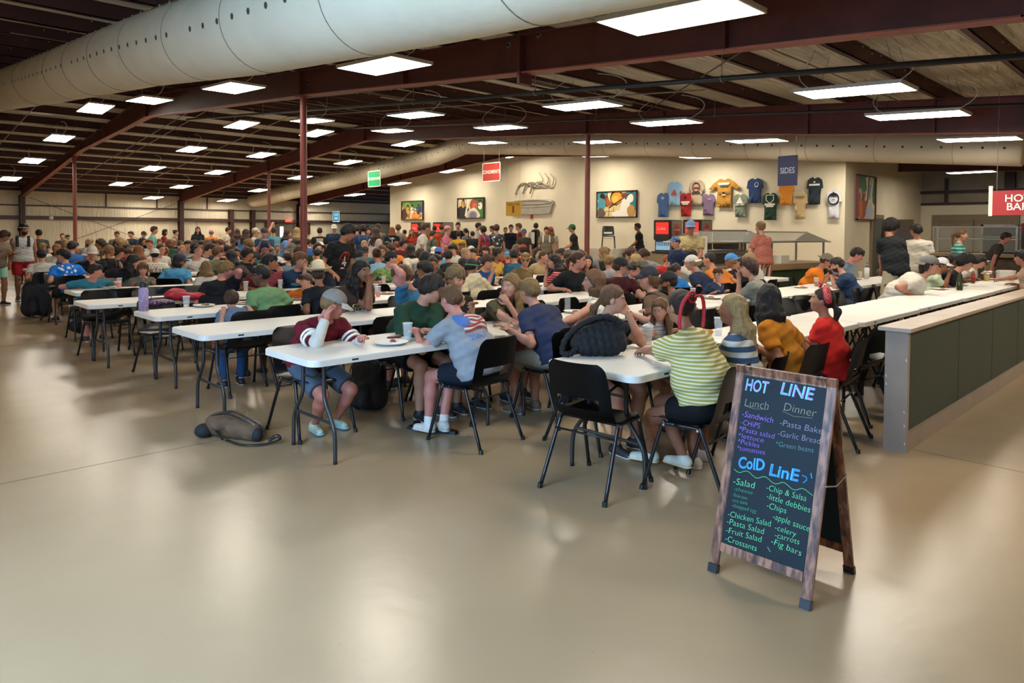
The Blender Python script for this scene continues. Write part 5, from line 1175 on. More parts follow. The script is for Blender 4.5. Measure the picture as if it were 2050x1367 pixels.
# black padded puffer bag on the near right table
q = P(1205, 716, .742); bz = .742
t = empty('puffy_handbag', (q[0]+.05, q[1]+.06, bz), -.78, 'black puffy quilted handbag with a fat rope handle on the near right table', 'handbag')
def puff(X, Y, Z): return -.010*np.abs(np.sin(X*62+Z*12))*np.abs(np.sin(Z*48+np.sin(X*20)))
MPUF = mat('black_puffer_cloth', '#0b0b0c', .85, 0, .2, 20, .3, 60)
solid('bag_body', [ell(V(0, 0, .085), np.eye(3), V(.19, .085, .09), .05, cut=[(V(0, 0, .004), V(0, 0, -1))]), ell(V(.02, 0, .14), np.eye(3), V(.15, .06, .09), .05), ell(V(-.1, 0, .09), np.eye(3), V(.09, .08, .085), .03, cut=[(V(0, 0, .004), V(0, 0, -1))])], .006, MPUF, t, puff, 0)
hp = crom([(.15, .0, .16), (.13, -.01, .24), (.02, -.02, .275), (-.13, -.02, .22), (-.235, -.03, .12), (-.26, -.06, .035), (-.22, -.08, .022), (-.17, -.06, .05), (-.13, -.03, .11)], 8)
MB().tube(hp, [.021+.004*math.sin(i*1.9) for i in range(len(hp))], 10).build('handle', MPUF, t, smooth=True)
MB().tube(crom([(.12, .03, .2), (.06, .03, .26), (-.02, .02, .25), (-.09, .02, .19)], 5), .018, 8).build('handle', MPUF, t, smooth=True)
def backpack(x, y, rz, col, label, s=1.0, lie=0, straps='#0f0f10', z=0, trim=None, name='backpack'):
    t = empty(name, (x, y, z), rz, label, 'backpack'); m = mat('pack_'+col, col, .75, 0, .15, 14, .3, 80); R = rotx(lie)
    def tr(*p): q = R @ V(*p); return q*s
    off = .13*s if lie else 0
    T = lambda *p: tr(*p)+V(0, 0, off)
    cuts = [(V(0, 0, .004), V(0, 0, -1))]
    A = [cone(T(-.08, 0, .10), T(-.07, 0, .36), .10*s, .085*s, .05), cone(T(.08, 0, .10), T(.07, 0, .36), .10*s, .085*s, .05), cone(T(0, 0, .12), T(0, 0, .40), .10*s, .08*s, .04), cone(T(0, .09, .09), T(0, .08, .22), .07*s, .06*s, .02)]
    A = [a[:6]+(cuts,)+a[7:] for a in A]
    solid('pack_body', A, .009, m, t, bag_noise(.006, 40), 1)
    sm = mat('pack_strap_'+straps, straps, .7)
    for sx in (-1, 1):
        MB().tube([T(*p) for p in crom([(sx*.06, -.09, .42), (sx*.09, -.17, .36), (sx*.1, -.16, .18), (sx*.12, -.1, .06)], 6)], .016*s, 8, flat=.4).build('shoulder_strap', sm, t, smooth=True)
    MB().tube([T(*p) for p in crom([(-.03, -.05, .47), (0, -.06, .53), (.03, -.05, .47)], 5)], .008*s, 6).build('grab_loop', sm, t)
    z_ = MB(); z_.tube([T(*p) for p in crom([(-.165, .02, .14), (-.15, .03, .38), (0, .05, .47), (.15, .03, .38), (.165, .02, .14)], 6)], .005*s, 5); z_.build('zip', sm, t)
    MB().tube([T(*p) for p in crom([(-.08, .14, .22), (0, .155, .235), (.08, .14, .22)], 5)], .005*s, 5).build('pocket_zip', sm, t)
    return t
q = P(738, 830, 0); backpack(q[0]+.1, q[1]+.16, 2.2, '#191a1d', 'bulging black backpack standing on the floor under the front left table', 1.0)
A_, B_ = P(432, 872, 0), P(512, 884, 0); t = empty('sling_bag', tuple(A_), 0, 'small brown sling bag with black zips lying on the floor at front left', 'bag'); u_ = B_-A_; n_ = norm(np.cross(V(0, 0, 1), u_)); fl = [(V(0, 0, .004), V(0, 0, -1))]
MBG = mat('brown_canvas', '#5a4531', .8, 0, .2, 18, .3, 90)
solid('bag_body', [cone(V(0, 0, .085)+n_*.02, u_*.9+V(0, 0, .06)+n_*.02, .092, .066, .04, fl), cone(V(0, 0, .10)+n_*.06, u_*.8+V(0, 0, .07)+n_*.06, .07, .05, .03, fl), ell(u_*.25+V(0, 0, .11)-n_*.03, np.eye(3), V(.09, .06, .05), .03)], .007, MBG, t, bag_noise(.005, 45), 1)
solid('base_pocket', [ell(V(-.04, -.0, .05)-u_*.1-n_*.02, np.eye(3), V(.075, .07, .055), .02, fl), ell(u_*.95+V(0, 0, .05)+n_*.02, np.eye(3), V(.05, .075, .06), .02, fl)], .007, mat('black_mesh_pocket', '#17181a', .8), t)
for o_ in (0, .05): MB().tube(crom([V(-.03, 0, .16)+n_*o_, u_*.25+V(0, 0, .186)+n_*(o_+.01), u_*.6+V(0, 0, .16)+n_*(o_+.01), u_*.95+V(0, 0, .11)+n_*(o_+.02), u_*1.12+V(0, 0, .05)+n_*o_], 6), .008, 6).build('zip', MBLK, t)
MB().tube(crom([u_*.5-n_*.09+V(0, 0, .012), u_*1.0-n_*.13+V(0, 0, .012), u_*1.35-n_*.05+V(0, 0, .014), u_*1.5+n_*.03+V(0, 0, .03), u_*1.4+n_*.05+V(0, 0, .05), u_*1.3+n_*.0+V(0, 0, .02)], 6), .014, 8, flat=.45).build('strap', MBLK, t, smooth=True)
MB().tube(crom([u_*.1-n_*.06+V(0, 0, .10), u_*.3-n_*.10+V(0, 0, .06), u_*.45-n_*.11+V(0, 0, .02)], 5), .009, 6).build('side_strap', MBLK, t)

q = P(147, 674, 0); backpack(q[0], q[1]+.05, -2.3, '#14171a', 'small black backpack slumped on the floor by the legs of the left tables', .85, lie=-.9)
q = P(75, 634, 0); backpack(q[0], q[1]+.05, 2.6, '#15181e', 'large dark backpack with hanging straps leaning on a chair at far left', 1.4)
q = P(370, 600, .742)
t = tag(solid('red_jacket', [ell(V(q[0]-.08, q[1]+.06, .80), rotz(.5), V(.17, .09, .085), .05, cut=[(V(0, 0, .743), V(0, 0, -1))]), ell(V(q[0]+.08, q[1]-.05, .78), rotz(-.3), V(.16, .07, .05), .05, cut=[(V(0, 0, .743), V(0, 0, -1))])], .008, mat('red_fabric', '#a3142a', .6, 0, .15, 12), None, bag_noise(.012, 34), 1), 'crumpled bright red drawstring jacket on the fourth row table', 'jacket')
q = P(322, 612, .742)
tag(solid('floral_pouch', [ell(V(q[0], q[1]+.03, .775), rotz(.3), V(.17, .08, .038), .03, cut=[(V(0, 0, .743), V(0, 0, -1))])], .008, floral('flower_pouch', '#23162b', '#6b3a6e', '#a07aa8', 45), None, bag_noise(.006, 40), 1), 'dark purple flowered pouch lying beside the tall flask', 'pouch')
# ================================================================ A-frame chalkboard
def chalkboard():
    t = empty('chalkboard_sign', (3.19, 1.435, 0), -.02, 'wooden A-frame chalkboard with hand lettered lunch menu standing at front right', 'chalkboard')
    def wood():
        m = mat('stained_wood', '#5e3a2a', .42, 0, 0, spec=.4); nt = m.node_tree; N = nt.nodes; L = nt.links; tc = N.new('ShaderNodeTexCoord'); mp = N.new('ShaderNodeMapping'); mp.inputs['Scale'].default_value = (14, 14, 1.2)
        L.new(tc.outputs['Object'], mp.inputs[0]); n = N.new('ShaderNodeTexNoise'); n.inputs['Scale'].default_value = 3; n.inputs['Detail'].default_value = 8; n.inputs['Distortion'].default_value = .6; L.new(mp.outputs[0], n.inputs['Vector'])
        r = N.new('ShaderNodeValToRGB'); L.new(n.outputs['Fac'], r.inputs[0]); e = r.color_ramp.elements; e[0].position = .35; e[0].color = lin('#3a241c'); e[1].position = .62; e[1].color = lin('#95684f'); L.new(r.outputs[0], N['Principled BSDF'].inputs['Base Color'])
        e = r.color_ramp.elements.new(.48); e.color = lin('#6f4735'); return m
    MW = wood(); W2 = .242; HT = .955; SP = .245; sw = .043
    MPAN = mat('chalkboard_black', '#0b1a22', .6, 0, .2, 3, .03, 30, spec=.25)
    out = None
    for side in (-1, 1):
        up = Vector((-side*SP, 0, HT)).normalized(); Lf = math.hypot(SP, HT)
        fr = 'front_panel' if side < 0 else 'back_panel'
        org = Vector((side*SP, 0, 0)); right = Vector((0, side, 0)); M = frame_M(org, right, up)     # local z points outward
        pan = MB(); pan.box(-W2+sw-.003, W2-sw+.003, .135, Lf-.045, -.012, -.004, M); p = pan.build('writing_panel', MPAN, t)
        f = MB()
        for sx in (-1, 1): MB().box(sx*(W2-sw/2)-sw/2, sx*(W2-sw/2)+sw/2, .0, Lf, -.02, .0, M, bev=.003).build('leg', MW, t)
        MB().box(-W2+sw, W2-sw, Lf-.05, Lf-.001, -.019, -.001, M, bev=.003).build('top_rail', MW, t); MB().box(-W2+sw, W2-sw, .105, .148, -.019, -.001, M, bev=.003).build('bottom_rail', MW, t)
        for sx in (-1, 1): MB().box(sx*(W2-sw/2)-sw/2-.004, sx*(W2-sw/2)+sw/2+.004, -.004, .042, -.024, .004, M, bev=.004).build('foot_cap', MBLK, t)
        if side < 0: out = (p, M, W2-sw, .148, Lf-.05)
        else:
            q = MB().box(-W2+sw+.03, -W2+sw+.12, .20, .235, -.0045, -.0035, M) ; 
            M2 = M; MB().box(W2-sw-.14, W2-sw-.03, .165, .205, -.0135, -.0122, M).build('sticker', mat('paper_label', '#b5ac92', .7), t)
    for sy in (-1, 1):
        MB().tube([(-.11, sy*(W2+.002), .5), (0, sy*(W2+.002), .475), (.11, sy*(W2+.002), .5)], .004, 5).build('stay', mat('grey_stay', '#77706a', .4, .6), t)
        MB().tube([(-.02, sy*(W2-.08), .945), (.02, sy*(W2-.08), .945)], .008, 8).build('hinge', MBLK, t)
    p, M, w, v0, v1 = out
    TLc, TRc, BLc, BRc = [np.array(q, float) for q in ((293, 157), (690, 232), (157, 932), (545, 1078))]
    def uv(x, y):
        u, v = .5, .5
        for _ in range(20):
            pt = TLc*(1-u)*(1-v)+TRc*u*(1-v)+BLc*(1-u)*v+BRc*u*v; du = (TRc-TLc)*(1-v)+(BRc-BLc)*v; dv = (BLc-TLc)*(1-u)+(BRc-TRc)*u
            d = np.linalg.solve(np.stack([du, dv], 1), np.array([x, y])-pt); u += d[0]; v += d[1]
        return -w+2*w*u, v1-(v1-v0)*v
    def chalk(txt, x0, y0, x1, y1, h, col, ol=None):
        a = uv(x0, y0); c = uv(x1, y1); hh = h/780*(v1-v0); wd = math.hypot(c[0]-a[0], c[1]-a[1])
        for k, (cc, off, z) in enumerate(((ol, .0016 if hh > .05 else 0, .0003), (col, -.0012, .0008)) if ol else ((col, -.0006, .0005),)):
            me = text_mesh(txt, 1.0*hh*1.25, .0002, 'LEFT', off, .1, 1.0); xs = [v.co.x for v in me.vertices]; sc = wd/(max(xs)-min(xs)); an = math.atan2(c[1]-a[1], c[0]-a[0])
            me.transform(M @ Matrix.Translation((a[0], a[1], -.0035+z)) @ Matrix.Rotation(an, 4, 'Z') @ Matrix.Scale(sc, 4, (1, 0, 0)))
            newobj('chalk_writing', me, mat('chalk_'+cc, cc, .6), p)
    PU, GR, GN, BL_, CY = '#9a62d8', '#7d7a63', '#5fd08c', '#28a8ff', '#5ad0f0'
    chalk('HOT', 296, 205, 412, 226, 62, '#b060d0', CY); chalk('LINE', 472, 228, 626, 262, 62, '#b060d0', CY)
    chalk('Lunch', 288, 290, 408, 310, 42, GR); chalk('Dinner', 483, 315, 632, 350, 42, GR)
    for a in (('-Sandwich', 275, 342, 430, 380, 32), ('-CHiPS', 268, 382, 365, 405, 28), ('*Pasta salad', 258, 412, 434, 456, 28), ('*lettuce', 252, 443, 380, 473, 26), ('*Pickles', 250, 472, 358, 497, 26), ('*tomatoes', 246, 503, 385, 530, 26)): chalk(*a, PU)
    for a in (('-Pasta Bake', 462, 390, 655, 434, 32), ('-Garlic Bread', 450, 440, 645, 482, 30)): chalk(*a, '#8d7f98')
    chalk('*Green beans', 440, 490, 612, 524, 26, '#5f8f86')
    chalk('ColD', 250, 574, 380, 592, 58, '#1560b0', BL_); chalk('LinE', 402, 612, 540, 645, 58, '#1560b0', BL_)
    for a in (('-Salad', 222, 657, 330, 683, 34), ('-Chicken Salad', 192, 807, 402, 862, 30), ('-Pasta Salad', 186, 840, 368, 896, 30), ('-Fruit Salad', 181, 880, 355, 932, 30), ('-Crossants', 177, 918, 330, 972, 30), ('-Chip & Salsa', 387, 692, 568, 748, 30), ('-little debbies', 387, 732, 583, 800, 30), ('-Chips', 385, 775, 475, 803, 30), ('-apple sauce', 413, 826, 575, 886, 30), ('-celery', 420, 876, 515, 910, 28), ('-carrots', 418, 911, 527, 945, 28), ('-Fig bars', 400, 938, 533, 996, 30)): chalk(*a, GN)
    for a in (('-cheese', 225, 692, 318, 716, 20), ('-bacon', 218, 718, 290, 740, 20), ('-cru tons', 215, 744, 292, 764, 20), ('-chopped egg', 212, 768, 335, 802, 20)): chalk(*a, '#4fae80')
    def line(pts, col, r=.0013):
        MB().tube([M @ Vector((*uv(x, y), -.0035)) for x, y in pts], r, 4).build('chalk_line', mat('chalk_'+col, col), p)
    line([(230+370*i/24, 602+123*i/24+10*math.sin(i*1.1)) for i in range(25)], GN); line([(557, 640), (575, 648), (577, 662), (560, 675)], BL_, .002); line([(597, 630), (600, 655)], BL_, .002)
    line([(290, 304), (340, 322), (410, 326)], GR); line([(478, 336), (530, 362), (618, 372)], GR); line([(384, 966), (396, 989)], GN)
chalkboard()
# ================================================================ serving platform with the steam tables
A0 = P(1394, 541, .80); B0 = P(1690, 527, .80); B0 = A0+(B0-A0)*.93; dirv = norm([B0[0]-A0[0], B0[1]-A0[1], 0]); LEN = float(np.linalg.norm((B0-A0)[:2])); ang = math.atan2(dirv[1], dirv[0])
t = empty('serving_platform', (A0[0], A0[1], 0), ang, 'long serving platform with a tan wooden ledge and dark green front', 'serving counter')
MB().box(0, LEN, 0, .95, 0, .72).build('green_front', mat('green_turf_front', '#24381f', .85, 0, .15, 8, .4, 120), t)
MB().box(-.08, LEN, -.12, 1.0, .72, .86, bev=.01).build('ledge', mat('tan_ledge', '#8f7856', .5, 0, .08, 4), t)
MGLS = mat('guard_glass', '#b9bcb4', .08, spec=.6); MGLS.node_tree.nodes['Principled BSDF'].inputs['Alpha'].default_value = .35
def xs_on(px):  # length along the platform seen at this pixel column
    d = ray(px, 500); k = A0[0]*d[1]-A0[1]*d[0]; return -(k)/(dirv[0]*d[1]-dirv[1]*d[0])
def buffet(pxa, pxb, zt, label, box=True):
    a, c = xs_on(pxa), xs_on(pxb); q = A0+dirv*a; L_ = c-a; t = empty('steam_table', (q[0], q[1], .86), ang, label, 'steam table')
    if box:
        MB().box(.25, L_*.72, .12, .85, 0, .32, bev=.01).build('steel_body', MSTEEL, t); MB().box(.3, L_*.66, .18, .8, .32, .34).build('food_pans', mat('dark_food_pans', '#2c211a', .4, .2, .5, 9), t)
        MB().box(.3, L_*.5, .112, .12, .05, .28).build('control_panel', mat('dark_steel', '#5a554e', .35, .8), t)
    zr = zt-.86; zl = zr-.24
    MB().tube([(.25, .5, zr), (L_-.25, .5, zr)], .018, 8).build('top_rail', MSTEEL, t)
    for x in (.12, L_-.12):
        for y in (.12, .88): MB().box(x-.02, x+.02, y-.02, y+.02, 0, zl).build('post', MSTEEL, t)
    g = MB()
    g.add([(.0, .0, zl), (L_, .0, zl), (L_-.25, .48, zr), (.25, .48, zr)], [(0, 1, 2, 3)]); g.add([(.0, 1.0, zl), (L_, 1.0, zl), (L_-.25, .52, zr), (.25, .52, zr)], [(0, 3, 2, 1)])
    g.build('glass_guard', MGLS, t); e = MB(); e.add([(0, 0, zl), (0, 1, zl), (.25, .52, zr), (.25, .48, zr)], [(0, 1, 2, 3)]); e.add([(L_, 0, zl), (L_, 1, zl), (L_-.25, .52, zr), (L_-.25, .48, zr)], [(0, 3, 2, 1)]); e.build('end_guard', mat('dull_steel', '#7d776c', .35, .7), t)
    for x0, x1 in (((0, 0), (L_, 0)), ((0, 1), (L_, 1)), ((0, 0), (0, 1)), ((L_, 0), (L_, 1))): MB().tube([(x0[0], x0[1], zl), (x1[0], x1[1], zl)], .02, 6).build('rail', MSTEEL, t)
    return t
t = buffet(1402, 1552, 1.62, 'stainless steam table with a sloped sneeze guard, left of the pink shirt', True)
MB().box(-.03, .22, -.02, .35, 0, .62).build('grey_end_cabinet', mat('dark_grey_plastic', '#4a4642', .5), t); MB().box(.0, .2, -.03, -.022, .22, .66).build('paper_sheet', mat('paper_white', '#d6d2c4', .7), t)
t = buffet(1548, 1662, 1.62, 'second steam table with a hipped steel sneeze guard beside the corner of the wall', False)
q = A0+dirv*xs_on(1560); tag(MB().box(q[0]-.0, q[0]+.45, q[1]-.05, q[1]+.3, .862, 1.06, bev=.01).build('white_box', mat('paper_white', '#d6d2c4')), 'white cardboard box on the platform right of the striped shorts', 'box')
q = A0+dirv*xs_on(1410)
# ================================================================ soda machines by the wall (writing as it stands on them)
def soda(px0, px1, X, label, full=True):
    a = PX(px0, 470, X); c = PX(px1, 470, X); w = .62; y1 = a[1]; t = empty('soda_machine', (X, y1-w/2, .92), 0, label, 'drink dispenser'); D_ = .75
    MB().box(0, D_, -w/2, w/2, .42, 1.08, bev=.02).build('upper_case', mat('dark_grey_case', '#2c2a2a', .35), t)
    MB().box(-.012, .0, -w/2+.04, w/2-.1, .62, 1.0).build('lit_screen', mat('red_lit_screen', '#c22a22', .3, emit=1.2), t)
    text('lettering', 'Coke', (-.0135, .02, .80), (0, -1, 0), (0, 0, 1), .15, mat('sign_white', '#e4dccd'), t, shear=.3)
    s = MB(); s.prism([(.15*math.cos(a_), .2*math.sin(a_)) for a_ in np.linspace(0, 6.1, 20)], 0, .004, frame_M((D_*.55, -w/2-.002, .76), (1, 0, 0), (0, 0, 1))); MB().box(.12, D_-.01, -w/2-.004, -w/2+.01, .46, 1.05).build('side_panel', mat('taupe_side', '#7a7064', .4), t)
    s.build('red_oval', mat('soda_red', '#a51f1f', .4), t); text('lettering', 'Coca-Cola', (D_*.55, -w/2-.0075, .76), (1, 0, 0), (0, 0, 1), .075, mat('sign_white', '#e4dccd'), t, shear=.3)
    MB().box(.1, D_, -w/2, w/2, 0, .42).build('lower_case', mat('dark_grey_case', '#2c2a2a'), t); MB().box(-.12, .1, -w/2, w/2, 0, .06, bev=.01).build('drip_tray', mat('dark_steel', '#5a554e'), t)
    MB().box(.088, .1, -w/2+.04, w/2-.04, .1, .36).build('splash_panel', mat('pale_blue_lit', '#8fb4cc', .3, emit=.5), t)
    for i in range(7):
        y = -w/2+.07+i*(w-.14)/6; MB().tube([(.05, y, .42), (.05, y, .24)], .014, 8).build('nozzle', mat('nozzle_blue', '#4d7396', .3), t)
    return t
b = tag(MB().box(19.3, 20.2, PX(1395, 500, 19.6)[1], PX(1275, 500, 19.6)[1], 0, .915, bev=.01).build('drink_counter', mat('tan_counter', '#8f7c5e', .5, 0, .1, 3)), 'tan counter under the two soda machines', 'counter')
soda(1308, 1350, 19.35, 'soda machine with a lit red screen, left of the khaki shirt man'); soda(1366, 1400, 19.35, 'soda machine partly behind the khaki shirt man')
b = tag(MB().box(20.0, 20.8, PX(905, 470, 20.2)[1], PX(815, 470, 20.2)[1], 0, .915, bev=.01).build('drink_counter', mat('tan_counter', '#8f7c5e')), 'tan counter under the soda machines on the far left of the wall', 'counter')
soda(822, 850, 20.05, 'leftmost soda machine, below the framed farm painting'); soda(866, 895, 20.05, 'soda machine standing behind the waiting line at left of the wall')
# chest and chair standing on it
q = PX(1215, 500, 20.4)
b = tag(MB().box(20.0, 20.85, q[1]-.62, q[1]+.62, .03, 1.0, bev=.03).build('chest_freezer', mat('white_enamel', '#cfc8b6', .35)), 'white chest freezer beside the far round column', 'freezer')
for sx in (20.05, 20.75): pass
c_ = chair(20.42, q[1]-.05, 2.3, 'black chair standing on top of the white chest freezer'); c_.location.z = 1.0; CHAIR_POS.pop()
# black tea dispenser on a stand before the wall
q = PX(1072, 480, 18.6); t = empty('drink_urn', (18.6, q[1], .95), 0, 'tall black drink dispenser with a white panel in front of the wall', 'dispenser')
MB().box(-.14, .14, -.14, .14, 0, .72, bev=.05).build('case', MBLK, t); MB().box(-.146, -.138, -.09, .09, .2, .62).build('white_panel', mat('paper_white', '#d6d2c4'), t); MB().tube([(-.14, 0, .12), (-.2, 0, .12), (-.2, 0, .08)], .012, 6).build('tap', MSTEEL, t)
tag(MB().box(18.3, 18.95, q[1]-1.0, q[1]+.7, 0, .948, bev=.01).build('wooden_stand', mat('stand_wood', '#75603f', .5, 0, .1, 5)), 'brown wooden stand under the tall black drink dispenser', 'stand')
t = empty('menu_board', (20.9, PX(1460, 470, 20.9)[1], 1.05), 0, 'dark menu board leaning behind the first steam table', 'menu board'); MB().box(-.02, .02, -.58, .58, .0, .62).build('board', mat('menu_dark', '#2b2220', .5, 0, .6, 9), t); MB().box(-.03, .03, -.6, .6, .6, .64).build('frame', mat('menu_frame', '#6f6350', .5), t)
MB().box(-.03, .3, -.5, .5, -1.05, .0).build('stand', mat('tan_counter', '#8f7c5e'), t)
# dark screen behind the standing men
q0, q1 = PX(1779, 460, 17.5), PX(1832, 460, 17.5)
tag(MB().box(17.5, 17.6, q1[1], q0[1], 0, q0[2], bev=.01).build('room_divider', mat('dark_brown_screen', '#3a3128', .6, 0, .1, 4)), 'dark brown divider screen behind the two standing men', 'divider')
# ================================================================ hot bar
HX = 21.6; ya, yb = PX(1868, 500, HX)[1], 1.2
t = empty('hot_bar_counter', (HX, ya, 0), 0, 'hot bar serving counter with speckled brown front and tan ledge', 'serving counter')
MB().box(0, .6, yb-ya, 0, 0, 1.0).build('brown_front', mat('speckled_brown_front', '#5b4836', .55, 0, .35, 7), t); MB().box(-.25, .7, yb-ya, .05, 1.0, 1.08, bev=.01).build('ledge', mat('tan_ledge', '#8f7856'), t)
for y in (-.8, -2.0, -3.2): MB().prism([(-.2, 0), (0, 0), (0, -.25)], -.02, .02, frame_M((0, y, 1.0), (1, 0, 0), (0, 0, 1))).build('bracket', mat('tan_bracket', '#75603f'), t)
q0 = PX(1870, 453, HX+.1); q1 = PX(2037, 455, HX+.1); zt = q0[2]
t = empty('serving_shelf', (HX+.1, (q0[1]+q1[1])/2, 1.08), 0, 'steel framed glass serving shelf on the hot bar', 'serving shelf'); w = (q0[1]-q1[1])/2; zz = zt-1.08
for z in (zz, zz*.55):
    MB().box(-.03, .4, -w, w, z-.03, z, bev=.003).build('shelf_board', MSTEEL, t)
for y in (-w, w): 
    for x in (-.02, .38): MB().box(x-.02, x+.02, y-.02, y+.02, 0, zz).build('post', MSTEEL, t)
g = MB(); g.add([(-.025, -w, .05), (-.025, w, .05), (-.025, w, zz), (-.025, -w, zz)], [(0, 1, 2, 3)]); g.build('glass_pane', MGLS, t)
for i, (y, r_) in enumerate(((-w+.35, .16), (-w+.15, .12))):
    tag(MB().lathe([(0, 0), (r_, .0), (r_*1.1, .03), (0, .03)], 20, c=(HX+.25, (q0[1]+q1[1])/2+y, zt+.002)).build('plate_stack', MPLATE), ['stack of white plates on top of the steel serving shelf', 'smaller stack of white plates at the right end of the steel shelf'][i], 'plates')
q = PX(2000, 480, 23.5); t = empty('warming_cabinet', (23.5, q[1], 0), 0, 'steel framed glass door warming cabinet behind the hot bar', 'cabinet')
MB().box(0, .7, -.42, .42, 0, 1.85, bev=.01).build('case', mat('cabinet_dark', '#1c1b1a', .3), t)
for (p_, q_, r_, s_) in ((-.44, -.38, 0, 1.87), (.38, .44, 0, 1.87), (-.44, .44, 1.8, 1.87), (-.44, .44, 1.5, 1.54)): MB().box(-.02, .01, p_, q_, r_, s_).build('steel_frame', MSTEEL, t)
for k in range(5): MB().tube([(-.03, -.1, 1.25-.1*k), (-.03, .08, 1.25-.1*k)], .008, 6).build('handle', MSTEEL, t)
q = PX(2048, 470, 23.3); t = empty('steel_rack', (23.3, q[1]-.35, 0), 0, 'tall steel equipment rack at the right edge behind the hot bar', 'rack'); MB().box(0, .7, -.4, .4, 0, 1.9, bev=.01).build('case', mat('dark_steel', '#5a554e'), t); MB().box(-.02, .0, -.4, .4, 1.7, 1.88).build('red_panel', mat('soda_red', '#a51f1f'), t)
# ================================================================ placing people
def trim(l, n=16):
    w = l.replace(',', '').split()[:n] if len(l.split()) > n else l.split()
    while w and w[-1] in ('a', 'the', 'of', 'in', 'and', 'with', 'his', 'her', 'an', 'by', 'at', 'on', 'from', 'near', 'beside', 'behind', 'to'): w.pop()
    return ' '.join(w)
def wrap(a): return (a+math.pi) % (2*math.pi)-math.pi
def look_dir(pos, code):
    phi = math.atan2(pos[1], pos[0]); return {'A': phi, 'T': phi+math.pi, 'R': phi-math.pi/2, 'L': phi+math.pi/2, 'TR': phi-math.pi*.75, 'TL': phi+math.pi*.75, 'AR': phi-math.pi/4, 'AL': phi+math.pi/4}[code]
PEOPLE = []
def to_local(w, loc, rz): d = V(*w)-V(*loc); return rotz(-rz) @ d
def place(px, py, o, hipY=None, rz=0, sit=True, Ystand=None, look=None, build=True, tgt=()):
    """find where the person stands or sits so that the top of the head is seen at this pixel"""
    o = dict(o); o['sit'] = sit; Y = hipY if sit else Ystand; X = PY(px, py, Y)[0]; s = o.get('s', 1.0)
    top_ex = .118+(.03 if o.get('cap') and o['cap'][0] in ('cap', 'backcap', 'bandana') else 0)+(.09 if o.get('cap') and o['cap'][0] == 'cowboy' else 0)+(.015 if o.get('style') in ('curly', 'messy') else 0)
    s_auto = 's' not in o
    for it in range(4):
        if look is not None: o['hy'] = max(-1.35, min(1.35, wrap((look if not isinstance(look, str) else look_dir((X, Y), look))-(rz+math.pi/2))))
        for k, w in tgt: o[k] = tuple(to_local(w, (X, Y, 0), rz)) if not isinstance(w, tuple) else o.get(k)
        o['s'] = s; g, J, *_ = build_body(o); hc = J['hc']
        for k, w in tgt:
            if isinstance(w, tuple): o[k] = tuple(hc+J['RH'] @ V(*w)*s)
        off = rotz(rz) @ V(hc[0], hc[1], 0); off = rotz(rz) @ V(hc[0], hc[1], 0)
        hw = PY(px, py, Y+off[1]); X = hw[0]-off[0]; base = .455 if sit else 0; K = (hc[2]+top_ex*s-base)/s
        if s_auto: s = max(.74, min(1.13, (hw[2]-base)/K))
    if look is not None: o['hy'] = max(-1.35, min(1.35, wrap((look if not isinstance(look, str) else look_dir((X, Y), look))-(rz+math.pi/2))))
    for k, w in tgt:
        if not isinstance(w, tuple): o[k] = tuple(to_local(w, (X, Y, 0), rz))
    o['s'] = s; return (X, Y, 0), o
def seated(px, py, row, side, o, label, look=None, rz=0, tgt=(), dY=0, seat=True, clab=None):
    fy = ROWS[row][0]; Y = (fy-.20+dY) if side == 'n' else (fy+TWD+.20+dY); r = (0 if side == 'n' else math.pi)+rz
    loc, o = place(px, py, o, hipY=Y, rz=r, look=look, tgt=tgt)
    root, J, g = person('p', loc, r, o, trim(label)); PEOPLE.append((loc[0], loc[1]))
    if seat: f = rotz(r) @ V(0, 1, 0); chair(loc[0]+f[0]*.04, loc[1]+f[1]*.04, r, trim(clab or 'black chair under the '+label))
    return root, J, g
def standing(px, py, Y, face, o, label, look=None, tgt=()):
    X = PY(px, py, Y)[0]; r = (face if not isinstance(face, str) else look_dir((X, Y), face))-math.pi/2
    loc, o = place(px, py, o, sit=False, Ystand=Y, rz=r, look=look, tgt=tgt); PEOPLE.append((loc[0], loc[1])); return person('p', loc, r, o, trim(label))
# prints laid on cloth
def decal(root, shirt, M, me, m, name='print', off=.004):
    bvh = BVHTree.FromPolygons([v.co.copy() for v in shirt.data.vertices], [tuple(p.vertices) for p in shirt.data.polygons])
    bm = bmesh.new(); bm.from_mesh(me)
    for _ in range(3):
        le = [e for e in bm.edges if e.calc_length() > .025]
        if not le: break
        bmesh.ops.subdivide_edges(bm, edges=le, cuts=1); bmesh.ops.triangulate(bm, faces=bm.faces)
    n = (M.to_3x3() @ Vector((0, 0, 1))).normalized(); bad = []
    for v in bm.verts:
        w = M @ v.co; h = bvh.ray_cast(w+n*.3, -n, .6)
        if h[0] is None: bad.append(v)
        else: v.co = h[0]+n*(off+v.co.z)
    bmesh.ops.delete(bm, geom=bad, context='VERTS'); me2 = bpy.data.meshes.new(name); bm.to_mesh(me2); bm.free(); bpy.data.meshes.remove(me)
    return newobj(name, me2, m, shirt)
def flatpoly(pts, z=0):
    me = bpy.data.meshes.new('f'); b = MB(); b.add([(p[0], p[1], z) for p in pts], [tuple(range(len(pts)))]); me.from_pydata(b.v, [], b.f); return me
def torso_frame(J, back=True, up=0.0, side=0.0):
    upv = norm(J['nk']-J['waist']); xr = norm(J['rs']-J['ls']); f = np.cross(upv, xr); f = f if f[1] > 0 else -f
    c = J['chest']+upv*up+xr*side
    return (frame_M(c-f*.1, xr, upv) if back else frame_M(c+f*.1, -xr, upv))
def fix_n(M, outward):
    n = M.to_3x3() @ Vector((0, 0, 1)); return n.dot(Vector(outward)) > 0
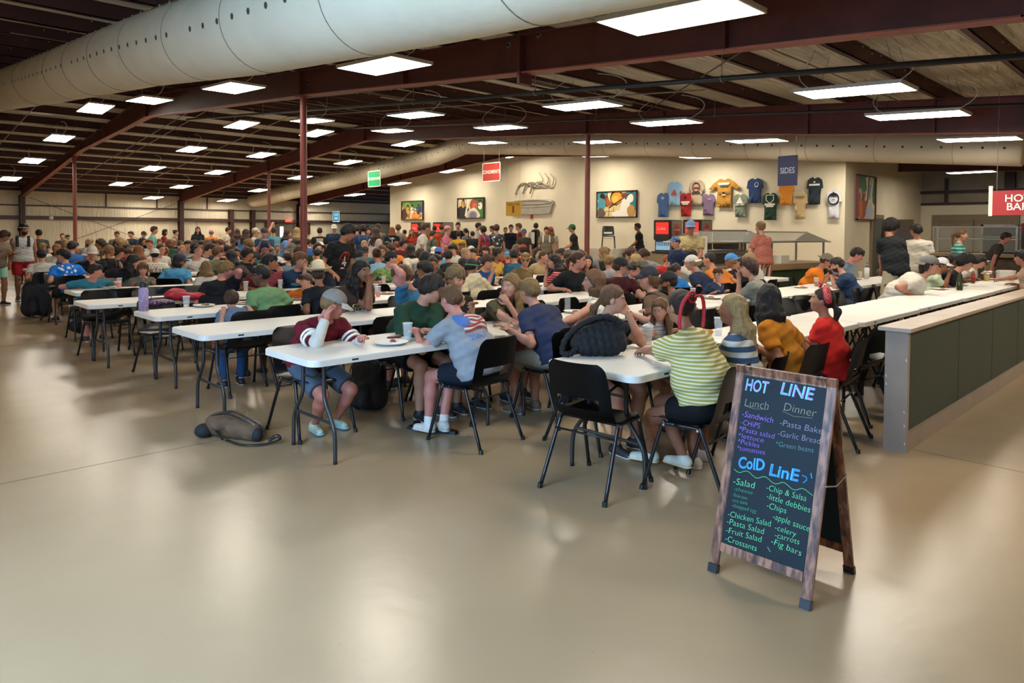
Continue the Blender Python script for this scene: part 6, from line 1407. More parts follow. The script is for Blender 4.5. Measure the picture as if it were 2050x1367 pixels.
def put_text(root, g, J, txt, size, col, back=True, up=0, side=0, rot=0, offs=.003):
    M = torso_frame(J, back, up, side); o = g['_shirt']
    me = text_mesh(txt, size, .0, 'CENTER', size*.01); me.transform(Matrix.Rotation(rot, 4, 'Z')); return decal(root, o, M, me, mat('print_'+col, col, .7))
def put_poly(root, g, J, pts, col, back=True, up=0, side=0, z=0):
    return decal(root, g['_shirt'], torso_frame(J, back, up, side), flatpoly(pts), mat('print_'+col, col, .7), off=.0035+z)
def band(root, J, g, k, t0, t1, col, extra=.025):
    S, E = J[k+'s'], J[k+'e']; d = norm(E-S); a, b = S+(E-S)*t0, S+(E-S)*t1
    solid('sleeve_stripe', [cone(S, E, (.05*g['s']*g['fat']**.5+extra), .05*g['s']+extra*1.2, .01, cut=[(b, d), (a, -d)])], .007, mat('print_'+col, col, .7), root, None, 0)
H1 = .0078
W = lambda px, py, z: P(px, py, z)
# ---------------------------------------------------------------- the near tables
def jersey(root, J, g):
    for k in 'rl': band(root, J, g, k, .50, .58, '#e4ded0'); band(root, J, g, k, .66, .74, '#e4ded0')
    put_poly(root, g, J, [(-.1, .0), (.09, .03), (.1, -.03), (0, -.12), (-.1, -.06)], '#b98a2c', False, -.08); put_poly(root, g, J, [(-.05, -.02), (.06, .0), (.05, -.04), (-.04, -.06)], '#e4ded0', False, -.08, 0, .002)
    # white long sleeves worn under the jersey
    for k in 'rl':
        E, Wr = J[k+'e'], J[k+'w']; d = norm(Wr-E); c = [cone(J[k+'s'], E, .047*g['s'], .049*g['s'], .02), cone(E, Wr, .052*g['s'], .040*g['s'], .02, cut=[(E+(Wr-E)*.86, d)])]; solid('undersleeve', c, .0085, cloth_mat('#b9b4aa'), root)
    MB().tube([J['rw']+V(.03*math.cos(a), .02*math.sin(a), .0) for a in np.linspace(0, 6.28, 14)], .005, 5).build('bracelet', mat('bead_brown', '#3a2a20'), root)
seated(668, 573, 1, 'f', dict(h=H1, lean=.38, hp=.38, skin='pink', hair='blond', style='messy', cap=('cap', '#77736a', '#a6a39a'), shirt='#5e1420', sleeve=.82, baggy=.25, pants='#4a5868', pleg=.85, shoes=floral('sneaker_mix', '#8aa6a0', '#a9b47a', '#c9d2cc', 80), sole='#7fb2c4',
    rel=(.6, 1.0, -1.2), lel=(-.4, .3, -1), rcurl=1.0, lcurl=.8, rpalm=(-1, .2, 0), extra=[jersey]), 'seated boy in a maroon jersey and pale grey cap leaning on his elbow at nearest left table', look='R',
    tgt=(('rh', (.13, -.03, -.10)), ('lh', W(722, 678, .79)), ('rf', W(630, 848, .07)), ('lf', W(672, 838, .07))), clab='black chair beneath the boy in the maroon jersey')
def greytee(root, J, g):
    for i, z in enumerate((.085, .05, .015, -.02, -.055)):
        x0 = -.05 if i < 3 else -.12; pts = [(x0+(.19-x0)*t, z+.010*math.sin(t*8+i)) for t in np.linspace(0, 1, 10)]; pts2 = [(p[0], p[1]-.019) for p in pts][::-1]
        put_poly(root, g, J, pts+pts2, '#8a2c30', True, .02)
        if i < 4: put_poly(root, g, J, [(p[0], p[1]-.019) for p in pts]+[(p[0], p[1]-.035) for p in pts][::-1], '#c9c6c2', True, .02, 0, -.001)
    put_poly(root, g, J, [(-.15, .07), (-.11, .095), (-.05, .08), (-.04, .03), (-.06, -.02), (-.11, -.04), (-.15, -.01)], '#3f62a0', True, .02, 0, .001)
    put_text(root, g, J, '250', .065, '#3a6fb5', True, -.11, -.07); put_text(root, g, J, '20', .04, '#6a8db8', True, -.11, .13)
    put_poly(root, g, J, [(-.05, .01), (0, -.005), (.05, .01), (.01, -.022), (-.01, -.022)], '#3a6fb5', True, -.105, .02)
seated(903, 572, 1, 'n', dict(h=H1, lean=.30, leanx=-.05, hp=.25, skin='pink', hair='lbrown', style='short', shirt='#84878c', baggy=.3, fat=1.16, pants='#141a24', pleg=.66, shoes='#c8c4bc', sole='#c8c4bc', socks='#d5d2cb',
    rel=(.5, -.2, -1), lel=(-.7, .1, -1), extra=[greytee]), 'seated boy seen from behind in a grey tee with an American flag print', look='AL',
    tgt=(('lh', W(835, 668, .79)), ('rh', W(912, 655, .79)), ('lf', W(858, 848, .09)), ('rf', W(888, 846, .09))), clab='black chair holding the boy with the flag print tee', rz=.1)
for (x, y) in ((846, 860), (886, 866)):
    q = W(x, y, 0); t = empty('slide_sandal', (q[0], q[1], 0), .5, 'dark slide sandal on the floor under the flag print boy, %s one' % ('left' if x < 860 else 'right'), 'sandal')
    MB().box(-.045, .045, -.13, .13, 0, .025, bev=.012).build('sole', MBLK, t); MB().tube(crom([(-.05, .04, .02), (-.03, .05, .06), (.03, .05, .06), (.05, .04, .02)]), .02, 8, flat=.3).build('strap', MBLK, t)
seated(864, 549, 1, 'f', dict(h=H1, lean=.34, hp=.42, skin='fair', hair='dark', style='messy', fringe=.6, shirt='#1f3a29', sleeve=1.88, baggy=.35, loose=.02, pants='#15171b', pleg=.7, shoes='#1d1d20'), 'seated boy in a dark green sweatshirt looking down at nearest left table', look='R',
    tgt=(('rh', W(845, 664, .79)), ('lh', W(880, 658, .79))), clab='black chair beneath the boy in the green sweatshirt')
def cookie(root, J, g):
    c = J['lhand']; MB().lathe([(0, -.006), (.034, -.005), (.038, 0), (.034, .006), (0, .007)], 18, M=frame_M(c+V(.0, .02, .035), (0, 1, .3), (1, 0, .2))).build('cookie', mat('cookie', '#a8763c', .8, 0, .3, 60), root)
seated(912, 531, 1, 'f', dict(h=H1, lean=.22, hp=.12, skin='fair', hair='blond', style='messy', fringe=2.0, shirt='#272220', sleeve=.75, pants='#22262e', pleg=.7, rcurl=.9, lcurl=.7, rpalm=(-.5, -1, .2), lpalm=(.5, -1, .2), extra=[cookie]), 'seated blond boy with a long fringe in a charcoal tee holding a cookie', look='T',
    tgt=(('rh', (.0, .24, -.20)), ('lh', (-.14, .26, -.24))), clab='black chair beneath the boy with the cookie')
seated(1060, 558, 1, 'n', dict(h=H1, lean=.36, hp=.2, skin='light', hair='blond', style='short', shirt='#2a2f45', baggy=.3, fat=1.08, pants='#8a8272', pleg=.8, shoes='#77695a'), 'seated boy seen from behind with sandy hair in a plain navy tee', look='AL',
    tgt=(('lh', W(1018, 660, .79)), ('rh', W(1065, 640, .79))), clab='black chair holding the sandy haired boy in navy')
seated(1022, 549, 1, 'f', dict(h=H1, lean=.4, hp=.05, female=True, skin='fair', hair='blond', style='long', hlen=.34, shirt='#47422c', sleeve=.8, pants='#2a2d33', lel=(-.2, .6, -1), rel=(.5, .2, -1), lcurl=1.2, lpalm=(0, -1, .3)), 'seated girl with long blonde hair in an olive tee resting her chin on her hand', look='TL',
    tgt=(('lh', (-.03, .09, -.16)), ('rh', W(1035, 650, .79))), clab='black chair beneath the girl resting her chin')
def straps(col, wd=.014):
    def f(root, J, g):
        for k in 'rl':
            a = J[k+'s']+(J['nk']-J[k+'s'])*.45; dn = norm(J['chest']-J['nk']); xr = norm(J['rs']-J['ls'])
            fr = np.cross(norm(J['nk']-J['waist']), xr); fr = fr if fr[1] > 0 else -fr; s_ = g['s']; ex = (g['fat']-1)*.1+.012
            MB().tube(crom([a+dn*.16*s_+fr*(.135+ex)*s_, a+dn*.05*s_+fr*(.105+ex)*s_, a-dn*(.05+ex*.6)*s_+fr*.01*s_, a+dn*.05*s_-fr*(.10+ex)*s_, a+dn*.18*s_-fr*(.132+ex)*s_], 5), wd, 8, flat=.45).build('strap', mat('strap_'+col, col, .7), root, smooth=True)
    return f
seated(1188, 541, 1, 'n', dict(h=H1, lean=.12, hp=.0, female=True, skin='light', hair='lbrown', style='bob', shirt='#cbbfa8', sleeve=0, loose=.006, hem=.0, pants='#bba98c', rel=(.4, -.4, -1), lel=(-.8, .3, -1), extra=[straps('#d8cfbc', .007)]), 'seated woman in a white strap top with shoulder length brown hair at the second table', look='L', rz=.25,
    tgt=(('lh', W(1105, 655, .79)), ('rh', W(1150, 648, .79))), clab='black chair beneath the woman in the white strap top')
def bracelet(root, J, g): MB().tube([J['lw']+V(.03*math.cos(a), .015*math.sin(a), .03*math.sin(a)) for a in np.linspace(0, 6.28, 14)], .004, 5).build('bracelet', mat('gold_band', '#a88a4a', .3, .6), root)
seated(1228, 571, 0, 'f', dict(h=H1, lean=.22, hp=.12, female=True, skin='fair', hair='lbrown', style='pony', phigh=-.03, hlen=.26, shirt='#16171a', sleeve=.6, pants='#1d2026', lel=(-.3, .5, -1), lcurl=1.3, lpalm=(0, -1, 0), extra=[bracelet]), 'seated girl with a low brown ponytail in a black tee holding her hand to her mouth', look='R',
    tgt=(('lh', (-.02, .14, -.11)), ('rh', W(1240, 662, .79))), clab='black chair beneath the girl with the low ponytail')
def shades(root, J, g):
    RH = J['RH']; hd = lambda x, y, z: J['hc']+RH @ V(x, y, z)*g['s']; b = MB()
    for sx in (-1, 1): b.prism([(sx*.032+.022*math.cos(a), .015*math.sin(a)) for a in np.linspace(0, 6, 12)], 0, .004, frame_M(hd(0, .092, .008), RH[:, 0], RH[:, 2])); b.tube([hd(sx*.054, .09, .012), hd(sx*.08, .0, .01)], .002, 4)
    b.tube([hd(-.012, .094, .012), hd(.012, .094, .012)], .002, 4); b.build('glasses', mat('dark_lens', '#16120f', .15), root)
def glasses(root, J, g):
    RH = J['RH']; hd = lambda x, y, z: J['hc']+RH @ V(x, y, z)*g['s']; b = MB(); M = frame_M(hd(0, .093, .008), RH[:, 0], RH[:, 2])
    for sx in (-1, 1): b.tube([M @ Vector((sx*.031+.02*math.cos(a), .014*math.sin(a), 0)) for a in np.linspace(0, 6.28, 14)], .0018, 4, cap=False); b.tube([hd(sx*.052, .09, .012), hd(sx*.08, .0, .01)], .0018, 4)
    b.build('glasses', mat('dark_lens', '#16120f'), root)
def lanyard(col):
    def f(root, J, g):
        xr = norm(J['rs']-J['ls']); upv = norm(J['nk']-J['waist']); fr = np.cross(upv, xr); fr = fr if fr[1] > 0 else -fr; s_ = g['s']; n = J['nk']
        pts = crom([n-fr*.055*s_, n+xr*.06*s_+fr*.01, n+fr*.10*s_-upv*.07*s_, n+fr*.15*s_-upv*.25*s_], 5); pts2 = crom([n-fr*.055*s_, n-xr*.06*s_+fr*.01, n+fr*.10*s_-upv*.07*s_-xr*.0, n+fr*.15*s_-upv*.25*s_], 5)
        MB().tube(pts, .0055, 5, flat=.5).build('lanyard', mat('lanyard_'+col, col, .7), root); MB().tube(pts2, .0055, 5, flat=.5).build('lanyard', mat('lanyard_'+col, col), root)
        MB().box(-.04, .04, -.055, .055, 0, .004, frame_M(n+fr*.155*s_-upv*.31*s_, -xr, upv)).build('badge', mat('badge_card', '#c9b7b0', .5), root)
    return f
seated(1298, 531, 1, 'n', dict(h=.009, lean=.2, hp=.0, skin='light', hair='lbrown', style='shag', cap=('cap', '#141a26'), shirt='#5a4434', sleeve=.7, baggy=.3, pants='#23262c', extra=[shades, straps('#17181a', .022)]), 'seated man in a navy cap and dark glasses with black backpack straps over a brown tee', look='L', rz=.3,
    tgt=(('lh', W(1262, 628, .8)), ('rh', W(1300, 625, .8))), clab='black chair beneath the man with backpack straps')
seated(1338, 541, 1, 'n', dict(h=.009, lean=.28, hp=.1, skin='tan', hair='dark', style='short', cap=('cap', '#15161a'), beard=1, shirt='#47484c', baggy=.3, pants='#23262c', extra=[glasses]), 'seated man in a black cap and glasses wearing a dark grey shirt', look='L', rz=.2, dY=-.02, clab='black chair beneath the man with black cap and glasses')
seated(1322, 600, 0, 'f', dict(h=.009, lean=.25, hp=.3, female=True, skin='fair', hair='lbrown', style='long', hlen=.42, shirt=stripe_mat('grey_white_stripe', '#b9b9ba', '#8b90a0', .03, .6), pants='#23262c'), 'seated girl with very long brown hair in a grey and white striped top', look='TL', clab='black chair beneath the girl in grey stripes')
def ties(root, J, g):
    RH = J['RH']; hd = lambda x, y, z: J['hc']+RH @ V(x, y, z)*g['s']; m = mat('red_bandana', '#a3141c', .7, 0, .3, 60)
    for sx in (-1, 1): MB().tube(crom([hd(sx*.01, -.125, .075), hd(sx*.06, -.14, .085), hd(sx*.1, -.125, .02), hd(sx*.11, -.11, -.08), hd(sx*.105, -.105, -.14)], 6), [.009]*6+[.0145]*19, 8, flat=.6).build('ribbon_tie', m, root, smooth=True)
    MB().tube([hd(.034*math.cos(a), -.118, .075+.034*math.sin(a)) for a in np.linspace(0, 6.28, 16)], .010, 6, cap=False).build('ribbon_knot', m, root)
seated(1362, 581, 0, 'n', dict(h=H1, lean=.20, leanx=.05, hp=.05, female=True, skin='tan', hair='dark', style='bun', phigh=.06, shirt=stripe_mat('yellow_stripe', '#99934a', '#cdc4a6', .022, .55), sleeve=.92, baggy=.45, loose=.022, hem=-.05, pants='#101012', pleg=.5, fat=1.05, shoes='#c9cdbf', sole='#c8b98a', extra=[ties]), 'seated girl seen from behind in a yellow striped top with red ribbon ties in her hair', look='AL', rz=.12,
    tgt=(('lh', W(1292, 702, .79)), ('rh', W(1385, 665, .79)), ('lf', W(1302, 905, .09)), ('rf', W(1368, 915, .11))), clab='black chair holding the girl in yellow stripes')
seated(1466, 591, 0, 'n', dict(h=H1, lean=.10, hp=.0, female=True, skin='tan', hair='lblond', style='long', hlen=.36, behind=1, shirt=stripe_mat('blue_white_stripe', '#3c4f68', '#c9c4b6', .075, .5), sleeve=.75, pants='#39424e', pleg=.6, shoes='#c8c2b8'), 'seated girl with long pale blonde hair in a wide blue and white striped tee', look='L', rz=.2, dY=-.03,
    tgt=(('lh', W(1420, 735, .60)), ('rh', W(1490, 680, .79))), clab='black chair holding the blonde girl in wide stripes')
seated(1540, 571, 0, 'n', dict(h=H1, lean=.2, hp=.1, female=True, skin='tan', hair='black', style='long', hlen=.38, behind=1, shirt='#b06f1c', sleeve=.7, baggy=.1, pants='#20242c'), 'seated girl seen from behind with long black hair in a mustard orange tee', look='A', clab='black chair holding the black haired girl in mustard')
def redband(root, J, g):
    RH = J['RH']; hd = lambda x, y, z: J['hc']+RH @ V(x, y, z)*g['s']; m = floral('red_paisley', '#9c1820', '#aa2029', '#c98a84', 120)
    solid('hair_scarf', [cone(hd(math.cos(a)*.083, -.05+math.sin(a)*.03, .03+math.sin(a)*.085), hd(math.cos(a+.25)*.083, -.05+math.sin(a+.25)*.03, .03+math.sin(a+.25)*.085), .029*g['s'], .029*g['s'], .015) for a in np.linspace(-.2, 3.1, 13)], .007, m, root)
    MB().tube(crom([hd(0, .03, .13), hd(.03, .05, .16), hd(.05, .02, .15)]), .014, 6).build('scarf_knot', m, root)
    pass
seated(1646, 577, 0, 'n', dict(h=H1, lean=.08, hp=-.12, female=True, skin='tan', hair='dark', style='pony', phigh=-.02, hlen=.2, shirt='#b3211a', sleeve=.45, baggy=.4, loose=.02, hem=.04, pants='#16171b', fringe=0, extra=[redband]), 'seated girl in a bright red top with a red paisley scarf in her dark hair', look='L', rz=.15, dY=-.12,
    tgt=(('lh', W(1595, 672, .79)), ('rh', V(5.4, 2.35, .79))), clab='black chair holding the girl in the bright red top')
# ---------------------------------------------------------------- the chair pushed under the end of the near right table and other empty chairs
chair(3.46, 2.76, -math.pi/2+.10, 'empty black chair pushed against the end of the near right table')
# ---------------------------------------------------------------- the rows behind, one by one
def ringprint(root, J, g):
    for i in range(15):
        a = -.35+(math.pi+.7)*i/14; c, q = .085*math.cos(a), .085*math.sin(a)-.03; u = (math.cos(a), math.sin(a)); w_ = (-u[1], u[0])
        put_poly(root, g, J, [(c+u[0]*x+w_[0]*y, q+u[1]*x+w_[1]*y) for x, y in ((-.013, -.006), (.013, -.006), (.013, .006), (-.013, .006))], '#b8352c', False, -.02)
    for x, y, w_, h_ in ((0, -.01, .018, .06), (0, -.06, .045, .02), (0, .0, .035, .012)): put_poly(root, g, J, [(x-w_, y-h_), (x+w_, y-h_), (x+w_*.6, y+h_), (x-w_*.6, y+h_)], '#6a1f1c', False, -.03)
def palmprint(root, J, g):
    put_poly(root, g, J, [(-.012, -.12), (.012, -.12), (.008, .04), (-.008, .04)], '#c9c9c4', True)
    for k in range(7):
        a = math.pi*k/6; put_poly(root, g, J, [(0, .03), (.07*math.cos(a)-.01, .03+.06*math.sin(a)), (.085*math.cos(a), .02+.06*math.sin(a)), (.07*math.cos(a)+.012, .01+.05*math.sin(a))], '#c9c9c4', True, 0, 0, .0005*k)
    put_poly(root, g, J, [(-.11, .09), (-.09, .10), (-.095, .08), (-.085, .065), (-.105, .07)], '#c9c9c4', True)
def scribble(root, J, g):
    r = random.Random(3)
    for k in range(16): x, y = r.uniform(-.14, .16), r.uniform(-.12, .07); w_ = r.uniform(.008, .03); put_poly(root, g, J, [(x-w_, y), (x, y+w_*1.3), (x+w_, y+w_*.2), (x+w_*.2, y-w_)], '#c9d8e8', True, 0, 0, .0004*k)
def barprint(col, y=0.0, w=.1, h=.03, back=False):
    def f(root, J, g): put_poly(root, g, J, [(-w, y-h), (w, y-h), (w, y+h), (-w, y+h)], col, back)
    return f
H2 = .0115
def S2(px, py, row, side, look, shirt, hair, style, label, **k):
    o = dict(h=H2, shirt=shirt, hair=hair, style=style, lean=k.pop('lean', .22), hp=k.pop('hp', .15)); kw = {}
    for q in ('tgt', 'rz', 'dY', 'seat'): 
        if q in k: kw[q] = k.pop(q)
    o.update(k); o.setdefault('pants', random.choice(['#22262e', '#3a3f48', '#6b6353', '#151619'])); return seated(px, py, row, side, o, label, look=look, clab='black chair of the '+label.replace('seated ', '').replace('small ', 'small '), **kw)
FACE = (0, .13, -.12); CHIN = (-.04, .1, -.15)
def numprint(txts, col, size=.05, back=False, up0=.0):
    def f(root, J, g):
        for i, t in enumerate(txts): put_text(root, g, J, t, size, col, back, up0-.06*i)
    return f
S2(1498, 518, 1, 'n', 'L', '#77776c', 'brown', 'shag', 'seated girl with wavy brown hair in a grey tee eating a wrapped burger', female=True, rz=.2, tgt=(('lh', FACE),))
S2(1438, 536, 1, 'f', 'TL', '#23304a', 'brown', 'short', 'small seated boy in glasses beyond the second row', extra=[glasses])
S2(1243, 513, 2, 'n', 'R', '#3a1418', 'brown', 'short', 'seated man in a maroon tee and black cap with a red lanyard', cap=('cap', '#141516'), extra=[lanyard('#b0302a')], rz=-.9, lean=.3)
S2(1286, 518, 2, 'n', 'AL', '#5f5a45', 'brown', 'short', 'seated boy in an olive cap behind the maroon tee man', cap=('backcap', '#5c5740'))
S2(1219, 512, 3, 'n', 'AR', '#77777a', 'blond', 'short', 'small blond child seated at the fourth row near the round column')
S2(1374, 501, 3, 'n', 'A', '#6f7f95', 'dark', 'long', 'seated girl with very long dark hair in a pale blue top', female=True, hlen=.5)
S2(1384, 499, 2, 'f', 'L', '#b9b1a2', 'dark', 'messy', 'seated dark haired man in white with a fist at his mouth', tgt=(('rh', FACE),), skin='tan')
S2(1353, 528, 2, 'n', 'TR', '#2a6fb0', 'brown', 'pony', 'seated brown haired girl in bright blue looking down', female=True, rz=-.6, hp=.4)
S2(1288, 498, 4, 'n', 'TR', '#8a8a90', 'brown', 'messy', 'seated brown haired person in pale grey bending over a cup near the white tub', rz=-.7, hp=.5, lean=.5)
S2(1655, 506, 1, 'f', 'R', '#c9701c', 'brown', 'short', 'seated man in an orange tee and backwards camo cap', cap=('backcap', '#5f5747'), rz=.2, hp=.5, lean=.32, skin='tan', fat=1.12, tgt=(('rh', FACE),), extra=[lanyard('#8a3020')])
S2(1676, 516, 1, 'n', 'L', '#24364f', 'dark', 'short', 'seated man with glasses and a beard in a navy tee at the right table', beard=1, hp=.3, lean=.28, fat=1.12, extra=[glasses], tgt=(('lh', FACE),), rz=.35)
S2(1716, 496, 1, 'f', 'R', '#6f7f8f', 'dark', 'short', 'seated man in a grey striped polo with a lanyard looking down', hp=.5, lean=.3, skin='pink', fat=1.1, extra=[lanyard('#7a2a2a')])
S2(1862, 509, 0, 'f', 'R', '#bdb6a8', 'dark', 'shag', 'big seated man in a white tee and grey cap leaning over the right table', cap=('backcap', '#5f5c57'), fat=1.25, lean=.45, hp=.1, skin='light', rz=.25, baggy=.25)
S2(1887, 514, 0, 'f', 'R', '#b5c4a8', 'brown', 'short', 'seated boy in a pale green tee and white visor beyond the big man', cap=('cap', '#c4c6c6'), skin='olive', tgt=(('rh', FACE),), rz=.2)
S2(1911, 509, 0, 'f', 'R', '#7a8088', 'dark', 'short', 'seated brown skinned man in grey looking right past the visor boy', skin='brown', lean=.15, dY=.15)
S2(1934, 508, 0, 'f', 'R', '#1d2228', 'black', 'curly', 'seated diner with thick curly black hair in a black tee', hp=.4, lean=.4)
S2(1962, 511, 0, 'f', 'R', '#b3aaa0', 'dark', 'messy', 'seated dark haired diner in beige holding a red label bottle', hp=.4, lean=.3, dY=.1)
S2(2046, 500, 0, 'n', 'L', '#a98a74', 'black', 'messy', 'diner with black hair at the far right edge of the hall', rz=.3, skin='tan', lean=.1, tgt=(('lh', W(1990, 562, .8)),))
seated(2062, 530, 0, 'n', dict(h=H2, lean=.5, hp=.3, skin='fair', hair='dark', style='short', shirt='#3a5aa5', sleeve=1.3), 'diner in a royal blue shirt reaching in from the right edge', look='L', dY=-.02, tgt=(('lh', W(1958, 573, .79)), ('rh', W(2010, 575, .79))), clab='black chair of the diner in royal blue at right edge')
S2(1029, 498, 4, 'n', 'A', '#1f4a60', 'dark', 'short', 'seated man seen from behind in a teal button shirt', fat=1.12, lean=.05, baggy=.2)
S2(1052, 506, 3, 'f', 'T', '#6b5a38', 'blond', 'short', 'seated man in sunglasses and an upturned yellow cap facing the viewer', extra=[shades], hp=.25, skin='light', cap=('band', '#b5862c'))
S2(1108, 509, 3, 'n', 'L', stripe_mat('red_stripe', '#a32230', '#c99a94', .035, .75), 'dark', 'long', 'seated girl with long curly dark hair in a red striped tee', female=True, hlen=.34, behind=1, rz=.35, tgt=(('lh', FACE),))
S2(1139, 501, 3, 'f', 'T', '#1c1f26', 'brown', 'short', 'seated man in a dark polo with his hands at his mouth facing the viewer', hp=.5, lean=.4, fat=1.15, skin='pink', tgt=(('lh', FACE), ('rh', FACE)), dY=.1)
S2(998, 496, 4, 'f', 'R', '#b08a3a', 'dark', 'bun', 'seated dark haired girl in a yellow top facing right', female=True, skin='olive')
def greenband(root, J, g):
    RH = J['RH']; hd = lambda x, y, z: J['hc']+RH @ V(x, y, z)*g['s']; MB().tube([hd(math.cos(a)*.089, -.013+math.sin(a)*.107, .02) for a in np.linspace(0, 6.283, 26)], .008, 5, cap=False).build('headband', mat('green_band', '#3a8a5a'), root)
S2(945, 518, 3, 'n', 'AR', '#b5a888', 'black', 'short', 'seated boy in a cream hoodie with a green band around his black hair', hood=1, sleeve=1.85, baggy=.3, extra=[greenband], skin='tan')
S2(977, 509, 3, 'f', 'TR', '#23467a', 'brown', 'messy', 'seated brown haired boy in blue beyond the cream hoodie', hp=.2, tgt=(('rh', CHIN),))
S2(850, 522, 3, 'n', 'L', stripe_mat('red_blue_stripe', '#3a5a9a', '#8a2a38', .08, .5, 'X'), 'black', 'messy', 'seated black haired boy in a red and blue striped jersey', skin='olive', rz=.5, lean=.4)
S2(866, 514, 3, 'f', 'T', '#2a2c38', 'dark', 'pony', 'seated girl with pulled back dark hair and her hand on her mouth', female=True, tgt=(('lh', FACE),), skin='olive')
S2(804, 531, 2, 'n', 'L', '#2f5f78', 'lbrown', 'short', 'seated boy in a faded blue tee holding the top of his head', rz=.3, hp=.35, lean=.3, skin='pink', tgt=(('lh', (-.1, .02, .12)),), extra=[lanyard('#26201c')])
S2(724, 521, 2, 'f', 'TR', '#3a2a22', 'black', 'long', 'seated girl with long curly black hair in a brown lettered tee', female=True, hlen=.34, skin='olive', tgt=(('lh', FACE), ('rh', FACE)), extra=[numprint(['OXGE', 'EYON'], '#c9b98a', .075, False, -.03)])
def tattoo(root, J, g): pass
S2(601, 504, 4, 'f', 'TR', '#1c2c44', 'lbrown', 'messy', 'seated boy in a navy lettered tee drinking from a clear cup', tgt=(('rh', (.02, .13, -.09)),), extra=[lambda *a: barprint('#3f7078', -.03, .12, .028)(*a)], skin='light')
S2(637, 519, 3, 'n', 'A', '#211f20', 'brown', 'short', 'seated man seen from behind in a cream cowboy hat and black shirt', cap=('cowboy', '#c9b894'), fat=1.05, skin='tan')
S2(612, 548, 3, 'f', 'AL', '#b8641c', 'brown', 'short', 'seated child in an orange tee half hidden by the cowboy hat man', lean=.35)
S2(521, 531, 3, 'n', 'L', '#66865a', 'black', 'short', 'seated man seen from behind in a light green button shirt', fat=1.12, skin='brown', rz=.15, lean=.2, baggy=.2, extra=[glasses])
S2(541, 508, 4, 'f', 'R', '#6a2c34', 'black', 'short', 'seated black haired man in dark red facing right past the green shirt', skin='olive', lean=.3)
S2(556, 513, 5, 'n', 'L', '#7a3038', 'brown', 'short', 'seated brown haired boy in a white backwards cap and red tee', cap=('backcap', '#c9c4b8'))
S2(574, 506, 6, 'n', 'AL', '#5d6b78', 'dark', 'braid', 'seated girl with a dark braid in a grey blue top', female=True)
S2(451, 522, 4, 'n', 'R', '#17181b', 'blond', 'messy', 'seated blond boy in a black tee hiding his face in his hand', tgt=(('rh', (.05, .1, .0)),), rz=-.5, skin='pink', hp=.4)
S2(413, 523, 5, 'n', 'A', '#b9b1a0', 'blond', 'long', 'seated girl seen from behind with long blonde hair in a cream top', female=True, hlen=.32, sleeve=1.6)
S2(360, 506, 6, 'n', 'R', '#4a86a8', 'dark', 'bob', 'seated woman in a light blue tee and a dark cap with glasses', cap=('cap', '#1b2434'), extra=[glasses], rz=-.7, skin='tan', fat=1.1)
S2(397, 491, 7, 'f', 'T', '#b3b1a8', 'dark', 'short', 'seated boy in a white collared shirt tipping his cup right up', hp=-.4, tgt=(('lh', (0, .15, -.03)),))
def flagback(root, J, g):
    for i, t in enumerate(['FITNESS', 'FREEDOM', 'FAMILY', 'FAITH']): put_text(root, g, J, t, .055, '#7a2a2a', True, -.09, -.11+.073*i, -math.pi/2)
    for r in range(3):
        for c in range(6):
            if (r+c) % 2 == 0 or True:
                x, y = -.125+.05*c+.02*(r % 2), .08-.04*r; put_poly(root, g, J, [(x+(.014 if k % 2 == 0 else .006)*math.sin(k*math.pi/5), y+(.014 if k % 2 == 0 else .006)*math.cos(k*math.pi/5)) for k in range(10)], '#1d1f26', True)
S2(310, 496, 7, 'n', 'A', '#b9b3a4', 'dark', 'short', 'seated man in a white long sleeve tee printed with stars and vertical words', cap=('backcap', '#b3aea2'), fat=1.2, lean=.05, sleeve=1.7, extra=[flagback])
S2(191, 529, 5, 'f', 'R', '#2f6f80', 'dark', 'short', 'small seated boy in a teal tee leaning on the end of the sixth row', lean=.4, fringe=.6, skin='pink')
S2(286, 534, 5, 'f', 'T', '#5f5b50', 'lbrown', 'curly', 'small seated child with curly brown hair in a grey tee facing the viewer', skin='light')
S2(463, 592, 3, 'n', 'A', '#5a6a7c', 'brown', 'messy', 'small seated child slumped low in a chair by the green shirt man', lean=.5, pants='#27466a', pleg=1.9, shoes='#181d26', dY=-.28)
S2(126, 498, 7, 'n', 'L', '#1f6fc4', 'black', 'messy', 'seated person in a bright blue printed tee seen from behind at far left', extra=[lambda *a: scribble(*a)])
S2(83, 497, 8, 'n', 'A', '#b5b1a6', 'black', 'short', 'seated person in a white shirt behind the standing men at far left', cap=('backcap', '#1b1c20'))
S2(184, 491, 7, 'f', 'T', '#171a20', 'dark', 'short', 'seated person in a black tee and cream cap with folded hands', cap=('cap', '#b8ad9c'), tgt=(('lh', (0, .16, -.2)), ('rh', (0, .16, -.2))))
S2(219, 491, 8, 'n', 'R', '#1b1b1e', 'blond', 'pony', 'seated blonde woman in a black tank top looking right', female=True, sleeve=0, skin='tan', extra=[straps('#1b1b1e', .012)])
S2(238, 494, 8, 'f', 'R', '#2a2226', 'dark', 'curly', 'seated curly haired boy in dark stripes beside the blonde woman', skin='light')
S2(277, 492, 8, 'n', 'A', '#9a7a5a', 'ginger', 'long', 'seated girl with long reddish hair seen from behind near the flag shirt', female=True, hlen=.4)
S2(268, 510, 6, 'f', 'R', '#191c24', 'black', 'long', 'seated dark haired child in black bending over the seventh row table', hp=.5, lean=.4)
S2(496, 495, 6, 'f', 'R', '#1a1c1c', 'black', 'messy', 'seated black haired boy in a black tee with his hand on his chin', tgt=(('rh', CHIN),), skin='tan')
S2(462, 501, 6, 'n', 'AL', '#3a3236', 'black', 'long', 'seated girl with long straight black hair at the seventh row', female=True, hlen=.45)
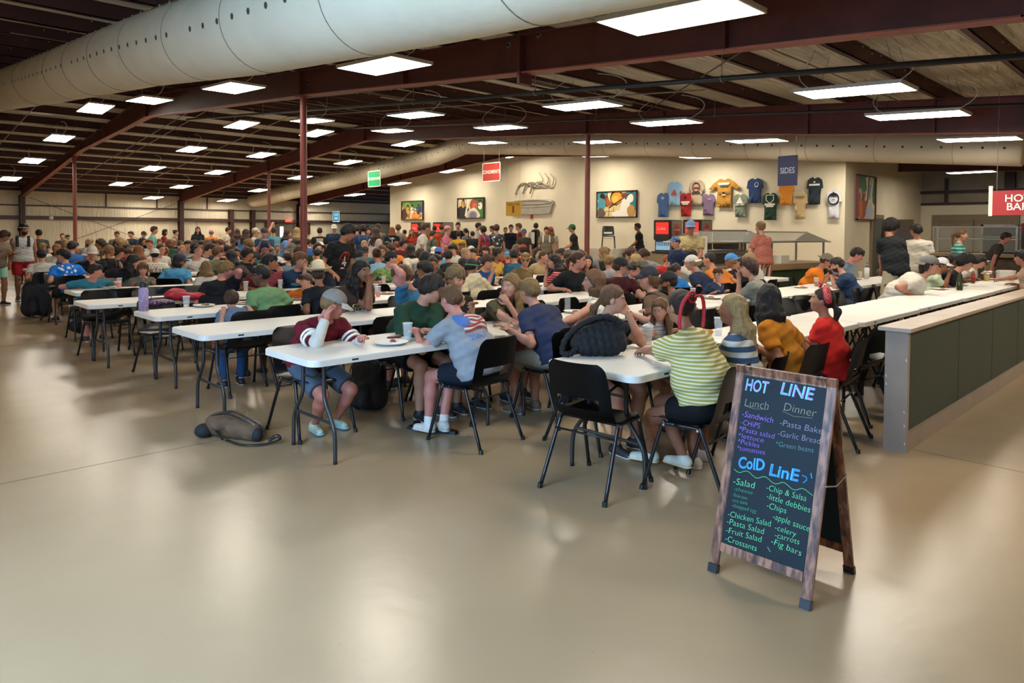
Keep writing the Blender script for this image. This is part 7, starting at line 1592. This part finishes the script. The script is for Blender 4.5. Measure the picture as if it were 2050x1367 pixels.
S2(437, 493, 7, 'n', 'TR', '#5a5f45', 'lbrown', 'messy', 'seated boy in olive drinking from a white cup', tgt=(('rh', (0, .14, -.08)),), rz=-.6)
S2(420, 487, 8, 'f', 'R', '#2c3444', 'dark', 'short', 'seated man in a navy tee leaning far forward behind the olive shirt', hp=.4, lean=.4)
S2(764, 491, 5, 'f', 'T', '#34405a', 'lbrown', 'bob', 'seated woman in a navy and wine tee facing the viewer', female=True)
S2(783, 501, 4, 'f', 'R', floral('tie_dye', '#3f7a45', '#8a8a3a', '#2f5a50', 12), 'black', 'short', 'seated boy in a green tie dye shirt and black cap', cap=('backcap', '#16181a'))
S2(842, 497, 5, 'n', 'A', '#7c776c', 'brown', 'messy', 'seated brown haired boy in a grey sweatshirt seen from behind', sleeve=1.8)
S2(822, 489, 6, 'n', 'A', '#bdb6a6', 'dark', 'long', 'seated girl with long dark hair in a white tee seen from behind', female=True)
S2(897, 500, 5, 'n', 'A', '#232326', 'dark', 'messy', 'seated dark haired boy in black seen from behind at the sixth row')
S2(907, 488, 6, 'f', 'L', '#b3b0a6', 'black', 'messy', 'seated black haired boy in a white tee facing left', hp=.35)
S2(877, 494, 6, 'n', 'A', '#3f7a95', 'brown', 'short', 'seated boy in light blue with a blue cap seen from behind', cap=('backcap', '#2a62a8'))
S2(947, 497, 5, 'f', 'L', '#4a5560', 'dark', 'short', 'seated dark haired boy facing left beyond the sixth row')
S2(973, 493, 6, 'f', 'AL', '#2c3a5a', 'dark', 'messy', 'seated dark haired boy in navy at the seventh row near the teal shirt')
S2(926, 517, 4, 'n', 'AL', '#34303a', 'dark', 'bob', 'seated dark haired girl half hidden behind the cookie boy', female=True, seat=True)
# ---------------------------------------------------------------- people on their feet
def ST(px, py, Y, face, shirt, hair, style, label, **k):
    kw = {q: k.pop(q) for q in ('look', 'tgt') if q in k}; kw.setdefault('look', face)
    o = dict(h=.0125, shirt=shirt, hair=hair, style=style, lean=k.pop('lean', .04)); o.update(k); o.setdefault('pants', random.choice(['#22262e', '#3a3f48', '#8a8068', '#151619'])); return standing(px, py, Y, face, o, label, **kw)
PLATEH = ((.16, .34, 1.05), (-.12, .36, 1.05))
def plate_in_hand(root, J, g):
    root['label'] = root['label']
    c = (J['rhand']+J['lhand'])/2; w = rotz(root.rotation_euler[2]) @ c+V(*root.location); t = empty('foam_plate', (w[0], w[1], w[2]+.02), 0, trim('foam plate held by the '+root['label'].replace('standing ', ''), 14), 'plate')
    MB().lathe([(0, 0), (.085, 0), (.125, .02), (.12, .02), (.08, .006), (0, .006)], 20).build('plate_body', MPLATE, t, smooth=True)
def hp_(o): o.update(rh=PLATEH[0], lh=PLATEH[1], rcurl=.3, lcurl=.3, rpalm=(0, 0, 1), lpalm=(0, 0, 1)); return o
def vest(root, J, g): pass
ST(48, 448, 18.7, 'T', '#b9bbb8', 'black', 'messy', 'standing bearded man in a white tank top, red shorts and white headband', look='TR', sleeve=0, pants='#a31f2a', pleg=.8, cap=('band', '#cfcac0'), beard=1, fringe=0, skin='tan', fat=1.12, extra=[straps('#17181a', .03), lanyard('#b02a34')], h=.011)
ST(9, 461, 17.8, 'TR', '#6f6353', 'brown', 'messy', 'standing boy in a tan tee and mint shorts reading his phone at the left edge', look='R', pants='#8fb8a5', pleg=.72, skin='tan', lean=.1, hp=.5, h=.011, lh=(-.02, .36, 1.08), rh=(.1, .34, 1.08))
ST(78, 459, 21.5, 'A', '#3f3d3c', 'dark', 'bun', 'standing woman seen from behind in a dark grey tee at far left', female=True)
o = hp_(dict(h=H2)); ST(697, 448, 9.6, 'TR', '#141416', 'black', 'messy', 'tall standing boy in a black tee with a red circle print and a hanging badge', look='R', hp=.5, lean=.22, baggy=.4, h=.009, skin='tan', fringe=1.5, extra=[ringprint, lanyard('#d0c9c0')], lh=(-.16, .38, .98), rh=(.25, .25, .95))
ST(1784, 438, 3.75, 'AL', '#1c1e20', 'black', 'curly', 'standing man in a black polo and khaki shorts bending over the right table', look='AR', hp=.35, lean=.16, baggy=.3, fat=1.05, pants='#a3957c', pleg=.85, h=.0095, rh=(.35, .32, .95), lh=(.12, .42, .93), skin='tan', hem=.06)
ST(1834, 449, 4.1, 'A', '#bfb8a9', 'black', 'short', 'standing boy in a white tee seen from behind beside the black polo man', look='AL', baggy=.4, h=.011, hem=.06, skin='tan', lh=(-.28, .25, .95), extra=[lanyard('#7a2a2a')])
o = hp_(dict()); ST(1522, 443, 6.75, 'AL', '#a86555', 'blond', 'bun', 'standing woman in a dusty pink tee and vertical striped shorts holding a plate', look='AL', female=True, fat=1.12, pants=stripe_mat('shorts_stripe', '#c9b79a', '#26303c', .09, .45, 'X', '#b0605a'), pleg=.75, h=.0105, baggy=.2, lh=(-.25, .35, 1.05), rh=(.05, .4, 1.05), skin='fair', phigh=.05, extra=[plate_in_hand])
ST(1383, 439, 7.6, 'T', '#9a8b62', 'grey', 'short', 'standing man in a khaki button shirt and blue cap carrying a plate', cap=('cap', '#5a6a8a'), fat=1.1, extra=[shades, lanyard('#a03a30'), plate_in_hand], h=.0105, skin='tan', **hp_({}))
ST(1352, 471, 7.1, 'TL', '#1c2740', 'dark', 'short', 'standing boy in a navy tee with a blue spotted bandana on his head', cap=('bandana', '#27406e', '#a9b4c4'), hp=.4, h=.0105, skin='fair')
ST(1276, 447, 14.6, 'L', '#1c1b1c', 'black', 'short', 'standing boy in a black tee holding out a plate near the freezer', skin='olive', extra=[plate_in_hand], **hp_({}))
ST(1622, 460, 9.6, 'TL', floral('pink_flowers', '#a34f78', '#b5688c', '#c9a0a8', 14), 'dark', 'long', 'standing girl with long dark hair in a pink dress behind the second steam table', female=True, hlen=.4, skin='brown')
ST(1462, 476, 11.5, 'T', '#1c1a1c', 'black', 'bun', 'person with a black hair bun behind the first steam table', skin='tan')
ST(1366, 470, 10.9, 'AR', '#5a5f66', 'black', 'short', 'standing man in grey filling a cup behind the khaki shirt man', skin='olive')
ST(1926, 459, 3.75, 'R', stripe_mat('teal_stripe', '#1f6b62', '#7fa89a', .07, .6), 'lbrown', 'braid', 'standing girl with a long braid in a teal striped tee carrying a plate', female=True, extra=[plate_in_hand], h=.011, **hp_({}))
ST(2014, 466, 3.9, 'R', '#3a3734', 'dark', 'short', 'kitchen worker with a dark headband leaning behind the glass of the hot bar', lean=.3, skin='pink', hp=.3)
ST(1145, 448, 15.0, 'L', '#2a2a28', 'brown', 'short', 'standing boy in a green cap and dark tee carrying a plate near the round column', cap=('cap', '#1f6a3a'), extra=[plate_in_hand], pants='#8a8572', **hp_({}))
QL = [(797, 449, 21.0, 'A', '#7a6f60', 'lbrown', 'messy', 'standing boy with sandy hair at the left end of the line by the wall', {}), (785, 455, 19.5, 'A', '#16202c', 'ginger', 'long', 'standing person with reddish hair in a black tee with a white palm tree print', dict(extra=[palmprint], hlen=.2)), (810, 460, 22, 'A', '#4a3a34', 'dark', 'bun', 'standing person with a dark bun in the line near the wall corner', dict(female=True)), (824, 459, 21, 'T', '#b03a2a', 'ginger', 'long', 'standing red haired girl in a bright red top facing the viewer', dict(female=True)),
      (853, 447, 14.8, 'R', '#b9b4a6', 'brown', 'short', 'standing man with glasses in a white tee and lanyard reaching right', dict(extra=[glasses, lanyard('#4a6a4a')], skin='tan', lean=.12)), (897, 450, 16.5, 'R', '#b56a7c', 'blond', 'short', 'standing person in a pink hat and pink tee', dict(cap=('bandana', '#c07f8c'))), (917, 442, 20.5, 'T', '#1a1718', 'dark', 'short', 'tall standing dark haired boy in black facing the viewer near the wall', {}), (918, 463, 17.0, 'A', '#b58a25', 'black', 'short', 'standing boy in a mustard yellow tee seen from behind', {}),
      (967, 452, 16.8, 'AL', '#8a2a2e', 'dark', 'messy', 'standing boy in a red tank top with a blue backpack', dict(sleeve=0, skin='olive', extra=[straps('#2a5aa0', .03)])), (958, 446, 19.5, 'R', '#b9b5ab', 'dark', 'short', 'standing dark haired boy in a white tee looking right', {}), (994, 449, 16.6, 'A', floral('white_print_black', '#16171a', '#1d1e20', '#b9b6ae', 9), 'brown', 'messy', 'standing boy in a black tee with a large white pattern on the back', {}), (1023, 448, 18.5, 'T', '#191e2a', 'black', 'short', 'standing boy in a dark beanie and navy tee', dict(cap=('bandana', '#1c1e22'))),
      (1038, 447, 17.2, 'L', '#6a1f26', 'lbrown', 'short', 'standing boy in a maroon tee facing left', {}), (1049, 457, 16.8, 'T', '#3c3a33', 'dark', 'short', 'standing boy in a dark camouflage tee and cap', dict(cap=('cap', '#3a4a5a'))), (1073, 446, 19.0, 'A', '#b3aca0', 'black', 'short', 'standing man in white facing the black drink dispenser', {}), (1094, 454, 15.6, 'T', '#6f6855', 'brown', 'short', 'standing boy in an olive tee with white backpack straps', dict(extra=[straps('#c9c4ba', .026)])), (1103, 453, 17.0, 'A', '#a39a8a', 'ginger', 'long', 'standing person in a red and white cap behind the olive tee boy', dict(cap=('backcap', '#a3403a'))),
      (932, 457, 19.8, 'AL', '#6b6f6c', 'dark', 'pony', 'standing girl with a dark ponytail in grey green seen from behind', dict(female=True)), (946, 463, 18.6, 'A', '#23282c', 'dark', 'short', 'standing boy in a dark tee with a small white mark on his back', {}), (870, 452, 21.5, 'A', '#b0472c', 'dark', 'short', 'standing person in orange red near the soda machines', {}), (840, 452, 21.5, 'A', '#4c1f28', 'brown', 'short', 'standing person in dark wine red at the soda machines', {}), (884, 449, 22.0, 'A', '#5d5348', 'brown', 'short', 'standing person in a brown cap at the soda machines', dict(cap=('cap', '#7a3a34'))), (985, 452, 20.5, 'L', '#4a4f56', 'brown', 'short', 'standing brown haired person behind the tee with white pattern', {}), (866, 462, 17.5, 'AR', '#5b5d4c', 'brown', 'short', 'standing boy in olive camouflage with a black backpack', dict(extra=[straps('#15161a', .03)])), (1012, 455, 20.5, 'T', '#5a2a30', 'brown', 'pony', 'standing girl in dark red glimpsed between the boys near the wall', dict(female=True)),
      (309, 453, 22.5, 'R', '#6fa59c', 'brown', 'short', 'standing boy in a pale teal tee facing right among the left crowd', dict(skin='fair')), (234, 463, 24.5, 'T', '#5d554b', 'brown', 'short', 'standing person in brown grey facing the viewer in the left crowd', dict(fat=1.1)), (262, 463, 26, 'TL', '#2f3a46', 'dark', 'short', 'standing person in dark blue in front of the crossed rods', {}), (288, 462, 27.6, 'TR', '#77705f', 'brown', 'short', 'standing person in a black cap left of the pale teal tee', dict(cap=('cap', '#1c1c1e'))), (331, 459, 28, 'R', '#7a1f24', 'black', 'bob', 'standing person in red with black hair right of the pale teal tee', {}), (352, 460, 27, 'R', '#6a5f55', 'dark', 'bun', 'standing person in taupe beside the far wall post', {}), (396, 454, 28, 'T', '#22242a', 'dark', 'long', 'standing person with long dark hair against the far wall', dict(female=True)), (423, 459, 26, 'A', '#c46a24', 'blond', 'short', 'standing person in orange with a pink cap against the far wall', dict(cap=('cap', '#c07f9a'))), (457, 455, 26, 'R', '#b9b0a0', 'dark', 'short', 'standing dark haired boy in white against the far wall', dict(skin='fair')), (125, 467, 27, 'T', '#3a332e', 'dark', 'bun', 'standing dark haired person left of the far red column', {}), (135, 470, 28.9, 'TR', '#2f2c2a', 'black', 'short', 'standing black haired person beside the far red column', {}),
      (475, 458, 24, 'A', '#5a4034', 'brown', 'long', 'standing girl with long brown hair seen from behind in brown', dict(female=True)), (493, 459, 18.5, 'AR', '#4f78b8', 'brown', 'long', 'standing girl with long brown hair in a blue long sleeve top carrying a plate', dict(female=True, sleeve=1.9, hlen=.36)), (512, 455, 20, 'R', '#b9b6aa', 'lblond', 'short', 'standing person in a white tee and pale cap beside the blue top girl', dict(cap=('cap', '#b9b39c'))), (529, 455, 17.5, 'T', '#26425f', 'dark', 'short', 'standing boy in a blue tee and cap eating from a plate held high', dict(cap=('backcap', '#2a2c30'), hp=.4, rh=(.1, .3, 1.25), lh=(-.1, .32, 1.25), extra=[plate_in_hand])), (548, 455, 20, 'A', '#5d8f9c', 'brown', 'short', 'standing boy in a pale blue tee with his arm on his head', dict(lh=(-.05, .0, 1.75))),
      (594, 456, 17, 'A', '#b98a94', 'lblond', 'long', 'standing girl with long fair hair in a pale pink tee', dict(female=True, hlen=.36)), (576, 460, 17.6, 'R', '#6f95c0', 'brown', 'long', 'standing girl in a light blue shirt left of the near round column', dict(female=True)), (640, 456, 20, 'A', '#1b1d22', 'black', 'short', 'standing black haired boy in a printed black tee right of the near column', dict(extra=[barprint('#8f8c7c', 0, .1, .07, True)])), (669, 448, 21, 'T', '#22344a', 'brown', 'short', 'standing man in a navy tee and white cap under the blue sign', dict(cap=('cap', '#c4beb0'))), (727, 449, 17, 'A', '#223a55', 'dark', 'messy', 'standing person with a backpack right of the tall boy in black', dict(extra=[straps('#1c2c44', .03)])), (738, 456, 19, 'T', '#34506e', 'dark', 'long', 'standing girl with long dark hair in blue near the wall corner', dict(female=True)), (754, 456, 15.5, 'AR', '#b59f98', 'brown', 'long', 'standing girl with long brown hair in pale pink with a black bag strap', dict(female=True, hlen=.4, extra=[straps('#15151a', .02)])), (757, 448, 20, 'A', '#6f6a5a', 'brown', 'short', 'standing man in grey olive at the corner of the serving wall', {}), (715, 452, 19.5, 'A', '#4a2f2a', 'dark', 'short', 'standing dark haired person behind the tall boy in black', {})]
for (px, py, Y, fc, sh_, ha, sty, lab, k) in QL: ST(px, py, Y, fc, sh_, ha, sty, lab, **dict(dict(h=.016, det=0 if Y > 20 else 1), **k))
# ---------------------------------------------------------------- the crowd: a dozen poses, each copy dressed and seated on its own
def proto(o, sit=True):
    o = dict(dict(h=.0135, det=0, sit=sit, paint=1), **o); r, J, g = person('p', (0, 0, -50), 0, o, 'x'); return r
random.seed(21)
male = [proto(dict(hair='brown', style=s_, lean=l_, hp=h_, hy=y_, **k)) for s_, l_, h_, y_, k in (('short', .25, .3, .5, {}), ('messy', .4, .45, -.4, {}), ('curly', .15, .1, .9, {}), ('short', .2, .2, -.9, dict(rh=(.02, .3, 1.02), rcurl=1)), ('buzz', .3, .1, .2, dict(fat=1.15)))]
capm = [proto(dict(hair='brown', style='short', lean=.25, hp=.25, hy=y_, cap=('cap' if y_ < 0 else 'backcap', '#444444'))) for y_ in (-.6, .5)]
fem = [proto(dict(hair='brown', style=s_, female=True, lean=l_, hy=y_, **k)) for s_, l_, y_, k in (('long', .2, .4, dict(hlen=.36)), ('long', .3, -.7, dict(hlen=.28)), ('pony', .25, .8, {}), ('bun', .2, -.3, {}), ('bob', .3, .1, {}))]
SHC = {'white': '#b9b4a8', 'grey': '#77777a', 'black': '#1a1b1e', 'navy': '#222c44', 'dark green': '#26402f', 'maroon': '#5a1f26', 'blue': '#2f5a94', 'light blue': '#7fa3bd', 'olive': '#565a40', 'tan': '#97835f', 'red': '#a02a2a', 'orange': '#c26f2a', 'teal': '#2f6a70', 'yellow': '#b8952f', 'pink': '#b5808a', 'purple': '#5a4a70', 'charcoal': '#2f2f33'}
shk = ['white']*4+['grey']*3+['black']*5+['navy']*3+['dark green', 'maroon', 'blue', 'blue', 'light blue', 'olive', 'tan', 'red', 'orange', 'teal', 'yellow', 'pink', 'purple', 'charcoal', 'charcoal']
HW = {'black': 'black', 'dark': 'dark brown', 'brown': 'brown', 'lbrown': 'light brown', 'blond': 'blond', 'lblond': 'pale blond', 'ginger': 'reddish'}
def setm(o, m, slot=0):
    if slot < len(o.material_slots): o.material_slots[slot].link = 'OBJECT'; o.material_slots[slot].material = m
def clone(pr, loc, rz, sc, sk, ha, sh_, pa, capc, label, group):
    c = pr.copy(); SC.collection.objects.link(c); c.location = loc; c.rotation_euler = (0, 0, rz); c.scale = (sc, sc, sc); c['label'] = label; c['group'] = group
    setm(c, skin_mat(sk), 0)
    for ch in pr.children:
        d = ch.copy(); SC.collection.objects.link(d); d.parent = c; nm = d.name.split('.')[0]
        if nm == 'shirt': setm(d, cloth_mat(SHC[sh_]))
        elif nm in ('shorts', 'trousers'): setm(d, cloth_mat(pa))
        elif nm == 'hair': setm(d, hair_mat(ha))
        elif nm == 'cap': setm(d, mat('cap_'+capc, capc, .8, 0, .1, 30))
        for gch in ch.children:
            e = gch.copy(); SC.collection.objects.link(e); e.parent = d
            if e.name.startswith('cap_brim'): setm(e, mat('cap_'+capc, capc, .8, 0, .1, 30))
    return c
nthrow = ['first', 'second', 'third', 'fourth', 'fifth', 'sixth', 'seventh', 'eighth', 'ninth', 'tenth', 'eleventh', 'twelfth', 'thirteenth', 'fourteenth', 'fifteenth', 'sixteenth', 'seventeenth', 'eighteenth']
nsmall = nthrow+['nineteenth', 'twentieth', 'twenty-first', 'twenty-second']
NP = 0
starts = {1: 8.6, 2: 7.6, 3: 7.6, 4: 6.0, 5: 6.2, 6: 6.4, 7: 5.6, 8: 3.7, 9: 3.5}
for row in range(1, 18):
    fy, sx, n, nm = ROWS[row]; xe = sx+n*TL
    if row <= 6: xe = 12.6
    if row == 1: xe = 9.2
    for side in 'nf':
        x = starts.get(row, sx+.3)+random.uniform(0, .3); k = 0; Y = fy-.20 if side == 'n' else fy+TWD+.20
        while x < xe-.2:
            dens = .9 if row in (4, 5, 6, 7, 8, 9) else (.8 if row < 13 else .62)
            free = all((x-a)**2+(Y-b_)**2 > .27 for a, b_ in PEOPLE)
            col = min((x-6.2)**2+(Y-11.8)**2, (x-13)**2+(Y-10.75)**2, (x-6.2)**2+(Y-28.4)**2, (x-13)**2+(Y-27.7)**2)
            if free and col > .16 and random.random() < dens and NP < 172:
                kind = random.random(); pr = random.choice(fem) if kind < .42 else (random.choice(capm) if kind < .56 else random.choice(male))
                sh_ = random.choice(shk); ha = random.choice(['black', 'dark', 'dark', 'brown', 'brown', 'lbrown', 'blond', 'lblond', 'ginger']); sk = random.choice(['fair', 'light', 'light', 'tan', 'olive', 'pink']); capc = random.choice(['#1a2436', '#c4bdb0', '#1b1b1e', '#3f7db5', '#7a2a2a', '#5a5a48'])
                k += 1; NP += 1; r = (0 if side == 'n' else math.pi)+random.uniform(-.3, .3); what = 'capped diner' if pr in capm else '%s haired diner' % HW[ha]
                lab = '%s in %s, %s side of %s row, %s from the left' % (what, sh_, 'near' if side == 'n' else 'far', nthrow[row], nsmall[k-1])
                clone(pr, (x, Y, 0), r, random.uniform(.9, 1.04), sk, ha, sh_, random.choice(['#22262e', '#3a3f48', '#6b6353', '#151619']), capc, lab, 'seated diners of the %s row' % nthrow[row]); PEOPLE.append((x, Y))
                if row <= 8: chair(x, Y+(.04 if side == 'n' else -.04), r, 'black chair under diner in %s, %s side of %s row, %s' % (sh_, 'near' if side == 'n' else 'far', nthrow[row], nsmall[k-1]), 'black chairs of the %s row' % nthrow[row], detail=row < 4)
            x += random.uniform(.56, .72)
for pr in male+capm+fem:
    def rm(o):
        for ch in list(o.children): rm(ch)
        bpy.data.objects.remove(o)
    rm(pr)
# ---------------------------------------------------------------- empty chairs between them
EC = 0
for row in range(0, 9):
    fy, sx, n, nm = ROWS[row]; xe = min(sx+n*TL, 12.5 if row else 14.5)
    for side in 'nf':
        x = sx+.42; k = 0; Y = fy-.22 if side == 'n' else fy+TWD+.22
        if row == 0 and side == 'n': x = 5.75
        if row in (1, 2) and side == 'n': x = 5.3
        if row == 3 and side == 'n': x = 3.2
        while x < xe:
            if all((x-a)**2+(Y-b_)**2 > .24 for a, b_ in CHAIR_POS+PEOPLE) and (x-6.2)**2+(Y-11.8)**2 > .15 and EC < 75 and random.random() < .9:
                k += 1; EC += 1; r = (0 if side == 'n' else math.pi)+random.uniform(-.12, .12); dy = random.uniform(-.06, .1)*(-1 if side == 'n' else 1)
                chair(x, Y+dy, r, 'empty black chair on the %s side of %s row, %s empty from the left' % ('near' if side == 'n' else 'far', nthrow[row], nsmall[k-1]), 'empty black chairs of the %s row' % nthrow[row], detail=row < 4)
            x += .6
for i, (px, py, r) in enumerate(((130, 638, -2.2), (92, 606, -2.0))):
    q = P(px, py, 0); chair(q[0], q[1], r, 'empty black chair at the far left, %s' % ['turned sideways by the small black backpack', 'behind the big leaning backpack', 'beyond the big leaning backpack', 'left of the big leaning backpack'][i])
print('PEOPLE', len(PEOPLE), 'CHAIRS', NCH[0], 'CLONES', NP, 'EMPTY', EC)
